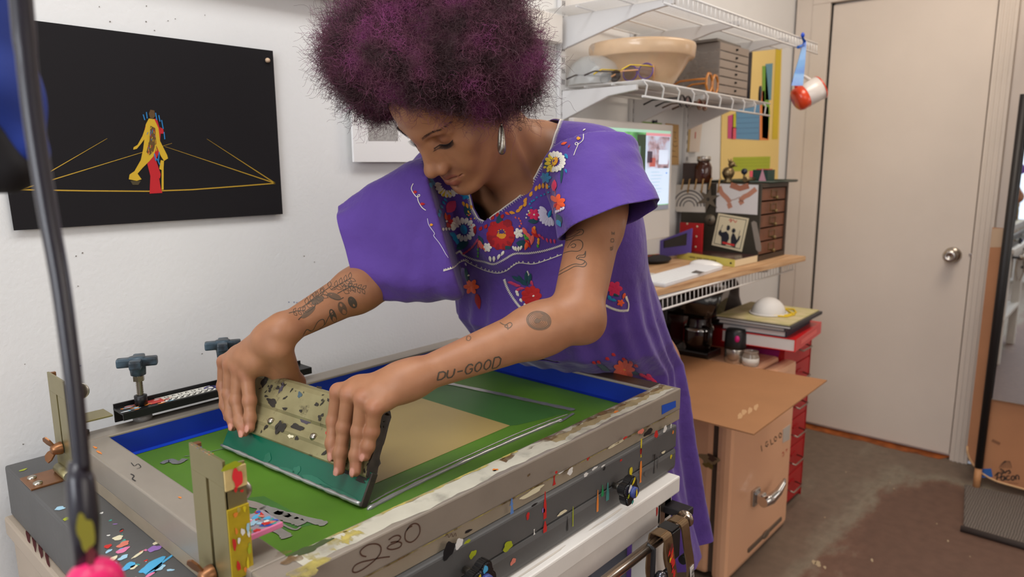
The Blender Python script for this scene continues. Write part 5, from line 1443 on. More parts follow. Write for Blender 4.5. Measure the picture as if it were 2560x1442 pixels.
for st in (C6((300, 510), (325, 470), (360, 478), (395, 420), (430, 405), (435, 440), (400, 470), (360, 490)), C6((270, 408), (300, 380), (370, 330), (380, 300)), C6((450, 250), (520, 280), (560, 265)), C6((440, 440), (470, 380), (500, 350))):
    surf_stroke(mb, skin_tree, st, 0.0014, ink_dk)
surf_stroke(mb, skin_tree, [(1297, 322), (1299, 319), (1303, 320), (1304, 324), (1300, 326), (1297, 323)], 0.0010, ink_dk)
part('tattoos', mb, person, 'dark line tattoos and lettering on both arms')

# ------------------------------------------------------------------ embroidery on the dress
TH = {}
def th(n, c):
    if n not in TH: TH[n] = mat('thread_' + n, c, rough=0.7, bump=0.4, bscale=900, sheen=0.2)
    return TH[n]
t_red = th('red', (186, 24, 28)); t_dred = th('crimson', (150, 16, 30)); t_or = th('orange', (232, 84, 36)); t_co = th('coral', (226, 96, 84)); t_pink = th('pink', (196, 54, 96)); t_yel = th('yellow', (226, 196, 52)); t_gold = th('gold', (226, 152, 36)); t_wh = th('cream', (232, 224, 208)); t_blue = th('blue', (18, 130, 178)); t_teal = th('teal', (22, 70, 82)); t_gr = th('green', (74, 150, 50)); t_cer = th('cerise', (214, 30, 84)); t_lil = th('pale_lilac', (214, 206, 224))
mb = MB(); em_seed = [0]
def E(x, y, a, b_, ang, m, shape='drop', rise=0.0016):
    q = C5((x, y))[0]; em_seed[0] += 1
    surf_blob(mb, dress_tree, q[0], q[1], a / 3.005, b_ / 3.005, ang, m, off=0.0011 + (em_seed[0] % 7) * 0.0001, rise=rise, k=12, shape=shape)
def fan(x, y, r, a, b_, a0, a1, n, m):
    for k in range(n):
        g = a0 + (a1 - a0) * k / max(1, n - 1)
        E(x + r * math.cos(rad(g)), y + r * math.sin(rad(g)), a, b_, g + 180, m)
def S(pts, w, m, sm=True): surf_stroke(mb, dress_tree, C5(*pts), w, m, off=0.0012, sm=sm)
# dark teal grounds first
for x, y, a, b_, g in [(800, 560, 60, 24, 70), (850, 690, 50, 22, 110), (1050, 680, 60, 26, 80), (1010, 940, 60, 30, -30), (1290, 770, 60, 26, 90), (1640, 600, 56, 28, 100), (1700, 880, 60, 26, 20), (1650, 340, 40, 24, 60), (1760, 400, 80, 10, 95), (1460, 930, 50, 30, 10), (1340, 950, 40, 18, 20), (870, 850, 44, 18, 10), (1540, 760, 40, 20, 0), (1740, 740, 40, 22, 60), (1150, 900, 40, 18, 60)]:
    E(x, y, a, b_, g, t_teal, 'leaf', 0.0006)
# centre flower
fan(1300, 860, 62, 46, 34, 0, 330, 12, t_red); fan(1300, 872, 66, 40, 30, 10, 170, 6, t_dred); E(1345, 790, 44, 36, -60, t_dred, None)
E(1308, 868, 44, 34, 0, t_gold, None, 0.003); E(1308, 842, 40, 30, 0, th('deep_purple', (70, 40, 110)), None, 0.0034)
for k in range(7): E(1308 + 24 * math.cos(k * .9), 842 + 17 * math.sin(k * .9), 9, 6, k * 40, t_gold, None, 0.0045)
for x, y in [(1240, 735), (1275, 712), (1312, 725), (1235, 780), (1190, 800), (1150, 815), (1105, 810)]: E(x, y, 18, 13, -60, t_red)
E(1105, 830, 30, 14, 80, t_dred)
# white flowers
fan(1025, 822, 66, 26, 17, -150, 130, 12, t_wh); fan(985, 790, 44, 26, 16, 150, 260, 5, t_wh); E(1025, 820, 38, 26, 70, t_blue, None, 0.003)
fan(1665, 705, 58, 36, 16, 75, 215, 9, t_lil); E(1665, 705, 34, 14, 110, t_blue, 'leaf', 0.003)
fan(1710, 315, 56, 24, 16, -120, 100, 11, t_wh); fan(1706, 320, 50, 26, 15, 110, 235, 5, t_yel); E(1710, 312, 34, 20, -70, t_gold, None, 0.003); E(1710, 312, 24, 12, -70, th('deep_purple', (70, 40, 110)), None, 0.0036)
for k in range(5): E(1706 + 5 * math.sin(k * 2), 292 + 10 * k, 6, 5, 0, t_yel, None, 0.0048)
for x, y, g in [(1635, 282, 20), (1618, 316, 0), (1636, 352, -20), (1660, 378, -40)]: E(x, y, 16, 10, g, t_yel)
fan(905, 470, 84, 30, 18, 30, 170, 9, t_wh); fan(890, 500, 56, 26, 14, 60, 140, 4, t_yel)
for x, y, g in [(760, 430, 60), (775, 455, 50), (790, 478, 60), (770, 490, 80)]: E(x, y, 22, 12, g, t_blue)
# coloured petals and leaves
E(925, 650, 58, 42, -50, t_pink, 'leaf'); fan(885, 762, 34, 26, 18, 0, 300, 6, t_red); E(885, 762, 8, 8, 0, t_wh, None, 0.003); E(880, 725, 30, 12, -100, t_or)
for k in range(4): E(862 + 22 * k, 822 - 2 * k, 13, 9, 80, t_wh)
for x, y, g in [(838, 690, 60), (850, 655, 50), (865, 622, 50), (882, 600, 40), (832, 715, 80)]: E(x, y, 18, 10, g, t_blue)
fan(1040, 560, 20, 22, 14, 0, 300, 6, t_blue); E(955, 885, 40, 24, 60, t_blue, 'leaf'); E(935, 860, 30, 18, 20, t_blue, 'leaf'); E(970, 912, 30, 18, 70, t_blue, 'leaf')
for x, y, g in [(1022, 630, 70), (1050, 645, 70), (1082, 655, 75), (1060, 690, 60)]: E(x, y, 20, 11, g, t_gold)
for x, y in [(1048, 742), (1078, 742), (1062, 715), (1085, 790)]: E(x, y, 8, 8, 0, t_co)
for x, y in [(1060, 690), (1075, 705), (1050, 710), (1105, 740)]: E(x, y, 6, 6, 0, t_yel)
for x, y, g in [(1385, 698, 10), (1432, 682, -30), (1450, 658, -50), (1482, 634, -60), (1484, 604, -60), (1526, 556, -65), (1566, 514, -75), (1592, 500, -80), (1620, 491, -90), (1651, 496, -95)]: E(x, y, 22, 12, g, t_gold)
E(1350, 705, 20, 10, 30, t_or)
for x, y in [(1518, 632), (1532, 612), (1548, 604), (1570, 582), (1605, 568), (1632, 556), (1662, 542), (1668, 500), (1528, 660)]: E(x, y, 9, 8, 0, t_blue)
fan(1640, 432, 22, 22, 14, 0, 300, 6, t_blue); E(1792, 275, 22, 12, 60, t_blue); E(1790, 385, 16, 8, 70, t_blue)
for k in range(6): E(1664 + 2 * math.sin(k), 178 + 12 * k, 9, 8, 0, t_red)
E(1735, 186, 20, 12, 20, th('leaf_green', (24, 120, 70))); E(1775, 178, 24, 10, -20, t_or); E(1812, 200, 14, 6, -60, t_red); E(1778, 160, 18, 10, -10, th('leaf_green', (24, 120, 70)))
E(1705, 492, 44, 20, 95, t_cer, 'leaf'); fan(1722, 622, 36, 32, 18, 20, 340, 7, t_or); E(1715, 640, 20, 12, 120, t_red)
S([(1705, 500), (1712, 560), (1700, 640), (1690, 700)], 0.0018, t_co)
for k in range(4): E(1718 + 18 * k, 688 - 8 * k, 15, 9, 110, t_lil)
E(1740, 775, 30, 18, 60, t_blue); fan(1546, 712, 24, 24, 16, 0, 300, 6, t_cer); E(1549, 712, 8, 8, 0, t_wh, None, 0.003); E(1515, 700, 8, 8, 0, t_yel)
for x, y in [(1508, 685), (1495, 710), (1490, 735)]: E(x, y, 7, 7, 0, t_wh)
for x, y in [(1410, 735), (1435, 742), (1446, 760), (1452, 780), (1440, 800)]: E(x, y, 9, 7, 60, t_co)
for x, y, g in [(1025, 1000, -30), (1048, 985, -35), (1070, 968, -40), (1092, 948, -50), (1110, 925, -55), (1125, 905, -60)]: E(x, y, 20, 9, g, t_pink)
E(1150, 935, 36, 16, 70, t_co); E(1175, 960, 36, 10, 60, t_or); E(1135, 940, 26, 12, 100, t_red)
for x, y in [(1130, 972), (1132, 998), (1130, 1022)]: E(x, y, 12, 8, 80, t_gr)
fan(1200, 955, 18, 18, 12, 0, 300, 6, t_wh)
for x, y, g in [(1222, 1040, 80), (1250, 1040, 90), (1285, 1024, 110), (1312, 1000, 120)]: E(x, y, 22, 11, g, t_wh)
for x, y, g in [(1396, 962, 60), (1412, 966, 75), (1430, 966, 90), (1448, 958, 110)]: E(x, y, 20, 9, g, t_wh)
fan(1430, 850, 20, 20, 14, 40, 320, 5, t_wh)
for x, y, g, m in [(1510, 880, 60, t_co), (1548, 840, 70, t_or), (1530, 900, 100, t_co), (1490, 940, 110, t_or), (1480, 840, 60, t_co), (1500, 925, 60, t_red), (1555, 860, 40, t_red)]: E(x, y, 38, 16, g, m)
for x, y in [(1478, 870), (1500, 885), (1485, 890)]: E(x, y, 16, 9, 50, t_gr)
for x, y, g in [(1588, 868, 50), (1612, 886, 50), (1645, 902, 70), (1672, 908, 80), (1700, 910, 80), (1728, 914, 70)]: E(x, y, 18, 9, g, t_pink)
for x, y, m in [(1550, 812, t_gold), (1578, 920, t_gold), (1575, 945, t_gr), (1580, 900, t_gold)]: E(x, y, 16, 10, 80, m)
# white stitched lines under the yoke
def zig(pts, amp, step, w=0.0011):
    q = smooth_px(pts, 14); out = []
    for k, p in enumerate(q):
        d = (q[min(k + 1, len(q) - 1)][0] - q[max(k - 1, 0)][0], q[min(k + 1, len(q) - 1)][1] - q[max(k - 1, 0)][1]); L = math.hypot(*d) or 1
        s_ = amp * (1 if k % 2 else -1); out.append((p[0] - d[1] / L * s_, p[1] + d[0] / L * s_))
    surf_stroke(mb, dress_tree, C5(*out), w, t_wh, off=0.0016, sm=False)
zig([(955, 1005), (990, 985), (1020, 1012), (1100, 1046), (1180, 1062), (1250, 1078), (1330, 1040), (1400, 1002), (1500, 998), (1600, 984), (1690, 960), (1760, 936)], 8, 1)
yl = [(868, 1132), (905, 1120), (945, 1105), (985, 1070), (1030, 1055), (1060, 1072), (1150, 1115), (1220, 1138), (1280, 1146), (1340, 1128), (1390, 1090), (1440, 1070), (1540, 1078), (1640, 1050), (1755, 1008)]
S(yl, 0.0016, t_wh)
qs = smooth_px(yl, 5)
for k in range(0, len(qs) - 1, 2): S([qs[k], (qs[k][0] + 6, qs[k][1] - 14), (qs[k][0] + 12, qs[k][1] - 2)], 0.0010, t_wh)
# sleeve seams
S([(642, 478), (628, 520), (662, 575), (688, 575), (690, 562), (676, 570), (680, 610), (705, 655), (735, 678)], 0.0012, t_wh); E(657, 542, 14, 12, 0, t_red); E(712, 632, 18, 10, 0, t_red)
S([(748, 740), (760, 790), (800, 850), (795, 870), (840, 930), (900, 1035)], 0.0009, t_lil); E(778, 788, 12, 10, 0, t_gold)
S([(1920, 108), (1915, 155), (1872, 190), (1858, 182), (1868, 172), (1880, 186), (1862, 230), (1848, 268)], 0.0012, t_wh); E(1884, 142, 16, 13, 0, t_gold); E(1925, 78, 12, 5, -30, t_wh)
# lower flowers
fan(1528, 1318, 42, 36, 26, 0, 320, 9, t_red); E(1528, 1318, 30, 26, 0, t_red, None, 0.003); E(1545, 1318, 9, 9, 0, t_wh, None, 0.004)
for x, y, g in [(1378, 1218, 10), (1400, 1228, 10), (1425, 1240, 5), (1430, 1272, -30), (1455, 1262, 0), (1530, 1220, 60)]: E(x, y, 26, 11, g, t_pink)
for x, y, g in [(1420, 1190, 30), (1450, 1200, 60), (1490, 1175, 90), (1515, 1190, 100), (1470, 1215, 40)]: E(x, y, 46, 15, g, t_teal, 'leaf')
for x, y in [(1425, 1308), (1450, 1352), (1482, 1388), (1420, 1290)]: E(x, y, 16, 11, 60, t_wh)
zig([(1326, 1192), (1350, 1260), (1395, 1340), (1440, 1400), (1475, 1425)], 10, 1); zig([(1495, 1130), (1520, 1190)], 6, 1)
fan(1080, 1250, 26, 34, 18, 0, 300, 6, t_or); E(1010, 1250, 34, 24, 0, t_dred); E(1130, 1360, 60, 22, 80, t_dred); E(1045, 1160, 60, 14, 80, t_teal, 'leaf'); E(1056, 1165, 12, 10, 0, t_wh); E(1036, 1082, 14, 8, 60, t_lil)
# waist flower behind the elbow and the hem flower on the table
fan(2150, 1265, 26, 34, 22, 0, 300, 6, t_cer); E(2135, 1290, 40, 14, 60, t_teal, 'leaf'); E(2115, 1335, 22, 14, 60, t_blue); E(2145, 1350, 22, 12, 20, t_blue); fan(2195, 1372, 12, 16, 10, 0, 300, 5, t_or); E(2220, 1320, 24, 12, 110, t_or); E(2240, 1345, 24, 8, 70, t_wh); E(2160, 1310, 30, 12, 30, t_teal, 'leaf')
zig([(2085, 1390), (2140, 1415), (2200, 1432), (2250, 1428)], 10, 1); zig([(2238, 1320), (2255, 1380), (2250, 1428)], 5, 1)
def H(px, py, a, b_, ang, m, shape='drop', rise=0.0016): E((px - 820) * 3.005, (py - 300) * 3.005, a * 3.005, b_ * 3.005, ang, m, shape, rise)
for g in range(0, 360, 40): H(1560 + 13 * math.cos(rad(g)), 922 + 11 * math.sin(rad(g)), 15, 7, g + 180, t_or)
H(1560, 922, 6, 4, 20, t_gold, None, 0.003)
for x, y in [(1518, 896), (1533, 886), (1560, 897), (1577, 905), (1590, 913), (1497, 904), (1485, 906)]: H(x, y, 6, 4, 30, t_red)
for x, y in [(1612, 940), (1620, 945), (1630, 948), (1636, 953), (1622, 938), (1605, 936)]: H(x, y, 8, 4, 30, t_cer)
for x, y in [(1505, 915), (1512, 921), (1585, 930)]: H(x, y, 14, 5, 20, t_teal, 'leaf', .0006)
# stitched edge round the neck opening, following the cloth
loop = []
for side in (1, -1):
    seq = []
    for fw in np.linspace(0.1495, -0.056, 44):
        w_ = np.interp(fw, NECK_W[:, 0], NECK_W[:, 1]) + 0.0022
        o = C7 + TF * float(fw) + TL * (side * float(w_) + float(neck_c(fw))) + TT * 0.25
        h = dress_tree.ray_cast(o, -TT, 0.5)
        if h[0] is not None: seq.append((h[0], h[1] if h[1].dot(TT) > 0 else -h[1], TL * side))
    P_ = [q[0] + q[1] * 0.0012 for q in seq]
    if len(P_) > 3:
        mb.tube(P_, 0.0011, t_wh, seg=6)
        for k in range(0, len(P_) - 1):
            for sub in (0, 0.5):
                a = P_[k].lerp(P_[k + 1], sub); d = (P_[k + 1] - P_[k]).normalized(); nn = seq[k][1]; out_ = nn.cross(d).normalized()
                if out_.dot(seq[k][2] - TF * -0.3 * 0) < 0: out_ = -out_
                mb.ribbon([a, a + out_ * 0.006 + d * 0.001, a + d * 0.0022], nn, 0.0008, t_wh, off=0.0005)
part('embroidery', mb, dress, 'multicoloured flowers and white stitching')
print('details', round(_t.time() - _t0, 1))
# ------------------------------------------------------------------ things on the left wall
def yquad(mb, pts, Y, m, t=0.0):
    """flat patch on a plane facing -y, corners given in photo pixels; t = thickness behind"""
    vs = [on_y(px, py, Y) for px, py in pts]
    for v in vs: v.y = Y
    n = len(vs)
    if t:
        bk = [v + Vector((0, t, 0)) for v in vs]
        mb.faces(vs + bk, [list(range(n)), list(range(2 * n - 1, n - 1, -1))] + [[k, (k + 1) % n, n + (k + 1) % n, n + k] for k in range(n)], m)
    else: mb.faces(vs, [list(range(n))], m)
def xquad(mb, pts, X, m, t=0.0):
    vs = [on_x(px, py, X) for px, py in pts]; n = len(vs)
    if t:
        bk = [v + Vector((t, 0, 0)) for v in vs]
        mb.faces(vs + bk, [list(range(n)), list(range(2 * n - 1, n - 1, -1))] + [[k, (k + 1) % n, n + (k + 1) % n, n + k] for k in range(n)], m)
    else: mb.faces(vs, [list(range(n))], m)
def ystroke(mb, pts, Y, w, m, sm=False):
    if sm: pts = smooth_px(pts)
    P_ = [on_y(px, py, Y) for px, py in pts]; mb.ribbon(P_, (0, -1, 0), w, m, off=0.0)
def xstroke(mb, pts, X, w, m, sm=False):
    if sm: pts = smooth_px(pts)
    P_ = [on_x(px, py, X) for px, py in pts]; mb.ribbon(P_, (-1, 0, 0), w, m, off=0.0)
poster_black = mat('matte_black_print', (31, 29, 31), rough=0.6, spec=0.15)
gold_line = mat('gold_print_ink', (188, 150, 46), rough=0.5)
pr_yel = mat('yellow_print_ink', (204, 166, 40), rough=0.5); pr_red = mat('red_print_ink', (188, 30, 38), rough=0.5); pr_blue = mat('blue_print_ink', (36, 120, 178), rough=0.5); pr_brown = mat('brown_print_ink', (96, 70, 34), rough=0.5)
YP = YW - 0.009
po = thing('poster', 'large black print with gold perspective lines and a striding red and yellow figure', 'poster', on_y(330, 556, YP))
mb = MB(); yquad(mb, [(-50, 34), (682, 127), (707, 535), (35, 576)], YP, poster_black, 0.0014)
Yg = YP - 0.0005
def gl(pts, w=0.0017): ystroke(mb, pts, Yg, w, gold_line)
def taper(pts):
    q = [(pts[0][0] + (pts[1][0] - pts[0][0]) * k / 5, pts[0][1] + (pts[1][1] - pts[0][1]) * k / 5) for k in range(6)]
    P_ = [on_y(x, y, Yg) for x, y in q]; mb.ribbon(P_, (0, -1, 0), [0.0019 - 0.0003 * k for k in range(6)], gold_line, off=0.0)
taper([(50, 473), (268, 346)]); taper([(50, 474), (430, 358)]); gl([(50, 474), (225, 477), (370, 478), (480, 474), (600, 465), (688, 458)], 0.0020); taper([(688, 458), (517, 347)]); taper([(688, 458), (412, 366)])
def fig(pts, m, d=0.0001): yquad(mb, pts, Yg - d, m)
fig([(370, 300), (392, 296), (402, 330), (398, 380), (390, 400), (402, 470), (406, 482), (374, 484), (376, 440), (366, 400), (360, 360), (362, 320)], pr_red)
fig([(390, 400), (402, 436), (400, 446), (388, 440)], pr_red, .0002); fig([(400, 318), (408, 322), (410, 334), (402, 334)], pr_red, .0002)
fig([(372, 296), (386, 298), (396, 320), (400, 352), (418, 388), (420, 396), (410, 402), (402, 390), (392, 366), (384, 390), (374, 402), (352, 400), (358, 372), (362, 340), (364, 312)], pr_yel, .0003)
fig([(374, 296), (366, 312), (356, 340), (344, 362), (334, 368), (333, 374), (342, 372), (352, 360), (364, 344), (374, 320)], pr_yel, .0004)
fig([(352, 400), (374, 402), (356, 420), (344, 434), (354, 448), (342, 452), (322, 448), (324, 436), (336, 428)], pr_yel, .0004)
fig([(402, 400), (410, 402), (409, 420), (409, 474), (404, 474), (404, 425), (398, 422)], pr_yel, .0004)
fig([(376, 314), (388, 320), (390, 350), (384, 378), (374, 388), (366, 380), (374, 350)], pr_brown, .0005)
rr = random.Random(8)
for k in range(40):
    x, y = 380 + rr.uniform(-12, 12), 348 + rr.uniform(-34, 36); ystroke(mb, [(x, y), (x + rr.uniform(-3, 3), y + rr.uniform(4, 10))], Yg - .0007, 0.0009, rr.choice([pr_yel, pr_yel, pr_brown, pr_blue, pr_red]))
for pts in ([(366, 280), (368, 296)], [(358, 286), (362, 300)], [(389, 282), (392, 300)], [(397, 288), (400, 304)], [(404, 300), (408, 322)], [(410, 330), (412, 348)], [(398, 380), (396, 404)], [(386, 384), (390, 402)], [(392, 396), (400, 412)]): ystroke(mb, pts, Yg - .0006, 0.0018, pr_blue)
fig([(372, 284), (376, 274), (386, 276), (388, 290), (382, 298), (376, 296)], mat('dim_face_print', (92, 66, 34), rough=0.5), .0004)
fig([(326, 452), (352, 452), (346, 462), (332, 462)], mat('dim_gold_print', (72, 62, 38), rough=0.5), .0001)
part('sheet', mb, po)
mb = MB(); c = on_y(668, 151, YP); mb.lathe([(0, 0), (0.0046, 0), (0.0046, 0.003), (0.003, 0.006), (0, 0.0064)], mat('pale_wood_pin', (206, 176, 146), rough=0.5), c=c, axis=(0, -1, 0), seg=16)
solo('push_pin', mb, 'round pale wooden pin in the upper right corner of the black poster', 'pin', loc=c)
# small white print standing off the wall
sp = thing('art_print', 'white print with a grey square picture, half hidden behind the hair', 'print', on_y(970, 405, YW - 0.02))
mb = MB(); c = on_y(885, 405, YW - 0.02); 
mb.box((c.x + 0.10, YW - 0.017, c.z + 0.093), (0.20, 0.006, 0.186), mat('white_mount_board', (232, 230, 228), rough=0.7), bev=0.0006)
part('mount_board', mb, sp)
mb = MB(); yquad(mb, [(918, 232), (992, 238), (995, 352), (921, 352)], YW - 0.0205, mat('grey_etching', (158, 154, 150), rough=0.7, var=0.25, scale=160)); part('picture', mb, sp, 'grey mottled picture')

# uprights, brackets and wire shelves
white_steel = mat('white_coated_steel', (222, 220, 218), rough=0.45)
white_wire = mat('white_coated_wire', (226, 223, 219), rough=0.4)
UPX = (1.685, 2.075, 2.455)
for k, x in enumerate(UPX):
    mb = MB(); mb.box((x, YW - 0.008, 1.30), (0.025, 0.014, 1.26), white_steel, bev=0.001)
    for q in range(40):
        for dx in (-0.004, 0.004): mb.box((x + dx, YW - 0.0152, 0.70 + q * 0.031), (0.003, 0.0006, 0.014), dark_gap)
    solo('shelf_upright', mb, ['white slotted wall upright nearest the person, at the bowl end of the shelves', 'white slotted wall upright in the middle, behind the bowl and monitor', 'white slotted wall upright nearest the door, behind the dark drawer cabinet'][k], 'shelf upright', 'wall uprights of the shelving', loc=(x, YW - 0.008, 0.67))
def wire_shelf(name, label, x0, x1, yf, z, droop, group, brackets, lip=0.045, zigzag=False, pitch=0.0125):
    o = thing(name, label, 'shelf', ((x0 + x1) / 2, (yf + YW) / 2, z - 0.02), 0, group)
    zz = lambda x: z - droop * (x - x0) / (x1 - x0)
    mb = MB()
    n = int((x1 - x0) / pitch)
    for k in range(n + 1):
        x = x0 + (x1 - x0) * k / n
        mb.tube([(x, YW - 0.018, zz(x)), (x, yf, zz(x))], 0.0013, white_wire, seg=5)
    part('deck_wires', mb, o)
    mb = MB()
    for y in (YW - 0.02, yf + (YW - yf) * 0.35, yf + (YW - yf) * 0.68): mb.tube([(x0, y, zz(x0) - 0.0035), (x1, y, zz(x1) - 0.0035)], 0.0026, white_wire, seg=6)
    part('cross_rods', mb, o)
    mb = MB()
    mb.tube([(x0, yf, zz(x0)), (x1, yf, zz(x1))], 0.0032, white_wire, seg=8); mb.tube([(x0, yf - 0.002, zz(x0) - lip), (x1, yf - 0.002, zz(x1) - lip)], 0.0032, white_wire, seg=8)
    step = 0.09 if zigzag else 0.026
    k = 0; x = x0 + (0.002 if zigzag else 0.0)
    while x < x1 + 0.001:
        if zigzag: mb.tube([(x, yf, zz(x)), (x + 0.022, yf - 0.001, zz(x) - 0.012), (x + 0.012, yf - 0.002, zz(x) - lip)], 0.0024, white_wire, seg=6)
        else: mb.tube([(x, yf, zz(x)), (x, yf - 0.002, zz(x) - lip)], 0.0015, white_wire, seg=5)
        x += step
    part('front_lip', mb, o)
    for bx_ in brackets:
        mb = MB()
        poly = [(YW - 0.016, z - 0.006 - droop * .5), (yf + 0.012, z - 0.006 - droop * .5), (yf + 0.012, z - 0.020 - droop * .5), (yf + 0.10, z - 0.030 - droop * .5), (YW - 0.016, z - 0.095)]
        M = Matrix(((0, 0, 1, bx_ - 0.006), (1, 0, 0, 0), (0, 1, 0, 0), (0, 0, 0, 1)))
        mb.prism(poly, 0.012, white_steel, M, bev=0.001)
        part('bracket', mb, o)
    return o
wire_shelf('wire_shelf', 'upper white wire shelf running out over the door frame', 1.60, 2.70, 0.925, 1.722, 0.0, 'white wire shelves', UPX, lip=0.034)
wire_shelf('wire_shelf', 'middle white wire shelf holding the bowl and the sunglasses', 1.69, 2.56, 1.03, 1.522, 0.010, 'white wire shelves', UPX, lip=0.042, zigzag=True)

# bowl
ZS = 1.5245
bowl_m = mat('glazed_buff_stoneware', (228, 194, 156), rough=0.25, coat=0.4, var=0.05, scale=25)
mb = MB(); bc = Vector((1.86, 1.138, ZS - 0.002))
mb.lathe([(0, 0.0), (0.085, 0.0), (0.092, 0.006), (0.118, 0.042), (0.138, 0.076), (0.149, 0.078), (0.1525, 0.082), (0.1555, 0.112), (0.153, 0.119), (0.146, 0.120), (0.141, 0.114), (0.130, 0.076), (0.10, 0.030), (0.07, 0.018), (0, 0.016)], bowl_m, c=bc, seg=64)
solo('mixing_bowl', mb, 'large buff stoneware mixing bowl with a thick rim on the middle shelf', 'bowl', loc=bc)
# glass dome at the left end
glassm = mat('clear_glass', (235, 238, 236), rough=0.05, coat=0.5); nodes_of(glassm)[1].inputs['Alpha'].default_value = 0.22
gd = thing('glass_dome', 'clear glass cake dome with a knob at the left end of the shelf', 'glass dome', (1.735, 1.215, ZS))
mb = MB(); mb.lathe([(0.078, 0.0), (0.079, 0.03), (0.070, 0.058), (0.045, 0.078), (0.012, 0.084), (0, 0.0845), (0, 0.0825), (0.012, 0.082), (0.044, 0.076), (0.068, 0.056), (0.077, 0.03), (0.076, 0.0)], glassm, c=(1.735, 1.215, ZS), seg=40); part('dome', mb, gd)
mb = MB(); mb.lathe([(0, 0.0845), (0.006, 0.085), (0.008, 0.095), (0.015, 0.105), (0.013, 0.116), (0, 0.12)], glassm, c=(1.735, 1.215, ZS), seg=20); part('knob', mb, gd)
# clear drawer organiser
acr = mat('smoky_clear_acrylic', (196, 184, 174), rough=0.12, coat=0.3); nodes_of(acr)[1].inputs['Alpha'].default_value = 0.30
frost = mat('frosted_drawer_front', (176, 160, 146), rough=0.4, trans=0.25)
trinket = mat('dark_trinkets', (74, 54, 46), rough=0.5, col2=(150, 120, 90), scale=60, var=0.1)
og = thing('drawer_organizer', 'stack of clear acrylic drawers full of trinkets beside the bowl', 'organizer', (2.29, 1.18, ZS))
ox0, ox1, oy0, oy1 = 2.205, 2.43, 1.06, 1.285
mb = MB()
for x in (ox0 + 0.0015, ox1 - 0.0015): mb.box((x, (oy0 + oy1) / 2, ZS + 0.081), (0.003, oy1 - oy0, 0.162), acr)
mb.box(((ox0 + ox1) / 2, oy1 - 0.0015, ZS + 0.081), (ox1 - ox0 - 0.006, 0.003, 0.162), acr)
for k in range(7): mb.box(((ox0 + ox1) / 2, (oy0 + oy1) / 2 - 0.002, ZS + 0.0015 + k * 0.0265), (ox1 - ox0 - 0.006, oy1 - oy0 - 0.004, 0.0025), acr)
part('case', mb, og)
rr = random.Random(12)
for k in range(6):
    mb = MB(); z0 = ZS + 0.004 + k * 0.0265
    mb.box(((ox0 + ox1) / 2, oy0 + 0.001, z0 + 0.0125), (ox1 - ox0 - 0.008, 0.004, 0.023), frost, bev=0.0008)
    d = part('drawer', mb, og)
    mb = MB(); mb.lathe([(0, 0), (0.004, 0), (0.003, 0.006), (0, 0.007)], dark_gap, c=((ox0 + ox1) / 2 + 0.01, oy0 - 0.001, z0 + 0.013), axis=(0, -1, 0), seg=10); part('knob', mb, d)
    mb = MB()
    for q in range(26): mb.ellipsoid((rr.uniform(ox0 + 0.012, ox1 - 0.014), rr.uniform(oy0 + 0.014, oy1 - 0.014), z0 + 0.005), (rr.uniform(.005, .010), rr.uniform(.005, .010), rr.uniform(.003, .007)), trinket, seg=8, ring=6)
    t_ = part('trinkets', mb, d); t_['kind'] = 'stuff'
mb = MB(); mb.box((2.29, 1.17, ZS + 0.168), (0.20, 0.20, 0.008), mat('grey_folder_cover', (120, 112, 104), rough=0.6), rz=0.05); solo('folder', mb, 'grey folder lying on top of the clear drawers', 'folder', loc=(2.29, 1.17, ZS + 0.164))
for k, (x, c, w, h, lab) in enumerate([(2.458, (52, 50, 60), 0.022, 0.175, 'slate grey book standing upright against the clear drawers'), (2.482, (70, 58, 54), 0.018, 0.168, 'dark brown book standing upright, second from the clear drawers'), (2.506, (36, 34, 42), 0.022, 0.172, 'black folder standing upright at the door end of the shelf')]):
    mb = MB(); mb.box((x, 1.19, ZS + h / 2 - 0.006), (w, 0.21, h), mat('book_cover_%d' % k, c, rough=0.5), bev=0.001)
    solo('book', mb, lab, 'book', 'books standing beside the clear drawers', loc=(x, 1.19, ZS - 0.006))
mb = MB(); mb.lathe([(0, 0), (0.030, 0), (0.030, 0.006), (0, 0.006)], black_pl, c=(2.535, 1.06, ZS + 0.020), axis=(0.3, -1, 0), seg=28); solo('lens_cap', mb, 'round black disc leaning on the last book of the shelf', 'lens cap', loc=(2.535, 1.06, ZS))

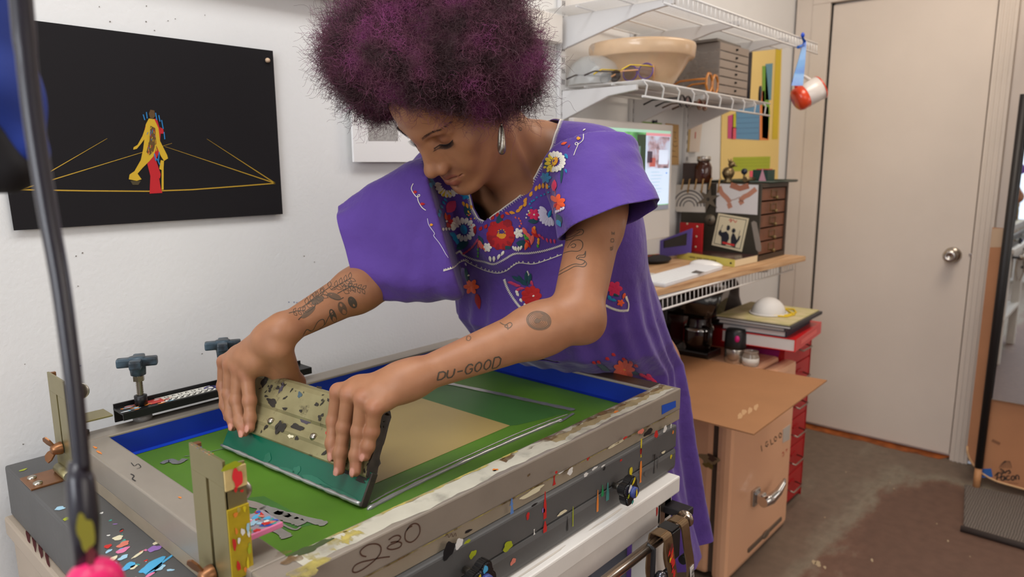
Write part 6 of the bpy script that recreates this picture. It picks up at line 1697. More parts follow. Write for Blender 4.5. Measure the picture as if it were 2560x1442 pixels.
# sunglasses along the shelf edge
def sunglasses(c, yaw, label, frame_c, lens_c, R=0.024, thick=0.0026, roll=0.0, pitch=0.0, lens_trans=0.0, arm_c=None, petals=0, zs=0.85):
    c = Vector(c); t = thing('sunglasses', label, 'sunglasses', c, 0, 'sunglasses on the middle shelf')
    M = Matrix.Translation(c) @ Matrix.Rotation(yaw, 4, 'Z') @ Matrix.Rotation(pitch, 4, 'X') @ Matrix.Rotation(roll, 4, 'Y') @ Matrix.Translation((0, 0, R * zs + thick))
    fm = mat('frame_%d_%d_%d' % frame_c, frame_c, rough=0.25, coat=0.4); am = mat('frame_%d_%d_%d' % (arm_c or frame_c), arm_c or frame_c, rough=0.25, coat=0.4)
    lm = mat('lens_%d_%d_%d' % lens_c, lens_c, rough=0.08, trans=lens_trans, coat=0.5)
    mb = MB()
    for s in (1, -1):
        ring = []
        for k in range(28):
            a = 2 * math.pi * k / 28; r = R * (1 + (0.14 * abs(math.sin(a * petals / 2)) if petals else 0.06 * math.cos(2 * a)))
            ring.append(M @ Vector((s * R * 1.18 + r * math.cos(a), 0, r * zs * math.sin(a))))
        mb.tube(ring, thick, fm, seg=8, closed=True)
    mb.tube([M @ Vector((-R * 0.24, 0, R * .3)), M @ Vector((0, 0.001, R * .42)), M @ Vector((R * 0.24, 0, R * .3))], thick * 0.9, fm, seg=8)
    part('frame', mb, t)
    for s in (1, -1):
        mb = MB(); mb.prism([(s * R * 1.18 + R * 0.97 * math.cos(2 * math.pi * k / 24), R * 0.97 * zs * math.sin(2 * math.pi * k / 24)) for k in range(24)], 0.0012, lm, M @ Matrix(((1, 0, 0, 0), (0, 0, 1, 0), (0, 1, 0, 0), (0, 0, 0, 1)))); part('lens', mb, t)
        mb = MB(); x = s * R * 2.22; mb.tube([M @ Vector((x, 0, R * 0.35)), M @ Vector((x, 0.03, R * 0.38)), M @ Vector((x * 0.98, 0.085, R * 0.28)), M @ Vector((x * 0.96, 0.115, -R * 0.3))], [thick * 0.9, thick * 0.8, thick * 0.8, thick], am, seg=8); part('temple', mb, t)
sunglasses((1.715, 1.15, ZS), 1.2, 'tortoiseshell cat-eye sunglasses lying nearest the glass dome', (52, 36, 28), (60, 48, 42), R=0.021, zs=0.7)
sunglasses((1.735, 1.072, ZS + .002), 1.35, 'purple glasses with bright yellow temples in front of the bowl', (104, 76, 138), (190, 170, 160), R=0.025, thick=0.0022, lens_trans=0.85, arm_c=(224, 188, 20))
sunglasses((1.800, 1.060, ZS), 0.5, 'peach coloured round glasses at the corner of the shelf', (224, 164, 112), (214, 160, 124), R=0.024, lens_trans=0.7)
sunglasses((1.885, 1.058, ZS), 0.35, 'clear framed glasses between the peach and the orange pairs', (220, 190, 160), (222, 208, 196), R=0.020, lens_trans=0.9)
sunglasses((2.145, 1.052, ZS - .004), 0.15, 'orange scalloped round sunglasses in front of the clear drawers', (200, 124, 40), (96, 56, 24), R=0.026, thick=0.004, petals=8, zs=1.0)
sunglasses((1.965, 1.048, ZS - .060), 0.1, 'black sunglasses hooked below the shelf edge under the bowl', (30, 26, 28), (44, 34, 34), R=0.020, thick=0.003)
sunglasses((2.075, 1.048, ZS - .062), 0.1, 'brown sunglasses hooked below the shelf edge left of the orange pair', (92, 60, 36), (70, 50, 40), R=0.018, thick=0.003)

# hanging mug on a blue strap hook
mugc = on_y(2017, 237, 0.905)
strap = mat('blue_translucent_strap', (24, 70, 176), rough=0.3, col2=(60, 130, 190), scale=14, var=0.1)
mb = MB()
sp_ = [on_y(2006, 92, 0.912), on_y(2012, 104, 0.916), on_y(2010, 118, 0.912), on_y(2005, 150, 0.908), on_y(1998, 185, 0.906), on_y(1993, 214, 0.902)]
ws = [0.008, 0.012, 0.018, 0.028, 0.040, 0.046]
vs = []
for p, w in zip(sp_, ws): _e = Vector((0.66, -0.75, 0)) * (w * 0.42); vs += [p - _e, p + _e, p + _e + Vector((0.002, 0.002, 0)), p - _e + Vector((0.002, 0.002, 0))]
fs = []
for k in range(len(sp_) - 1):
    a = 4 * k
    for q in range(4): fs.append([a + q, a + (q + 1) % 4, a + 4 + (q + 1) % 4, a + 4 + q])
fs += [[3, 2, 1, 0], [4 * len(sp_) - 4, 4 * len(sp_) - 3, 4 * len(sp_) - 2, 4 * len(sp_) - 1]]
mb.faces(vs, fs, strap)
mb.ellipsoid(on_y(2007, 88, 0.912), (0.010, 0.006, 0.009), mat('blue_knob_plastic', (22, 72, 190), rough=0.3), seg=12, ring=8)
mb.tube([on_y(1995, 118, 0.91), on_y(2008, 113, 0.91)], 0.005, strap)
solo('strap_hook', mb, 'blue plastic strap hook hanging from the end of the upper shelf', 'hook', loc=sp_[2])
mg = thing('mug', 'white mug with an orange base and rim hanging tilted from the blue hook', 'mug', mugc)
_dm = (mugc - CAM).dot(-CZ); axis = (at_depth(2048, 219, _dm - 0.01) - at_depth(1984, 254, _dm)).normalized()
mw = mat('white_mug_glaze', (214, 206, 200), rough=0.3, coat=0.3); mo = mat('orange_mug_glaze', (214, 66, 30), rough=0.3, coat=0.3)
mb = MB(); b0_ = mugc - axis * 0.045
mb.lathe([(0.041, 0.036), (0.0415, 0.094), (0.0395, 0.0945)], mw, c=b0_, axis=axis, seg=36); part('body', mb, mg)
mb = MB(); mb.lathe([(0, 0.0), (0.030, 0.0), (0.038, 0.006), (0.0412, 0.016), (0.0413, 0.037), (0.0385, 0.037), (0.0385, 0.006), (0.0, 0.004)], mo, c=b0_, axis=axis, seg=36); part('base', mb, mg, 'orange glazed base')
mb = MB(); mb.lathe([(0.0418, 0.0935), (0.0424, 0.0955), (0.041, 0.0985), (0.0388, 0.0975), (0.0380, 0.09), (0.0380, 0.010)], mo, c=b0_, axis=axis, seg=36); part('rim', mb, mg, 'orange rim and inside')
mb = MB(); upv = Vector((0, 0, 1)); sd = (upv - axis * upv.dot(axis)).normalized()
pts = [b0_ + axis * (0.022 + 0.055 * t) + sd * (0.039 + 0.030 * math.sin(math.pi * t)) for t in np.linspace(0, 1, 13)]
mb.tube(pts[:7], 0.0055, mo, seg=10); mb.tube(pts[6:], 0.0055, mw, seg=10); part('handle', mb, mg, 'half orange, half white handle')

# colour chart on the wall next to the door
ch = thing('colour_chart', 'pale yellow wall chart of bright colour blocks in the corner by the door', 'chart', on_y(1880, 470, YW - 0.003))
mb = MB(); yquad(mb, [(1808, 135), (1955, 118), (1944, 480), (1800, 500)], YW - 0.004, mat('pale_yellow_card', (236, 206, 130), rough=0.6), 0.002)
def blk(pts, c, name): yquad(mb, pts, YW - 0.0052, mat('chart_' + name, c, rough=0.6))
blk([(1940, 120), (1954, 119), (1944, 348), (1930, 348)], (214, 186, 44), 'ochre')
blk([(1906, 165), (1915, 165), (1925, 280), (1920, 348), (1905, 345)], (120, 170, 60), 'leaf'); blk([(1914, 160), (1932, 158), (1928, 250), (1913, 250)], (100, 150, 168), 'slate')
blk([(1840, 270), (1900, 255), (1899, 350), (1840, 347)], (98, 148, 186), 'blue'); blk([(1820, 290), (1834, 285), (1832, 347), (1819, 346)], (206, 78, 128), 'magenta'); blk([(1832, 286), (1841, 283), (1840, 320), (1831, 320)], (200, 196, 50), 'lemon'); blk([(1830, 318), (1841, 318), (1840, 348), (1829, 348)], (232, 96, 110), 'rose')
blk([(1900, 262), (1922, 268), (1922, 350), (1898, 350)], (240, 142, 74), 'orange'); blk([(1900, 230), (1912, 226), (1912, 262), (1900, 262)], (236, 120, 60), 'deep_orange')
blk([(1833, 393), (1926, 391), (1924, 425), (1831, 428)], (172, 184, 50), 'lime'); blk([(1874, 427), (1924, 425), (1922, 452), (1874, 452)], (238, 96, 116), 'coral')
for k in range(5): ystroke(mb, [(1842, 282 + 13 * k), (1898, 280 + 13 * k)], YW - 0.0058, 0.0012, mat('chart_print', (84, 120, 156), rough=0.6))
for k in range(3): ystroke(mb, [(1838, 400 + 8 * k), (1922, 398 + 8 * k)], YW - 0.0058, 0.0010, mat('chart_print_olive', (132, 146, 36), rough=0.6))
part('sheet', mb, ch)
# papers pinned above the monitor
mb = MB(); yquad(mb, [(1588, 302), (1655, 308), (1655, 316), (1588, 312)], YW - 0.003, mat('green_sticky_note', (116, 158, 60), rough=0.7), 0.001); solo('sticky_note', mb, 'green paper strip pinned to the wall above the monitor', 'note', loc=on_y(1620, 312, YW - 0.003))
mb = MB(); c = on_y(1633, 304, YW - 0.004); mb.lathe([(0, 0), (0.006, 0), (0.004, 0.004), (0.003, 0.010), (0.006, 0.014), (0, 0.015)], mat('navy_pin', (30, 40, 66), rough=0.3), c=c, axis=(0, -1, 0), seg=12); solo('push_pin', mb, 'dark blue pin holding the green paper strip', 'pin', loc=c)
dr = mat('tan_drawing_paper', (206, 166, 110), rough=0.7)
mb = MB(); yquad(mb, [(1664, 308), (1697, 312), (1697, 412), (1670, 412)], YW - 0.003, dr, 0.001)
ys = YW - 0.0036
for st in ([(1682, 326), (1678, 340), (1680, 356), (1686, 366), (1694, 364)], [(1684, 330), (1690, 331)], [(1688, 332), (1687, 344), (1691, 346)], [(1684, 354), (1692, 353)], [(1672, 372), (1678, 370), (1676, 376), (1688, 378)], [(1676, 390), (1694, 392)]): ystroke(mb, st, ys, 0.0016, mat('ink_line', (78, 58, 40), rough=0.7), sm=True)
solo('drawing', mb, 'tan paper with a line drawing of a face beside the monitor', 'drawing', loc=on_y(1680, 412, YW - 0.003))
mb = MB(); yquad(mb, [(1722, 306), (1756, 308), (1748, 380), (1718, 380)], YW - 0.016, mat('ivory_card_box', (228, 212, 196), rough=0.5), 0.014)
yquad(mb, [(1722, 306), (1728, 306), (1723, 380), (1718, 380)], YW - 0.0166, mat('gold_card_edge', (196, 164, 100), rough=0.4)); ystroke(mb, [(1739, 330), (1738, 346)], YW - 0.0168, 0.007, mat('red_emblem', (206, 80, 70), rough=0.6))
solo('card_box', mb, 'flat ivory box with a red emblem and gold edge behind the amber jar', 'box', loc=on_y(1735, 380, YW - 0.016))
# ------------------------------------------------------------------ desk on the lowest shelf
ZD = 0.960
desk_wood = mat('pale_oak_board', (206, 166, 124), rough=0.5)
nt, b = nodes_of(desk_wood)
tc = nt.nodes.new('ShaderNodeTexCoord'); mp = nt.nodes.new('ShaderNodeMapping'); mp.inputs['Scale'].default_value = (3, 60, 60)
nt.links.new(tc.outputs['Object'], mp.inputs['Vector'])
n1 = nt.nodes.new('ShaderNodeTexNoise'); n1.inputs['Scale'].default_value = 1.6; n1.inputs['Detail'].default_value = 5
nt.links.new(mp.outputs['Vector'], n1.inputs['Vector'])
rp = nt.nodes.new('ShaderNodeValToRGB'); rp.color_ramp.elements[0].position = 0.35; rp.color_ramp.elements[0].color = rgb(176, 132, 92); rp.color_ramp.elements[1].position = 0.7; rp.color_ramp.elements[1].color = rgb(216, 178, 136)
nt.links.new(n1.outputs['Fac'], rp.inputs['Fac']); nt.links.new(rp.outputs['Color'], b.inputs['Base Color'])
mb = MB(); mb.prism([(1.42, 0.978), (2.674, 0.905), (2.700, 1.285), (1.42, 1.285)], 0.018, desk_wood, Matrix.Translation((0, 0, ZD - 0.018)), bev=0.001)
solo('worktop', mb, 'pale oak desk board lying on the lowest wire shelf', 'desk', loc=(2.05, 1.1, ZD - 0.018))
wire_shelf('wire_shelf', 'lowest white wire shelf carrying the oak desk board', 1.40, 2.66, 0.945, ZD - 0.0205, 0.0, 'white wire shelves', UPX, lip=0.032)

# all-in-one computer
mon = thing('computer', 'silver all-in-one computer with photos and a white page on its screen', 'computer', (1.80, 1.16, ZD))
XM0, XM1, ZM0, ZM1, YM = 1.548, 2.085, 1.062, 1.424, 1.15
alu_c = mat('pale_silver_case', (214, 208, 202), rough=0.35, metal=0.25)
mb = MB(); mb.box(((XM0 + XM1) / 2, YM + 0.010, (ZM0 + ZM1) / 2), (XM1 - XM0, 0.018, ZM1 - ZM0), alu_c, bev=0.004); mb.box(((XM0 + XM1) / 2, YM + 0.026, (ZM0 + ZM1) / 2), (0.34, 0.022, 0.25), alu_c, bev=0.010)
part('case', mb, mon)
mb = MB(); mb.box(((XM0 + XM1) / 2, YM + 0.045, 1.06), (0.15, 0.012, 0.19), alu_c, bev=0.003, rot=Matrix.Rotation(rad(-8), 4, 'X')); mb.box(((XM0 + XM1) / 2, YM + 0.03, ZD + 0.004), (0.17, 0.17, 0.008), alu_c, bev=0.003)
part('stand', mb, mon)
def emis(name, c, s): return mat('screen_' + name, c, rough=0.3, emit=s)
sx0, sx1, sz0, sz1 = XM0 + 0.018, XM1 - 0.018, ZM0 + 0.094, ZM1 - 0.020
mb = MB()
def sq_(u0, u1, v0, v1, m, k):
    y = YM - 0.0005 - 0.0001 * k
    X = lambda u: sx0 + (sx1 - sx0) * u; Z = lambda v: sz0 + (sz1 - sz0) * v
    mb.faces([(X(u0), y, Z(v0)), (X(u1), y, Z(v0)), (X(u1), y, Z(v1)), (X(u0), y, Z(v1))], [[0, 1, 2, 3]], m)
SE = 0.55
scr_g = mat('screen_foliage', (150, 196, 150), rough=0.3, emit=SE)
nt, b = nodes_of(scr_g); tcn = nt.nodes.new('ShaderNodeTexCoord'); nn_ = nt.nodes.new('ShaderNodeTexNoise'); nn_.inputs['Scale'].default_value = 9; nn_.inputs['Detail'].default_value = 6
rp = nt.nodes.new('ShaderNodeValToRGB'); rp.color_ramp.elements[0].position = 0.38; rp.color_ramp.elements[0].color = rgb(40, 90, 50); rp.color_ramp.elements[1].position = 0.62; rp.color_ramp.elements[1].color = rgb(170, 222, 176)
e = rp.color_ramp.elements.new(0.5); e.color = rgb(100, 170, 100)
nt.links.new(tcn.outputs['Object'], nn_.inputs['Vector']); nt.links.new(nn_.outputs['Fac'], rp.inputs['Fac']); nt.links.new(rp.outputs['Color'], b.inputs['Emission Color']); nt.links.new(rp.outputs['Color'], b.inputs['Base Color'])
scr_p = mat('screen_photo', (180, 180, 200), rough=0.3, emit=SE)
nt, b = nodes_of(scr_p); tcn = nt.nodes.new('ShaderNodeTexCoord'); nn_ = nt.nodes.new('ShaderNodeTexNoise'); nn_.inputs['Scale'].default_value = 22; nn_.inputs['Detail'].default_value = 6
rp = nt.nodes.new('ShaderNodeValToRGB'); rp.color_ramp.elements[0].position = 0.36; rp.color_ramp.elements[0].color = rgb(78, 62, 72); rp.color_ramp.elements[1].position = 0.60; rp.color_ramp.elements[1].color = rgb(196, 206, 228)
e = rp.color_ramp.elements.new(0.47); e.color = rgb(176, 150, 160)
nt.links.new(tcn.outputs['Object'], nn_.inputs['Vector']); nt.links.new(nn_.outputs['Fac'], rp.inputs['Fac']); nt.links.new(rp.outputs['Color'], b.inputs['Emission Color']); nt.links.new(rp.outputs['Color'], b.inputs['Base Color'])
sq_(0, 1, 0, 1, scr_g, 0); sq_(0, 1, 0.965, 1, emis('menu', (170, 214, 190), SE), 1)
sq_(0.60, 0.72, 0.30, 0.94, emis('dark_tree', (50, 70, 46), SE * .6), 1); sq_(0.50, 0.64, 0.60, 0.80, emis('haze', (170, 190, 190), SE), 1)
sq_(0.70, 1.0, 0.07, 0.955, emis('page', (196, 214, 236), SE * 1.2), 2); sq_(0.70, 1.0, 0.93, 0.965, emis('pink_tab', (226, 150, 160), SE), 3); sq_(0.715, 0.99, 0.53, 0.925, scr_p, 3)
sq_(0.86, 0.975, 0.58, 0.76, emis('note', (208, 220, 240), SE * 1.2), 4); sq_(0.75, 0.82, 0.55, 0.66, emis('warm_red', (178, 92, 84), SE), 4); sq_(0.72, 0.78, 0.60, 0.74, emis('shadow_plum', (70, 58, 74), SE), 4)
for k in range(9):
    v = 0.48 - 0.042 * k; w = 0.05 + 0.04 * ((k * 7) % 4) / 3; sq_(0.77, 0.79 + w + 0.03, v, v + 0.005, emis('line', (150, 168, 196), SE), 4)
sq_(0.955, 0.972, 0.46, 0.475, emis('blue_dot', (60, 120, 220), SE), 4); sq_(0.0, 1.0, 0.0, 0.06, emis('dock', (120, 120, 130), SE), 5)
part('screen', mb, mon, 'lit screen')
# keyboard, mouse
mb = MB()
kc = [(1.768, 1.075), (2.226, 1.130), (2.142, 0.978), (1.714, 0.958)]
mb.prism([(1.727, 0.962), (2.150, 0.990), (2.165, 1.104), (1.742, 1.078)], 0.009, mat('silver_keyboard_body', (222, 222, 226), rough=0.35), Matrix.Translation((0, 0, ZD)), bev=0.002)
kb = thing('keyboard', 'thin white keyboard on the front of the oak desk', 'keyboard', (1.95, 1.03, ZD)); part('body', mb, kb)
mb = MB(); keym = mat('white_keys', (240, 240, 242), rough=0.5)
KO = Vector((1.742, 1.074, ZD + 0.0092)); KX = Vector((0.423, 0.026, 0)); KY = Vector((-0.015, -0.114, 0))
for r in range(6):
    for c in range(20):
        p = KO + KX * (0.012 + 0.0488 * (c + 0.5)) + KY * (0.05 + 0.155 * (r + 0.5))
        mb.box(p + Vector((0, 0, 0.0008)), (0.0172, 0.0145, 0.0016), keym, rz=math.atan2(KX.y, KX.x))
kk = part('keys', mb, kb)
mb = MB(); 
mb.faces([on_z(x, y, ZD + 0.0122) for x, y in [(1728, 681), (1740, 675), (1752, 678), (1772, 681), (1758, 680), (1750, 684), (1742, 682)]], [list(range(7))], mat('dark_grey_tag', (96, 90, 88), rough=0.6)); part('tag', mb, kb, 'dark grey torn label')
mb = MB(); mc = Vector((2.205, 1.075, ZD))
t = bmesh.new(); bmesh.ops.create_uvsphere(t, u_segments=28, v_segments=14, radius=1)
for v in t.verts:
    v.co = Vector((v.co.x * 0.0565, v.co.y * 0.029, max(0.0, v.co.z) * 0.020 * (1 - 0.25 * v.co.x)))
mb.add(t, mat('white_mouse_shell', (238, 236, 234), rough=0.15, coat=0.6), Matrix.Translation(mc) @ Matrix.Rotation(rad(-68), 4, 'Z'), smooth=True)
solo('mouse', mb, 'white curved computer mouse behind the right end of the keyboard', 'mouse', loc=mc)
# dark pouch, lamp and cables left of the book
mb = MB(); pouch = mat('black_embroidered_pouch', (30, 26, 30), rough=0.7)
pc = on_z(1645, 657, ZD)
mb.ellipsoid(pc + Vector((0.0, 0.02, 0.012)), (0.075, 0.060, 0.014), pouch); 
for k, m in enumerate([p_or, p_red, stain_y, p_or, p_lime]): mb.splat(pc + Vector((-0.03 + 0.016 * k, 0.02, 0.0266)), (0, 0, 1), (1, .4, 0), 0.022, 0.012, mat('pouch_motif_%d' % (k % 3), [(170, 80, 40), (140, 40, 40), (150, 130, 50)][k % 3], rough=0.7), seed=k, off=0.0012 - abs(k - 2) * 0.001)
solo('pouch', mb, 'black flat pouch with orange motifs lying behind the keyboard', 'pouch', loc=(pc.x, pc.y, ZD))
wc = on_z(1596, 672, ZD)
dk = thing('white_speaker', 'small rounded white speaker foot beside the sleeve at the desk edge', 'speaker', wc)
mb = MB(); mb.lathe([(0, 0), (0.024, 0), (0.028, 0.012), (0.024, 0.026), (0.012, 0.032), (0, 0.033)], mat('white_gloss_plastic', (228, 226, 224), rough=0.25, coat=0.4), c=wc, seg=28); part('foot', mb, dk)
mb = MB(); mb.tube([wc + Vector((0, 0, 0.032)), wc + Vector((0.012, 0.008, 0.075)), wc + Vector((0.016, 0.012, 0.11))], 0.0035, mat('white_gloss_plastic', (228, 226, 224))); mb.box(wc + Vector((0.016, 0.012, 0.12)), (0.05, 0.03, 0.03), mat('white_gloss_plastic', (228, 226, 224)), bev=0.008); part('stem', mb, dk)
# book with yellow spine
mb = MB(); bk = thing('book', 'dark covered paperback with a pale yellow spine at the foot of the drawer cabinet', 'book', (2.30, 1.12, ZD))
A_, B_, C_ = on_z(1836, 668, ZD), on_z(1692, 645, ZD), on_z(1893, 655, ZD); D_ = B_ + (C_ - A_)
th_ = 0.024
mb.prism([(v.x, v.y) for v in (A_, C_, D_, B_)], 0.0012, mat('dark_book_cover', (70, 40, 40), rough=0.25, coat=0.4), Matrix.Translation((0, 0, ZD + th_))); mb.prism([(v.x, v.y) for v in (A_, C_, D_, B_)], 0.0012, mat('dark_book_cover', (70, 40, 40)), Matrix.Translation((0, 0, ZD)))
part('cover', mb, bk)
mb = MB(); e1 = (C_ - A_) * 0.015; mb.prism([(v.x, v.y) for v in (A_ + e1, C_ - e1 * .2, D_ - e1 * .2, B_ + e1)], th_ - 0.0012, mat('cream_pages', (226, 206, 170), rough=0.8), Matrix.Translation((0, 0, ZD + 0.0012))); part('pages', mb, bk, 'cream page block')
mb = MB(); mb.prism([(v.x, v.y) for v in (A_ - e1 * .1, A_ + e1, B_ + e1, B_ - e1 * .1)], th_ + 0.0014, mat('pale_yellow_spine', (214, 200, 100), rough=0.5), Matrix.Translation((0, 0, ZD)))
sd_ = (A_ - B_).normalized(); nn2 = Vector((-1, -0.25, 0)).normalized(); nn2 = (nn2 - sd_ * nn2.dot(sd_)).normalized()
for k in range(16):
    q = B_ + sd_ * (0.06 + 0.0085 * k) + Vector((0, 0, th_ * 0.5)) - e1 * 0.1
    mb.ribbon([q, q + sd_ * 0.006], nn2, 0.006 if k % 4 else 0.002, mat('spine_print', (120, 108, 60), rough=0.6), off=0.0006)
mb.splat(A_ - sd_ * 0.016 + Vector((0, 0, th_ * .5)) - e1 * 0.1, nn2, sd_, 0.008, 0.008, p_blk, seed=3, off=0.0008)
part('spine', mb, bk, 'pale yellow spine with small print')

# dark wooden drawer cabinet
cabw = mat('dark_stained_wood', (62, 46, 34), rough=0.45, var=0.3, scale=10); drw = mat('reddish_drawer_front', (112, 68, 46), rough=0.45, var=0.25, scale=16); steel_dark = mat('painted_dark_olive_side', (52, 46, 36), rough=0.4, var=0.15, scale=12)
FX0, FX1, FY0, FY1, FZ1 = 2.408, 2.662, 0.981, 1.285, 1.232
cab = thing('drawer_cabinet', 'small dark wooden cabinet of five drawers standing on the desk', 'cabinet', ((FX0 + FX1) / 2, (FY0 + FY1) / 2, ZD))
mb = MB()
mb.box((FX0 + 0.005, (FY0 + FY1) / 2, (ZD + FZ1) / 2), (0.010, FY1 - FY0, FZ1 - ZD), steel_dark, bev=0.001); mb.box((FX1 - 0.007, (FY0 + FY1) / 2, (ZD + FZ1) / 2), (0.014, FY1 - FY0, FZ1 - ZD), cabw, bev=0.001)
mb.box(((FX0 + FX1) / 2, (FY0 + FY1) / 2, FZ1 - 0.007), (FX1 - FX0 - 0.024, FY1 - FY0, 0.014), cabw); mb.box(((FX0 + FX1) / 2, (FY0 + FY1) / 2, ZD + 0.009), (FX1 - FX0 - 0.024, FY1 - FY0, 0.018), cabw); mb.box(((FX0 + FX1) / 2, FY1 - 0.004, (ZD + FZ1) / 2), (FX1 - FX0 - 0.024, 0.008, FZ1 - ZD), cabw)
part('carcass', mb, cab)
brass_d = mat('dull_brass', (132, 112, 74), rough=0.4, metal=0.8)
for k in range(5):
    z0 = ZD + 0.021 + k * 0.0475
    mb = MB(); mb.box(((FX0 + FX1) / 2, FY0 + 0.012, z0 + 0.022), (FX1 - FX0 - 0.030, 0.014, 0.042), drw, bev=0.002); d = part('drawer', mb, cab)
    mb = MB()
    for (dx, dz, w, h) in ((0, .011, .05, .002), (0, -.011, .05, .002), (-.025, 0, .002, .024), (.025, 0, .002, .024)): mb.box(((FX0 + FX1) / 2 + dx, FY0 + 0.0038, z0 + 0.024 + dz), (w, 0.002, h), brass_d)
    part('label_holder', mb, d)
    mb = MB(); mb.lathe([(0, 0), (0.003, 0), (0.0035, 0.006), (0.0065, 0.010), (0.006, 0.015), (0, 0.016)], brass_d, c=((FX0 + FX1) / 2, FY0 + 0.004, z0 + 0.009), axis=(0, -1, 0), seg=14); part('knob', mb, d)
# cards and metal things stuck to its side
XS = FX0 - 0.002
card_w = mat('white_card', (216, 210, 200), rough=0.7)
mb = MB(); xquad(mb, [(1676, 462), (1767, 460), (1763, 531), (1690, 529)], XS, card_w, 0.0012)
for k in range(4):
    r = 42 - 9 * k; pts = [(1722 + 0.92 * r * math.cos(a), 516 - 0.95 * r * math.sin(a)) for a in [math.pi * q / 14 for q in range(15)]]
    xstroke(mb, pts, XS - 0.0006, 0.0055 if k % 2 == 0 else 0.004, mat('grey_watercolour', (104, 100, 100), rough=0.7))
solo('greeting_card', mb, 'white card with a grey rainbow on the side of the drawer cabinet', 'card', loc=on_x(1722, 530, XS))
mb = MB(); xquad(mb, [(1792, 459), (1896, 462), (1893, 537), (1790, 530)], XS, mat('white_photo_sheet', (214, 208, 206), rough=0.6), 0.0012)
skp = mat('photo_skin', (186, 128, 104), rough=0.6)
for pts in ([(1798, 466), (1804, 482), (1816, 494), (1825, 506)], [(1890, 472), (1872, 486), (1860, 492), (1850, 502)], [(1822, 508), (1826, 520)], [(1850, 500), (1856, 510)]):
    xstroke(mb, pts, XS - 0.0006, 0.017, skp, True)
xstroke(mb, [(1824, 501), (1838, 498), (1850, 492)], XS - 0.0007, 0.003, mat('photo_cord', (176, 150, 140), rough=0.6)); xstroke(mb, [(1826, 462), (1850, 471), (1872, 464)], XS - 0.0005, 0.02, mat('photo_skin_dark', (164, 104, 80), rough=0.6))
solo('photograph', mb, 'photograph of two hands pulling a cord on the side of the drawer cabinet', 'photo', loc=on_x(1842, 535, XS))
sqp_ = thing('framed_picture', 'tilted square cream card with two black silhouettes back to back on the cabinet side', 'picture', on_x(1822, 625, XS - .004))
mb = MB(); xquad(mb, [(1796, 533), (1872, 546), (1854, 629), (1779, 612)], XS - 0.003, mat('cream_card', (224, 210, 176), rough=0.6), 0.003); part('card', mb, sqp_)
mb = MB(); XX = XS - 0.0036
inn = [(1799, 539), (1866, 550), (1850, 622), (1785, 608)]
for a, b_ in zip(inn, inn[1:] + inn[:1]): xstroke(mb, [a, b_], XX, 0.002, p_blk)
sil = mat('navy_black_silhouette', (34, 34, 44), rough=0.7)
xquad(mb, [(1803, 611), (1803, 592), (1796, 586), (1796, 580), (1802, 572), (1804, 580), (1808, 580), (1816, 578), (1822, 586), (1823, 596), (1817, 608), (1814, 613)], XX, sil)
xquad(mb, [(1817, 566), (1820, 562), (1825, 565), (1825, 573), (1820, 577), (1816, 574)], XX - .0001, sil)
xquad(mb, [(1827, 615), (1827, 594), (1831, 583), (1836, 584), (1840, 594), (1842, 600), (1846, 592), (1852, 588), (1848, 600), (1842, 608), (1839, 612), (1838, 619)], XX, sil)
xquad(mb, [(1830, 573), (1835, 570), (1839, 574), (1838, 580), (1833, 583), (1829, 579)], XX - .0001, sil)
xstroke(mb, [(1802, 572), (1807, 562)], XX, 0.002, sil); xstroke(mb, [(1846, 592), (1850, 576)], XX, 0.0015, sil)
xstroke(mb, [(1806, 606), (1836, 613)], XX - .0003, 0.007, mat('red_caption', (216, 52, 46), rough=0.6)); xstroke(mb, [(1822, 551), (1828, 547), (1826, 555), (1833, 549), (1838, 556), (1842, 551)], XX, 0.0028, mat('faded_red_script', (206, 100, 84), rough=0.6), True)
part('print', mb, sqp_)
gun = mat('grey_steel_blank', (118, 108, 94), rough=0.45, metal=0.7)
mb = MB(); c = on_x(1771, 498, XS - 0.001); poly = []
for k in range(12):
    r = 0.047 if k % 2 == 0 else 0.018; a = 2 * math.pi * k / 12 + 0.35; poly.append((r * math.cos(a), r * math.sin(a)))
MX = Matrix(((0, 0, -1, c.x), (-1, 0, 0, c.y), (0, 1, 0, c.z), (0, 0, 0, 1)))
mb.prism(poly, 0.003, gun, MX, bev=0.0006); mb.lathe([(0.002, 0.0), (0.006, 0.0), (0.006, 0.0005)], p_blk, c=(c.x - 0.0032, c.y, c.z), axis=(-1, 0, 0), seg=12)
solo('throwing_star', mb, 'grey steel six-pointed star stuck to the cabinet side', 'star', loc=c)
mb = MB(); c = on_x(1776, 549, XS - 0.001); mb.lathe([(0, 0), (0.020, 0), (0.020, 0.004), (0, 0.004)], gun, c=c, axis=(-1, 0, 0), seg=28); mb.lathe([(0, 0.0042), (0.004, 0.0042), (0.004, 0.0046), (0, 0.0046)], p_blk, c=c, axis=(-1, 0, 0), seg=12); solo('magnet', mb, 'round grey disc magnet below the steel star', 'magnet', loc=c)
mb = MB(); xquad(mb, [(1878, 556), (1884, 552), (1891, 556), (1903, 618), (1902, 628), (1896, 630), (1890, 624)], XS - 0.002, mat('brushed_blade', (150, 140, 130), rough=0.5, metal=0.4), 0.002); solo('knife', mb, 'pale metal blade stuck upright beside the silhouettes card', 'blade', loc=on_x(1892, 628, XS))
# necklaces hanging over the top edge
for k, x in enumerate([1706, 1722, 1739, 1756, 1775, 1797]):
    mb = MB(); mb.tube([on_x(x + 5, 446, XS + 0.02), on_x(x + 2, 449, XS - 0.002), on_x(x, 462, XS - 0.003), on_x(x - 3, 474 + (k % 2) * 8, XS - 0.003)], 0.0028, mat('twine_gold', (172, 136, 84), rough=0.6, var=0.2, scale=90), seg=6)
    solo('tassel', mb, 'tan cord hanging over the top edge of the drawer cabinet', 'cord', 'tan cords over the drawer cabinet', loc=on_x(x, 449, XS))
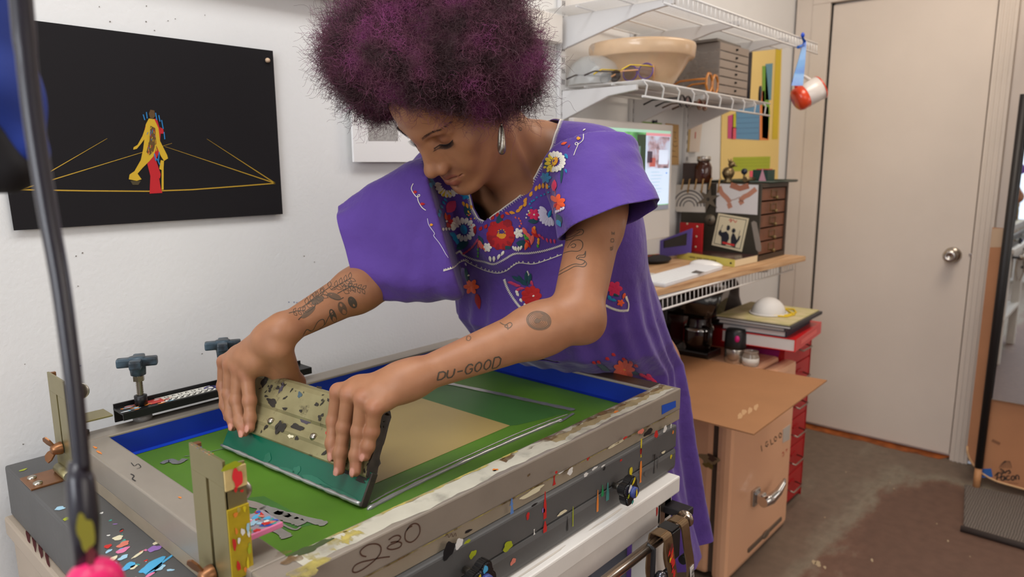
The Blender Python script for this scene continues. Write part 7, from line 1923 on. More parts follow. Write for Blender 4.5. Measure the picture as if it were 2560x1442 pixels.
# things on top of it
ZT = FZ1
mb = MB(); tr = mat('dark_green_tray', (48, 60, 50), rough=0.35)
mb.prism([(2.30 + 0.17, 1.0 - .03), (2.70, 0.965), (2.72, 1.20), (2.49, 1.22)], 0.004, tr, Matrix.Translation((0, 0, ZT + 0.0005)), bev=0.001); mb.tube([(2.47, 0.97, ZT + .004), (2.70, 0.965, ZT + .006), (2.72, 1.2, ZT + .006), (2.49, 1.22, ZT + .004)], 0.004, tr, closed=True, seg=6)
solo('tray', mb, 'thin dark green tray on top of the drawer cabinet', 'tray', loc=(2.60, 1.09, ZT))
jar = thing('jar', 'amber glass jar with a silver lid on the drawer cabinet', 'jar', (2.437, 1.215, ZT))
amber = mat('amber_glass', (86, 38, 16), rough=0.08, trans=0.55, coat=0.5); jc = Vector((2.437, 1.215, ZT))
mb = MB(); mb.lathe([(0, 0), (0.028, 0), (0.031, 0.006), (0.031, 0.056), (0.026, 0.068), (0.022, 0.074), (0.022, 0.080), (0, 0.080)], amber, c=jc, seg=32); part('body', mb, jar)
mb = MB(); mb.lathe([(0, 0.079), (0.025, 0.079), (0.025, 0.094), (0.023, 0.096), (0, 0.096)], mat('silver_lid', (206, 200, 192), rough=0.2, metal=0.9), c=jc, seg=32); part('lid', mb, jar, 'silver lid')
mb = MB(); mb.box((2.40 + 0.02, 1.262, ZT + 0.036), (0.012, 0.05, 0.072), mat('dark_brown_box', (64, 50, 44), rough=0.6), bev=0.002, rz=0.3); solo('small_box', mb, 'dark box leaning behind the amber jar', 'box', loc=(2.42, 1.262, ZT))
fig_ = thing('figurine', 'small antique brass figurine beside the amber jar', 'figurine', (2.475, 1.135, ZT))
ab = mat('antique_brass', (140, 120, 86), rough=0.35, metal=0.8, var=0.3, scale=80); fc = Vector((2.475, 1.135, ZT))
mb = MB(); mb.lathe([(0, 0), (0.016, 0), (0.018, 0.004), (0.010, 0.010), (0.018, 0.022), (0.023, 0.036), (0.018, 0.050), (0.010, 0.056), (0, 0.057)], ab, c=fc, seg=24); part('body', mb, fig_)
mb = MB(); mb.ellipsoid(fc + Vector((0.004, -0.010, 0.066)), (0.011, 0.013, 0.012), ab)
for s in (1, -1): mb.tube([fc + Vector((0.006 * s, -0.006, 0.074)), fc + Vector((0.012 * s, -0.002, 0.086))], [0.004, 0.001], ab, seg=8)
mb.tube([fc + Vector((0.0, -0.018, 0.064)), fc + Vector((0, -0.032, 0.060))], [0.005, 0.002], ab, seg=8); part('head', mb, fig_)
mb = MB(); c = Vector((2.50, 1.085, ZT + .0045)); mb.lathe([(0, 0), (0.010, 0), (0.004, 0.008), (0.004, 0.024), (0, 0.026)], ab, c=c, seg=16); mb.ellipsoid(c + Vector((0, 0, 0.036)), (0.0115, 0.0115, 0.0115), mat('navy_ball', (34, 40, 54), rough=0.3), seg=16, ring=10); solo('stopper', mb, 'dark round ball stopper standing between the figurine and the green box', 'stopper', loc=c)
mb = MB(); mb.tube([(2.45, 1.06, ZT + 0.013), (2.54, 1.055, ZT + 0.013)], [0.010, 0.006], ab, seg=12); solo('brass_tube', mb, 'short brass tube lying in front of the ball stopper', 'tube', loc=(2.49, 1.06, ZT))
gb = thing('box', 'small dark green open box with pink paper on the tray', 'box', (2.53, 1.03, ZT + .0045))
dg = mat('dark_green_box', (34, 62, 54), rough=0.5); c = Vector((2.555, 1.035, ZT + .0045))
mb = MB(); mb.box(c + Vector((-0.032, 0, 0.021)), (0.003, 0.055, 0.042), dg); mb.box(c + Vector((0.032, 0, 0.021)), (0.003, 0.055, 0.042), dg); mb.box(c + Vector((0, 0.026, 0.021)), (0.061, 0.003, 0.042), dg); mb.box(c + Vector((0, -0.026, 0.021)), (0.061, 0.003, 0.042), dg); mb.box(c + Vector((0, 0, 0.0015)), (0.061, 0.049, 0.003), dg); part('case', mb, gb)
mb = MB(); mb.prism([(-0.014, 0), (0.014, 0), (0.002, 0.045)], 0.002, mat('pale_pink_paper', (206, 150, 164), rough=0.7), Matrix.Translation(c + Vector((-0.034, -0.01, 0.001))) @ Matrix.Rotation(rad(90), 4, 'Z') @ Matrix.Rotation(rad(90), 4, 'X')); part('paper', mb, gb, 'pink folded paper')
mb = MB(); mb.box((2.565, 1.038, ZT + 0.0475), (0.05, 0.04, 0.004), mat('red_eraser', (206, 70, 64), rough=0.6)); part('lid', mb, gb, 'red strip on top')
# red dotted notebook and violet frame leaning on the cabinet
mb = MB(); XR = 2.36
xquad(mb, [(1700, 556), (1756, 559), (1753, 632), (1697, 640)], XR, mat('red_paper_cover', (178, 22, 26), rough=0.6), 0.010)
for (x, y) in [(1718, 559), (1743, 566), (1741, 591), (1739, 617), (1728, 576), (1726, 602), (1725, 627), (1713, 590), (1710, 615)]:
    c = on_x(x, y, XR - 0.0006); mb.lathe([(0, 0), (0.0036, 0), (0.0036, 0.0004), (0, 0.0004)], p_cream, c=c, axis=(-1, 0, 0), seg=10)
solo('notebook', mb, 'red notebook with white dots standing against the cabinet', 'notebook', loc=on_x(1727, 638, XR))
XV = 2.30
vf = thing('picture_frame', 'violet picture frame with a dark picture leaning under the computer', 'picture frame', on_x(1690, 640, XV))
vio = mat('violet_lacquer', (96, 80, 160), rough=0.4)
mb = MB()
O = [(1650, 601), (1728, 571), (1724, 632), (1648, 644)]; I = [(1659, 602), (1718, 582), (1716, 613), (1659, 620)]
Ov = [on_x(x, y, XV) for x, y in O]; Iv = [on_x(x, y, XV) for x, y in I]; back = [v + Vector((0.012, 0, 0)) for v in Ov]
mb.faces(Ov + Iv + back, [[k, (k + 1) % 4, 4 + (k + 1) % 4, 4 + k] for k in range(4)] + [[k, 8 + k, 8 + (k + 1) % 4, (k + 1) % 4] for k in range(4)] + [[8, 9, 10, 11]], vio); part('frame', mb, vf)
mb = MB(); mb.faces([v + Vector((0.003, 0, 0)) for v in Iv], [[0, 1, 2, 3]], mat('dark_picture', (40, 28, 26), rough=0.2, coat=0.5)); part('picture', mb, vf)
# ------------------------------------------------------------------ under the desk: fridge, cardboard, red cabinet and what stands on them
pink = mat('salmon_pink_enamel', (244, 188, 148), rough=0.28, coat=0.4)
pinkd = mat('dark_seal_rubber', (92, 78, 68), rough=0.7)
chrome = mat('chrome', (200, 198, 196), rough=0.08, metal=1.0)
QX0, QX1, QY0, QY1, QZ = 1.925, 2.440, 0.830, 1.270, 0.626
fr = thing('mini_fridge', 'salmon pink retro mini fridge with a chrome lever handle under the desk', 'fridge', ((QX0 + QX1) / 2, (QY0 + QY1) / 2, 0))
mb = MB(); mb.box(((QX0 + QX1) / 2, (QY0 + 0.062 + QY1) / 2, QZ / 2 + 0.010), (QX1 - QX0, QY1 - QY0 - 0.062, QZ - 0.020), pink, bev=0.014); part('body', mb, fr)
mb = MB(); mb.box(((QX0 + QX1) / 2, QY0 + 0.056, QZ / 2 + 0.005), (QX1 - QX0 - 0.02, 0.014, QZ - 0.05), pinkd); part('door_seal', mb, fr)
mb = MB(); mb.box(((QX0 + QX1) / 2, QY0 + 0.024, QZ / 2 + 0.004), (QX1 - QX0 + 0.004, 0.048, QZ - 0.012), pink, bev=0.018)
lett = mat('dark_letter', (70, 50, 42), rough=0.5)
def fst(pts, w=0.0042, m=lett, sm=False): ystroke(mb, pts, QY0 - 0.0006, w, m, sm)
fst([(1903, 1114), (1905, 1128)]); fst([(1919, 1103), (1915, 1106), (1914, 1114), (1918, 1116), (1921, 1111), (1918, 1110)]); fst([(1926, 1098), (1928, 1111), (1933, 1108)])
fst([(1938, 1091), (1935, 1096), (1937, 1103), (1941, 1101), (1942, 1094), (1938, 1091)]); fst([(1950, 1082), (1947, 1087), (1949, 1094), (1953, 1092), (1954, 1085), (1950, 1082)])
fst([(1955, 1134), (1958, 1130), (1960, 1136), (1956, 1141)], 0.003, p_red, True); fst([(1964, 1126), (1968, 1122), (1966, 1130)], 0.003, p_red, True)
fr_door = part('door', mb, fr)
mb = MB(); yquad(mb, [(1958, 1073), (1976, 1060), (1974, 1098), (1957, 1107)], QY0 - 0.0012, mat('grey_white_sticker', (196, 186, 176), rough=0.6), 0.001); part('sticker', mb, fr_door, 'pale sticker in the upper corner')
mb = MB(); a, b_ = on_y(1870, 1380, QY0 - 0.002), on_y(1953, 1293, QY0 - 0.002); zt = (a.z + b_.z) / 2
mb.box(((a.x + b_.x) / 2, QY0 - 0.002, zt), (b_.x - a.x, 0.006, 0.014), mat('grey_trim_bar', (112, 98, 86), rough=0.4, metal=0.3), bev=0.002); c = ((a.x + b_.x) / 2, QY0 - 0.005, zt); mb.ellipsoid(c, (0.03, 0.004, 0.013), mat('grey_trim_bar', (112, 98, 86))); part('trim_bar', mb, fr_door, 'grey emblem bar')
h = on_y(1885, 1240, QY0)
mb = MB(); mb.box(h + Vector((0, -0.006, 0)), (0.05, 0.012, 0.055), chrome, bev=0.005); mb.box(h + Vector((0.004, -0.022, 0.0)), (0.034, 0.024, 0.034), chrome, bev=0.006); part('handle_mount', mb, fr_door)
mb = MB(); e = [h + Vector((-0.016, -0.036, -0.004)), h + Vector((0.03, -0.044, -0.007)), h + Vector((0.075, -0.050, 0.002)), h + Vector((0.112, -0.052, 0.020)), h + Vector((0.128, -0.050, 0.030))]
mb.tube(e, [0.017, 0.017, 0.013, 0.009, 0.004], chrome, seg=14); part('lever', mb, fr_door, 'chrome lever')
mb = MB()
for k, (dx, dz, w, hgt, m) in enumerate([(0, 0, .055, .034, mat('bare_metal_patch', (150, 126, 92), rough=0.5)), (.0, -.02, .03, .02, mat('olive_rust', (128, 104, 50), rough=0.7)), (-.01, .008, .03, .02, mat('dark_rust', (92, 64, 50), rough=0.7))]):
    q = on_x(1772, 1148, QX0 - 0.0004); mb.splat(q + Vector((0, dx, dz)), (-1, 0, 0), (0, 1, 0), w, hgt, m, seed=k + 3, off=0.0006 + k * 0.0003, jag=0.4)
part('rust_patch', mb, fr, 'bare rusty patch on the side')
for (x, y) in ((QX0 + 0.05, QY0 + 0.10), (QX1 - 0.05, QY0 + 0.10), (QX0 + 0.05, QY1 - 0.05), (QX1 - 0.05, QY1 - 0.05)):
    mb = MB(); mb.lathe([(0, 0), (0.016, 0), (0.016, 0.02), (0, 0.022)], black_pl, c=(x, y, 0), seg=16); part('foot', mb, fr)
mb = MB(); mb.box(((QX0 + QX1) / 2 - 0.03, QY0 + 0.2, 0.012), (QX1 - QX0 + 0.02, 0.3, 0.004), mat('mustard_board', (150, 112, 40), rough=0.7)); 
mb.bm.free()
# cardboard sheet
cardb = mat('brown_chipboard', (170, 120, 80), rough=0.75, var=0.06, scale=6, bump=0.1, bscale=60)
mb = MB(); mb.prism([(1.655, 0.658), (2.240, 0.668), (2.206, 1.19), (1.66, 1.19)], 0.004, cardb, Matrix.Translation((0, 0, QZ + 0.0010)))
for k, (px, py) in enumerate([(1860, 1030), (1875, 1026), (1850, 1040), (1890, 1018)]): mb.splat(on_z(px, py, QZ + 0.005), (0, 0, 1), (1, .3, 0), 0.05, 0.012, mat('pale_rub_mark', (198, 156, 114), rough=0.8), seed=k, off=0.0003 + k * 1e-4)
solo('cardboard_sheet', mb, 'brown cardboard sheet lying on the pink fridge', 'cardboard', loc=(1.98, 0.93, QZ + 0.001))
# coffee maker
blk = mat('gloss_black_plastic', (20, 18, 18), rough=0.15, coat=0.6)
ccx, ccy = 2.262, 1.150; ZC = QZ
cm = thing('coffee_maker', 'black coffee maker with a glass carafe behind the cardboard', 'coffee maker', (ccx, ccy, ZC))
mb = MB(); mb.box((ccx + 0.01, ccy + 0.01, ZC + 0.0125), (0.11, 0.20, 0.025), blk, bev=0.006); part('base', mb, cm)
mb = MB(); mb.box((ccx + 0.0, ccy + 0.085, ZC + 0.12), (0.13, 0.05, 0.20), blk, bev=0.008); part('tank', mb, cm)
mb = MB(); t = bmesh.new(); bmesh.ops.create_cube(t, size=1)
for v in t.verts: v.co = Vector((v.co.x * (0.15 if v.co.z > 0 else 0.12), v.co.y * (0.235 if v.co.z > 0 else 0.20), v.co.z * 0.105))
bmesh.ops.bevel(t, geom=t.edges[:], offset=0.014, segments=3, affect='EDGES'); mb.add(t, blk, Matrix.Translation((ccx - 0.005, ccy + 0.0, ZC + 0.20)), smooth=True); part('brew_head', mb, cm)
car = mat('dark_coffee_glass', (60, 36, 28), rough=0.05, trans=0.5, coat=0.5)
mb = MB(); mb.lathe([(0, 0.026), (0.042, 0.026), (0.050, 0.05), (0.050, 0.09), (0.042, 0.118), (0.040, 0.135)], car, c=(ccx + 0.012, ccy - 0.025, ZC), seg=32); ca = part('carafe', mb, cm, 'glass carafe')
mb = MB(); mb.lathe([(0.050, 0.095), (0.047, 0.108), (0.0495, 0.108), (0.0525, 0.095)], chrome, c=(ccx + 0.012, ccy - 0.025, ZC), seg=32); part('band', mb, ca)
mb = MB(); mb.tube([(ccx - 0.02, ccy - 0.06, ZC + 0.110), (ccx - 0.03, ccy - 0.09, ZC + 0.105), (ccx - 0.03, ccy - 0.09, ZC + 0.06), (ccx - 0.02, ccy - 0.065, ZC + 0.05)], 0.009, blk, seg=8); part('handle', mb, ca)
# thermos and jar
tx, ty = 2.270, 0.985
tm = thing('thermos', 'steel thermos with a black lid and pink button behind the cardboard', 'thermos', (tx, ty, QZ))
mb = MB(); mb.lathe([(0, 0), (0.034, 0), (0.0355, 0.004), (0.0355, 0.045), (0.033, 0.052), (0, 0.052)], mat('brushed_steel_cup', (176, 168, 158), rough=0.25, metal=0.9), c=(tx, ty, QZ), seg=32); part('body', mb, tm)
mb = MB(); mb.lathe([(0, 0.050), (0.036, 0.050), (0.037, 0.060), (0.0355, 0.105), (0.030, 0.116), (0, 0.118)], black_pl, c=(tx, ty, QZ), seg=32); part('lid', mb, tm, 'black lid')
mb = MB(); mb.ellipsoid((tx - 0.030, ty - 0.018, QZ + 0.088), (0.008, 0.009, 0.012), mat('magenta_button', (190, 20, 110), rough=0.4), seg=14, ring=8); part('button', mb, tm, 'magenta button')
jx, jy = 2.262, 0.925
sj = thing('glass_jar', 'small glass jar with a white label between the thermos and the red cabinet', 'jar', (jx, jy, QZ))
mb = MB(); mb.lathe([(0, 0), (0.026, 0), (0.027, 0.004), (0.027, 0.034), (0.023, 0.040), (0.023, 0.046), (0.0245, 0.047), (0.0245, 0.050), (0.021, 0.050)], mat('cloudy_jar_glass', (190, 176, 160), rough=0.12, trans=0.6), c=(jx, jy, QZ), seg=28); part('body', mb, sj)
mb = MB(); mb.lathe([(0.0274, 0.006), (0.0276, 0.006), (0.0276, 0.028), (0.0274, 0.028)], card_w, c=(jx, jy, QZ), seg=28); part('label', mb, sj, 'white label')
# red drawer cabinet
redm = mat('red_enamelled_steel', (176, 18, 26), rough=0.35, coat=0.3); redf = mat('red_drawer_enamel', (186, 36, 40), rough=0.4)
RX0, RX1, RY0, RY1, RZ = 2.446, 2.722, 0.878, 1.290, 0.690
rcab = thing('drawer_unit', 'tall red steel drawer unit with wire pulls between the fridge and the door', 'drawer unit', ((RX0 + RX1) / 2, (RY0 + RY1) / 2, 0))
mb = MB()
for x in (RX0 + 0.001, RX1 - 0.001): mb.box((x, (RY0 + RY1) / 2, RZ / 2), (0.002, RY1 - RY0, RZ), redm)
mb.box(((RX0 + RX1) / 2, (RY0 + RY1) / 2, RZ - 0.0015), (RX1 - RX0 - 0.004, RY1 - RY0, 0.003), redm); mb.box(((RX0 + RX1) / 2, RY1 - 0.001, RZ / 2), (RX1 - RX0 - 0.004, 0.002, RZ), redm); mb.box(((RX0 + RX1) / 2, (RY0 + RY1) / 2, 0.02), (RX1 - RX0 - 0.004, RY1 - RY0 - 0.004, 0.003), redm)
part('shell', mb, rcab)
for k in range(6):
    z0 = 0.022 + k * 0.1105; H_ = 0.106
    mb = MB(); mb.box(((RX0 + RX1) / 2, RY0 + 0.007, z0 + H_ / 2), (RX1 - RX0 - 0.010, 0.010, H_), redf, bev=0.002); d = part('drawer', mb, rcab)
    mb = MB(); xc = (RX0 + RX1) / 2 + 0.02
    mb.tube([(xc - 0.045, RY0 + 0.001, z0 + H_ * .55), (xc - 0.045, RY0 - 0.026, z0 + H_ * .50), (xc + 0.045, RY0 - 0.026, z0 + H_ * .50), (xc + 0.045, RY0 + 0.001, z0 + H_ * .55)], 0.003, steel, seg=8); part('pull', mb, d, 'wire pull')
    mb = MB(); mb.box((xc, RY0 - 0.0005, z0 + H_ * .72), (0.05, 0.004, 0.006), redm, bev=0.001); part('label_clip', mb, d)
# magenta folder and paper tags on its side
mb = MB(); xquad(mb, [(1855, 868), (1950, 876), (1940, 910), (1855, 890)], RX0 - 0.002, mat('magenta_paper', (150, 26, 100), rough=0.5), 0.001); solo('folder', mb, 'magenta paper hanging on the side of the red drawer unit', 'folder', loc=on_x(1900, 905, RX0 - .002))
mb = MB(); xquad(mb, [(1857, 880), (1920, 893), (1938, 899), (1932, 912), (1925, 920), (1905, 922), (1860, 912)], RX0 - 0.004, mat('kraft_paper_tag', (176, 136, 100), rough=0.7), 0.001); solo('paper_bag', mb, 'torn kraft paper hanging below the magenta paper', 'paper', loc=on_x(1895, 912, RX0 - .004))
# stack of books on the red cabinet
def lying_book(name, label, x0, x1, y0, y1, z, t, cover, pages, rz, spine='front', group='books stacked on the red drawer unit'):
    c = Vector(((x0 + x1) / 2, (y0 + y1) / 2, z)); o = thing(name, label, 'book', c, rz, group); M = Matrix.Translation(c) @ Matrix.Rotation(rz, 4, 'Z'); w, d = x1 - x0, y1 - y0
    mb = MB(); mb.box((0, 0, 0.001), (w, d, 0.002), cover, M=M); mb.box((0, 0, t - 0.001), (w, d, 0.002), cover, M=M)
    if spine == 'front': mb.box((0, -d / 2 + 0.002, t / 2), (w, 0.004, t - 0.004), cover, M=M)
    elif spine == 'back': mb.box((0, d / 2 - 0.002, t / 2), (w, 0.004, t - 0.004), cover, M=M)
    part('cover', mb, o)
    mb = MB(); mb.box((0, 0.0, t / 2), (w - 0.006, d - (0.0085), t - 0.004), pages, M=M); part('pages', mb, o, 'pale page block')
    return o, M
greyp = mat('grey_white_pages', (212, 206, 200), rough=0.7); redc = mat('bright_red_cover', (216, 28, 32), rough=0.35, coat=0.3); whc = mat('white_cover', (220, 214, 206), rough=0.5); navy = mat('navy_cover', (40, 42, 58), rough=0.5)
z = RZ + 0.0005
o, M = lying_book('book', 'thick white-paged book with a bright red spine at the bottom of the stack', 2.275, 2.605, 0.800, 1.050, z, 0.042, redc, greyp, 0.08)
mb = MB(); mb.ribbon([M @ Vector((-0.10 + 0.2 * k / 8, -0.1253, 0.021)) for k in range(9)], (M.to_3x3() @ Vector((0, -1, 0))), 0.016, mat('pink_spine_print', (232, 110, 104), rough=0.5), off=0.0004); part('spine_print', mb, o, 'pale spine lettering'); z += 0.0425
lying_book('book', 'navy covered book, second from the bottom of the stack', 2.285, 2.560, 0.830, 1.050, z, 0.020, navy, greyp, 0.06); z += 0.0205
lying_book('book', 'grey covered book, third from the bottom of the stack', 2.275, 2.585, 0.830, 1.060, z, 0.014, mat('slate_cover', (70, 70, 78), rough=0.5), greyp, 0.05); z += 0.0145
lying_book('magazine', 'dark edged white magazine, second from the top of the stack', 2.262, 2.580, 0.800, 1.060, z, 0.010, mat('charcoal_cover', (58, 56, 60), rough=0.5), whc, 0.02); z += 0.0105
mb = MB(); mb.box((2.420, 0.935, z + 0.002), (0.31, 0.25, 0.004), mat('pale_floral_paper', (206, 190, 150), rough=0.7, col2=(186, 176, 120), scale=18, var=0.1), rz=0.03); solo('magazine', mb, 'pale floral paper on top of the stack, under the white mask', 'magazine', 'books stacked on the red drawer unit', loc=(2.42, 0.935, z)); z += 0.0045
mk = thing('dust_mask', 'white cup dust mask with yellow straps on top of the book stack', 'mask', (2.405, 0.93, z))
mb = MB(); M = Matrix.Translation((2.405, 0.93, z)); t = bmesh.new(); bmesh.ops.create_uvsphere(t, u_segments=32, v_segments=20, radius=1)
bmesh.ops.delete(t, geom=[v for v in t.verts if v.co.z < -0.05], context='VERTS')
for v in t.verts: v.co = Vector((v.co.x * 0.066, v.co.y * 0.056, max(0, v.co.z) * 0.056))
mb.add(t, mat('white_mask_shell', (216, 212, 208), rough=0.55), M, smooth=True)
mb.tube([M @ Vector((0.070 * math.cos(a), 0.060 * math.sin(a), 0.003)) for a in [2 * math.pi * k / 32 for k in range(32)]], 0.003, mat('white_mask_shell', (216, 212, 208)), closed=True, seg=8); part('cup', mb, mk)
mb = MB(); ys_ = mat('yellow_elastic', (224, 190, 40), rough=0.6)
mb.tube([M @ Vector(p) for p in [(0.066, 0.01, 0.004), (0.10, -0.01, 0.003), (0.11, -0.05, 0.003), (0.06, -0.075, 0.003), (0.0, -0.07, 0.003), (-0.05, -0.03, 0.003)]], 0.0028, ys_, seg=6); part('strap', mb, mk, 'yellow strap')
mb = MB(); mb.tube([M @ Vector(p) for p in [(0.064, 0.02, 0.004), (0.09, 0.03, 0.003), (0.085, -0.03, 0.003), (0.02, -0.085, 0.003), (-0.03, -0.075, 0.003), (-0.062, 0.0, 0.004)]], 0.0028, ys_, seg=6); part('strap', mb, mk, 'yellow strap')
# dark felt cap / bag behind
felt = mat('charcoal_felt', (52, 44, 40), rough=0.9, var=0.15, scale=30, sheen=0.3)
bgc = Vector((2.56, 1.175, RZ + 0.001)); bag = []
bag = [Ell(bgc + Vector((0, 0, 0.05)), (0.09, 0.075, 0.075), None, 0.03), Ell(bgc + Vector((-0.05, 0.0, 0.12)), (0.035, 0.04, 0.05), None, 0.03), Ell(bgc + Vector((0.045, -0.01, 0.125)), (0.04, 0.035, 0.05), None, 0.03), Ell(bgc + Vector((-0.07, 0.01, 0.07)), (0.05, 0.05, 0.06), None, 0.03)]
v_, q_ = surface_nets(field_of(bag), bgc + Vector((-0.2, -0.12, -0.04)), bgc + Vector((0.16, 0.11, 0.21)), 0.006)
v_[:, 2] = np.maximum(v_[:, 2], bgc.z)
mb = MB(); mb.faces([tuple(p) for p in v_], [list(map(int, f)) for f in q_], felt, smooth=True); solo('felt_bag', mb, 'dark felt bag slumped on the red drawer unit against the wall', 'bag', loc=bgc)
# ------------------------------------------------------------------ by the door: cardboard, mirror, pole, mat
kraft = mat('kraft_cardboard', (168, 116, 80), rough=0.75, var=0.08, scale=5)
kraft_edge = mat('kraft_edge', (206, 166, 122), rough=0.8)
XK = 3.262
cb = thing('cardboard_sheet', 'tall kraft cardboard panel with a rounded corner and printed maker mark beside the door', 'cardboard', (XK, 0.0, 0.0))
y1k = 0.411; R = 0.14
poly = [(y1k, 1.053), (y1k, R + 0.02)]
for k in range(1, 9):
    a = math.pi / 2 * k / 8; poly.append((y1k - R + R * math.cos(a), R + 0.02 - R * math.sin(a) * 0.86))
poly += [(-0.5, 0.004), (-0.5, 1.04)]
MK = Matrix(((0, 0, 1, XK), (1, 0, 0, 0), (0, 1, 0, 0), (0, 0, 0, 1)))
mb = MB(); mb.prism(poly, 0.012, kraft, MK); 
tape_m = mat('clear_packing_tape', (188, 160, 132), rough=0.15, coat=0.5)
xquad(mb, [(2481, 571), (2530, 571), (2522, 618), (2475, 618)], XK - 0.0006, tape_m)
part('sheet', mb, cb)
mb = MB(); mb.tube([(XK - 0.001, p[0], p[1]) for p in poly[1:10]] + [(XK - 0.001, -0.5, 0.006)], 0.004, kraft_edge, seg=6); part('cut_edge', mb, cb, 'pale cut edge')
mb = MB(); XL = XK - 0.001; pm_ = mat('black_carton_print', (44, 34, 30), rough=0.7)
def kst(pts, w=0.0042): xstroke(mb, pts, XL, w, pm_, True)
kst([(2490, 1208), (2494, 1186), (2496, 1182)]); kst([(2487, 1190), (2496, 1181), (2504, 1186), (2500, 1193), (2492, 1194)])
kst([(2511, 1190), (2504, 1192), (2503, 1199), (2509, 1200), (2512, 1191), (2513, 1200)]); kst([(2524, 1190), (2518, 1190), (2516, 1197), (2520, 1200), (2525, 1197)]); kst([(2532, 1189), (2528, 1194), (2530, 1200), (2535, 1198), (2536, 1191), (2532, 1189)]); kst([(2540, 1199), (2540, 1189), (2544, 1188), (2547, 1191), (2547, 1199)])
kst([(2500, 1172), (2508, 1176), (2512, 1182), (2518, 1177), (2526, 1178)], 0.005); kst([(2502, 1178), (2508, 1182), (2503, 1185)], 0.004); kst([(2522, 1174), (2526, 1181), (2520, 1184)], 0.004)
for k in range(7): kst([(2498 + 5 * k, 1170), (2503 + 4 * k, 1155 + 2 * abs(k - 3)), (2512 + 2 * k, 1152)], 0.0018)
xstroke(mb, [(2520, 1206), (2546, 1209)], XL, 0.003, mat('faded_carton_print', (130, 86, 58), rough=0.7)); xstroke(mb, [(2480, 1100), (2500, 1110)], XL, 0.012, mat('faded_carton_print', (130, 86, 58)))
part('print', mb, cb, 'black printed mark')
mb = MB(); xquad(mb, [(2454, 1172), (2478, 1171), (2482, 1192), (2455, 1194)], XK - 0.0016, mat('blue_masking_tape', (44, 92, 160), rough=0.5)); solo('tape', mb, 'piece of blue tape stuck on the cardboard beside the pole', 'tape', loc=on_x(2466, 1193, XK))
# mirror
mir = thing('mirror', 'tall frameless mirror standing out from the cardboard, cut by the right edge of the photo', 'mirror', (3.41, 0.05, 0.34))
MXm = 3.235
mb = MB(); mb.box((MXm + 0.004, 0.02, 1.225), (0.006, 0.66, 1.68), mat('mirror_glass', (226, 230, 232), rough=0.01, metal=1.0)); part('glass', mb, mir)
mb = MB(); mb.box((MXm + 0.012, 0.02, 1.225), (0.008, 0.668, 1.69), mat('pale_mirror_backing', (196, 186, 172), rough=0.5)); part('backing', mb, mir)
mb = MB()
for y in (0.20, -0.16): mb.box((3.252, y, 0.39), (0.016, 0.03, 0.03), black_pl)
part('bracket', mb, mir)
# black pole with a wooden tip
pole = thing('pole', 'black pole with a bare wooden tip leaning against the mirror edge', 'pole', on_z(2440, 1222, 0.0))
pb, pt = on_z(2440, 1222, 0.002), on_x(2562, 235, 3.205)
d = (pt - pb); k1 = (1222 - 1165) / (1222 - 160)
mid = pb.lerp(pt, 0.06)
mb = MB(); mb.tube([mid, pt], 0.0145, mat('matt_black_pole', (26, 22, 22), rough=0.5), seg=16); part('shaft', mb, pole)
mb = MB(); mb.tube([Vector((pb.x, pb.y, max(0.003, pb.z))), mid], 0.0125, mat('raw_wood_dowel', (190, 136, 90), rough=0.6), seg=16); part('tip', mb, pole, 'bare wooden tip')
# grey textured mat
gm = mat('grey_ribbed_mat', (96, 88, 82), rough=0.85)
nt, b = nodes_of(gm)
tcg = nt.nodes.new('ShaderNodeTexCoord'); wv = nt.nodes.new('ShaderNodeTexWave'); wv.inputs['Scale'].default_value = 38; wv.inputs['Distortion'].default_value = 3.5; wv.inputs['Detail'].default_value = 3; wv.bands_direction = 'Y'
nt.links.new(tcg.outputs['Object'], wv.inputs['Vector'])
rp = nt.nodes.new('ShaderNodeValToRGB'); rp.color_ramp.elements[0].color = rgb(84, 77, 72); rp.color_ramp.elements[1].color = rgb(128, 119, 111)
nt.links.new(wv.outputs['Color'], rp.inputs['Fac']); nt.links.new(rp.outputs['Color'], b.inputs['Base Color'])
bp = nt.nodes.new('ShaderNodeBump'); bp.inputs['Strength'].default_value = 0.6; bp.inputs['Distance'].default_value = 0.004
nt.links.new(wv.outputs['Color'], bp.inputs['Height']); nt.links.new(bp.outputs['Normal'], b.inputs['Normal'])
mat_o = thing('door_mat', 'grey ribbed mat on the floor in front of the cardboard panel', 'mat', (3.0, 0.1, 0))
mb = MB(); mb.prism([(2.815, 0.338), (3.225, 0.400), (3.30, -0.20), (2.82, -0.28)], 0.012, gm, Matrix.Translation((0, 0, 0.0005)), bev=0.003); part('pile', mb, mat_o)
mb = MB(); mb.tube([(2.806, 0.345, 0.012), (2.806, -0.29, 0.012)], 0.011, mat('dark_mat_edge', (60, 52, 48), rough=0.8), seg=8); part('rolled_edge', mb, mat_o, 'dark rolled front edge')
# what the mirror looks at: shelf on the far wall
sh = thing('wall_shelf', 'wooden shelf on the wall behind the camera, seen in the mirror', 'shelf', (-2.91, 0.80, 1.52))
mb = MB(); mb.box((-2.91, 0.80, 1.53), (0.18, 0.9, 0.02), mat('raw_wood_dowel', (190, 136, 90)), bev=0.002); part('board', mb, sh)
for k in range(2):
    mb = MB(); mb.box((-2.98, 0.50 + 0.6 * k, 1.47), (0.02, 0.02, 0.10), black_pl); part('bracket', mb, sh)
for k, (c, w, lab) in enumerate([((20, 130, 100), .26, 'green'), ((214, 196, 30), .28, 'yellow'), ((176, 40, 36), .24, 'red')]):
    mb = MB(); mb.box((-2.91, 0.85, 1.5405 + 0.02 + 0.0405 * (2 - k)), (0.14, w, 0.04), mat('carton_' + lab, c, rough=0.5), bev=0.002); solo('carton', mb, lab + ' carton in the stack on the wall shelf seen in the mirror', 'carton', 'cartons on the wall shelf', loc=(-2.91, 0.85, 1.5405 + 0.0405 * (2 - k)))

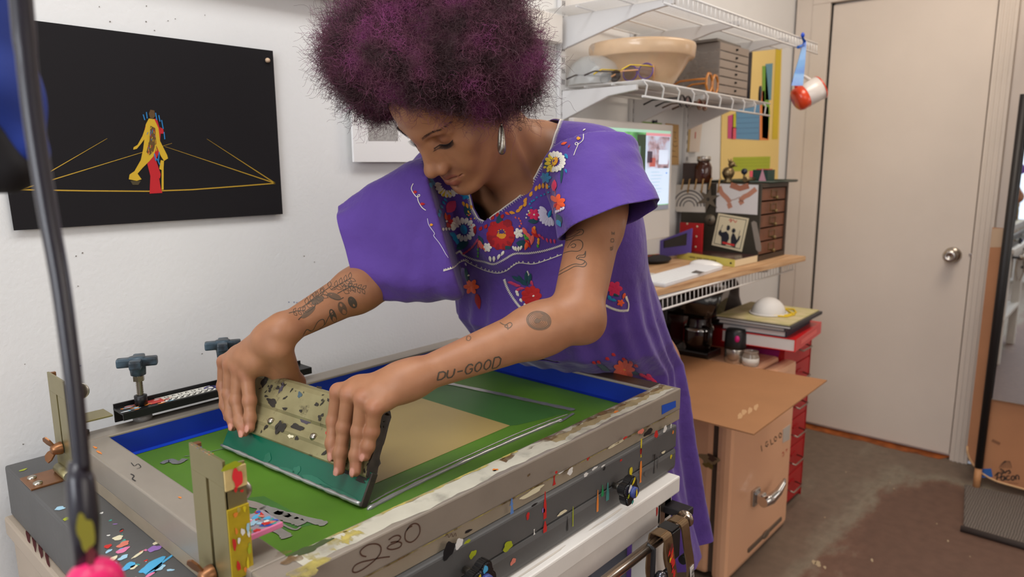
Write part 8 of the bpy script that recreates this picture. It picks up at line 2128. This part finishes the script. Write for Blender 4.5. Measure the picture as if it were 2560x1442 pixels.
# bright window in the wall behind the camera, seen in the mirror
mb = MB(); mb.box((-2.992, 0.70, 0.95), (0.012, 1.10, 1.00), mat('bright_window_pane', (216, 228, 244), rough=0.3, emit=1.3)); wn = struct('window_1', mb)
mb = MB()
for (y, z_, sy, sz) in ((0.70, 1.465, 1.18, 0.05), (0.70, 0.435, 1.18, 0.05), (0.135, 0.95, 0.05, 1.0), (1.265, 0.95, 0.05, 1.0), (0.70, 0.95, 0.025, 1.0)): mb.box((-2.985, y, z_), (0.03, sy, sz), trim_paint)
part('window_frame', mb, wn)
# ------------------------------------------------------------------ near the camera: hanging rod, blue cloth
def atd(px, py, d): return at_depth(px, py, d)
rod = thing('hanging_rod', 'dark rod with a pink rubber end hanging close to the camera', 'rod', atd(232, 1430, 0.40))
rodm = mat('glossy_dark_rod', (30, 26, 36), rough=0.3, coat=0.3)
pts = [atd(x, y, 0.40) for x, y in smooth_px([(42, -140), (58, 60), (84, 300), (118, 520), (150, 700), (172, 860), (190, 1010), (206, 1180)])]
mb = MB(); mb.tube(pts, [0.0062] * 8 + list(np.linspace(0.0056, 0.0046, len(pts) - 8)), rodm, seg=14)
part('shaft', mb, rod)
mb = MB(); mb.tube([atd(x, y, 0.40) for x, y in [(192, 1150), (200, 1200), (210, 1300), (214, 1350), (216, 1420)]], [0.0045, 0.0075, 0.0082, 0.0072, 0.0060], rodm, seg=16)
mb.splat(atd(214, 1330, 0.39), -ray_dir(214, 1330), (0, 0, 1), 0.020, 0.008, mat('olive_paint_smear', (118, 110, 20), rough=0.5), seed=2)
mb.splat(atd(226, 1385, 0.391), -ray_dir(226, 1385), (0, 0, 1), 0.012, 0.005, mat('dark_red_smear', (100, 24, 34), rough=0.5), seed=4)
part('grip', mb, rod, 'smeared grip')
mb = MB(); c = atd(236, 1462, 0.40); mb.ellipsoid(c, (0.0155, 0.0155, 0.0155), mat('hot_pink_rubber', (222, 30, 100), rough=0.35)); part('rubber_end', mb, rod, 'hot pink rubber end')
# blue cloth in the upper left corner
bc_ = mat('royal_blue_cloth', (14, 44, 128), rough=0.7, var=0.15, scale=18); bdk = mat('black_cloth_lining', (20, 16, 18), rough=0.8)
hang = thing('blue_bag', 'blue cloth bag with a black base hanging in the upper left corner', 'bag', atd(30, 400, 0.46))
D0 = 0.46
b_up = [RoundCone(atd(-75, -120, D0), atd(-28, 250, D0), 0.028, 0.029, 0.012), RoundCone(atd(-28, 250, D0), atd(62, 375, D0), 0.028, 0.012, 0.015), RoundCone(atd(-70, 300, D0), atd(50, 385, D0), 0.02, 0.012, 0.015)]
v_, q_ = surface_nets(field_of(b_up), atd(-20, 150, D0) + Vector((-0.13, -0.13, -0.13)), atd(-20, 150, D0) + Vector((0.13, 0.13, 0.16)), 0.003)
mb = MB(); mb.faces([tuple(p) for p in v_], [list(map(int, f)) for f in q_], bc_, smooth=True); part('cloth', mb, hang)
b_lo = [RoundCone(atd(-60, 400, D0 - .006), atd(18, 428, D0 - .004), 0.022, 0.0135, 0.012), RoundCone(atd(-40, 330, D0 - 0.018), atd(30, 420, D0 - .008), 0.012, 0.011, 0.012), RoundCone(atd(-80, 300, D0 - 0.004), atd(-30, 390, D0), 0.02, 0.018, 0.012)]
v_, q_ = surface_nets(field_of(b_lo), atd(-20, 380, D0) + Vector((-0.08, -0.08, -0.08)), atd(-20, 380, D0) + Vector((0.08, 0.08, 0.08)), 0.003)
mb = MB(); mb.faces([tuple(p) for p in v_], [list(map(int, f)) for f in q_], bdk, smooth=True); part('lining', mb, hang, 'black lower part')

# ------------------------------------------------------------------ pipe rail on the bench with hanging steel clamps
rl = thing('rail', 'chromed pipe rail on a steel bracket along the front of the bench', 'rail', P(0.60, -0.045, 0.70), PR)
pa, pb_ = side_hit(1712, 1297, -0.062), side_hit(1480, 1446, -0.062)
mb = MB(); dirp = (pb_ - pa).normalized(); dirp = Vector((-1, 0, 0)); zc = pa.z
pipe_m = mat('scuffed_chrome_pipe', (176, 158, 140), rough=0.22, metal=1.0, var=0.12, scale=30)
mb.tube([Vector((pa.x, pa.y, zc)), Vector((pa.x - 0.62, pa.y, zc))], 0.0084, pipe_m, seg=18)
for k, m in enumerate([p_red, p_blk, p_lblue]): mb.splat(Vector((pa.x - 0.19 - 0.03 * k, pa.y - 0.0066, zc + 0.002)), (0, -1, 0.3), (0, 0, 1), 0.008, 0.004, m, seed=k)
part('pipe', mb, rl)
mb = MB(); mb.lathe([(0, 0), (0.0145, 0), (0.015, 0.003), (0.011, 0.006), (0, 0.0065)], pipe_m, c=Vector((pa.x, pa.y, zc)), axis=(1, 0, 0), seg=24); part('end_cap', mb, rl)
mb = MB(); q = side_hit(1655, 1275, -0.020); mb.box(q + Vector((0, 0, -0.004)), (0.016, 0.003, 0.062), steel, bev=0.0006); mb.box(Vector((q.x + 0.020, (q.y + pa.y) / 2, zc + 0.003)), (0.030, abs(q.y - pa.y), 0.014), mat('black_bracket_arm', (44, 42, 44), rough=0.4, metal=0.4), bev=0.002); part('bracket', mb, rl, 'steel wall bracket')
mb = MB(); q2 = Vector((pa.x - 0.55, q.y, q.z)); mb.box(q2 + Vector((0, 0, -0.004)), (0.016, 0.003, 0.062), steel, bev=0.0006); mb.box(Vector((q2.x, (q.y + pa.y) / 2, zc + 0.003)), (0.014, abs(q.y - pa.y), 0.014), black_pl); part('bracket', mb, rl)
def strap_clamp(x, label, m, lean, tagged=False):
    c = Vector((x, pa.y, zc)); o = thing('spring_clamp', label, 'clamp', c, 0, 'steel clamps hanging on the pipe rail')
    for s, wd in ((-1, 0.024), (1, 0.022)):
        mb = MB(); pts = [c + Vector((0, s * 0.006, 0.0105)), c + Vector((0.001, s * 0.0125, 0.005)), c + Vector((lean * .2, s * 0.017, -0.03)), c + Vector((lean * .5, s * 0.021, -0.07)), c + Vector((lean, s * 0.015, -0.115)), c + Vector((lean * 1.15, s * 0.005, -0.15))]
        vs = []
        for p in smooth_px([tuple(v) for v in pts], 4):
            p = Vector(p); vs += [p + Vector((-wd / 2, 0, 0)), p + Vector((wd / 2, 0, 0)), p + Vector((wd / 2, s * 0.0022, 0.0006)), p + Vector((-wd / 2, s * 0.0022, 0.0006))]
        n = len(vs) // 4; fs = [[4 * k + q, 4 * k + (q + 1) % 4, 4 * k + 4 + (q + 1) % 4, 4 * k + 4 + q] for k in range(n - 1) for q in range(4)] + [[3, 2, 1, 0], [4 * n - 4, 4 * n - 3, 4 * n - 2, 4 * n - 1]]
        mb.faces(vs, fs, m)
        if not tagged and s < 0:
            r3 = random.Random(5)
            for k in range(16): mb.splat(c + Vector((lean * (0.1 + 0.02 * k) + r3.uniform(-.005, .005), -0.0165 - 0.0003 * k, -0.01 - 0.005 * k)), (0, -1, 0.1), (1, 0, 1), r3.uniform(.008, .018), .006, r3.choice([p_red, p_red, p_or, p_yel, mat('maroon_dry_ink', (96, 30, 30), rough=0.6)]), seed=k, off=0.0036)
        part('jaw', mb, o)
    mb = MB(); mb.box(c + Vector((0, 0, 0.0110)), (0.0235, 0.015, 0.0024), m, bev=0.0005); part('top_fold', mb, o)
    mb = MB(); mb.tube([c + Vector((-0.010 + lean * .5, -0.012, -0.06)), c + Vector((0.010 + lean * .5, -0.012, -0.06))], 0.0075, black_pl, seg=14); part('spring', mb, o)
    if tagged:
        mb = MB(); q = c + Vector((lean * .75, -0.0238, -0.093)); mb.box(q, (0.012, 0.0008, 0.044), mat('white_price_label', (214, 208, 202), rough=0.6), rot=Matrix.Rotation(rad(-8), 4, 'Y'))
        for k in range(12): mb.box(q + Vector((0.0005 - 0.0002 * k, -0.0006, 0.014 - 0.0026 * k)), (0.0085, 0.0003, 0.0007 + 0.0005 * (k % 3)), p_blk)
        part('barcode_label', mb, o, 'white barcode label')
    return o
clamp_steel = mat('bronzed_steel_strap', (140, 116, 88), rough=0.3, metal=0.85, var=0.15, scale=25)
strap_clamp(pa.x - 0.028, 'bare bronze steel clamp with a barcode label hanging next to the rail end', clamp_steel, 0.022, True)
strap_clamp(pa.x - 0.084, 'steel clamp smeared with red and orange ink on the pipe rail', clamp_steel, 0.018)
mb = MB(); c = Vector((pa.x - 0.056, pa.y, zc)); mb.box(c + Vector((0.0, -0.0125, -0.018)), (0.026, 0.005, 0.05), black_pl, bev=0.001); mb.box(c + Vector((0, 0, 0.0096)), (0.026, 0.026, 0.002), black_pl); solo('rubber_pad', mb, 'black rubber pad folded over the pipe between the two steel clamps', 'pad', 'steel clamps hanging on the pipe rail', loc=c)
hm = thing('hanging_tool', 'dark tool with a round steel knob hanging from the rail at the bottom edge', 'tool', Vector((pa.x - 0.13, pa.y, zc)))
mb = MB(); c = Vector((pa.x - 0.125, pa.y, zc)); mb.tube([c + Vector((0, 0, 0.0075)), c + Vector((0.006, -0.009, 0)), c + Vector((0.004, -0.010, -0.05)), c + Vector((-0.010, -0.010, -0.12))], 0.004, black_pl, seg=10); part('hook', mb, hm)
mb = MB(); mb.ellipsoid(c + Vector((0.012, -0.020, -0.045)), (0.009, 0.009, 0.009), mat('dark_steel_ball', (90, 90, 96), rough=0.2, metal=0.9)); part('knob', mb, hm, 'round steel knob')
mb = MB(); mb.tube([c + Vector((-0.012, -0.012, -0.05)), c + Vector((-0.022, -0.012, -0.11))], 0.006, p_red, seg=10); part('grip', mb, hm, 'red grip')
# grey panel behind the rail
mb = MB(); mb.box(P(0.655, 0.05, 0.36), (0.11, 0.012, 0.64), mat('blue_grey_panel', (104, 110, 124), rough=0.6), rz=PR); part('end_panel', mb, bench, 'blue-grey panel')
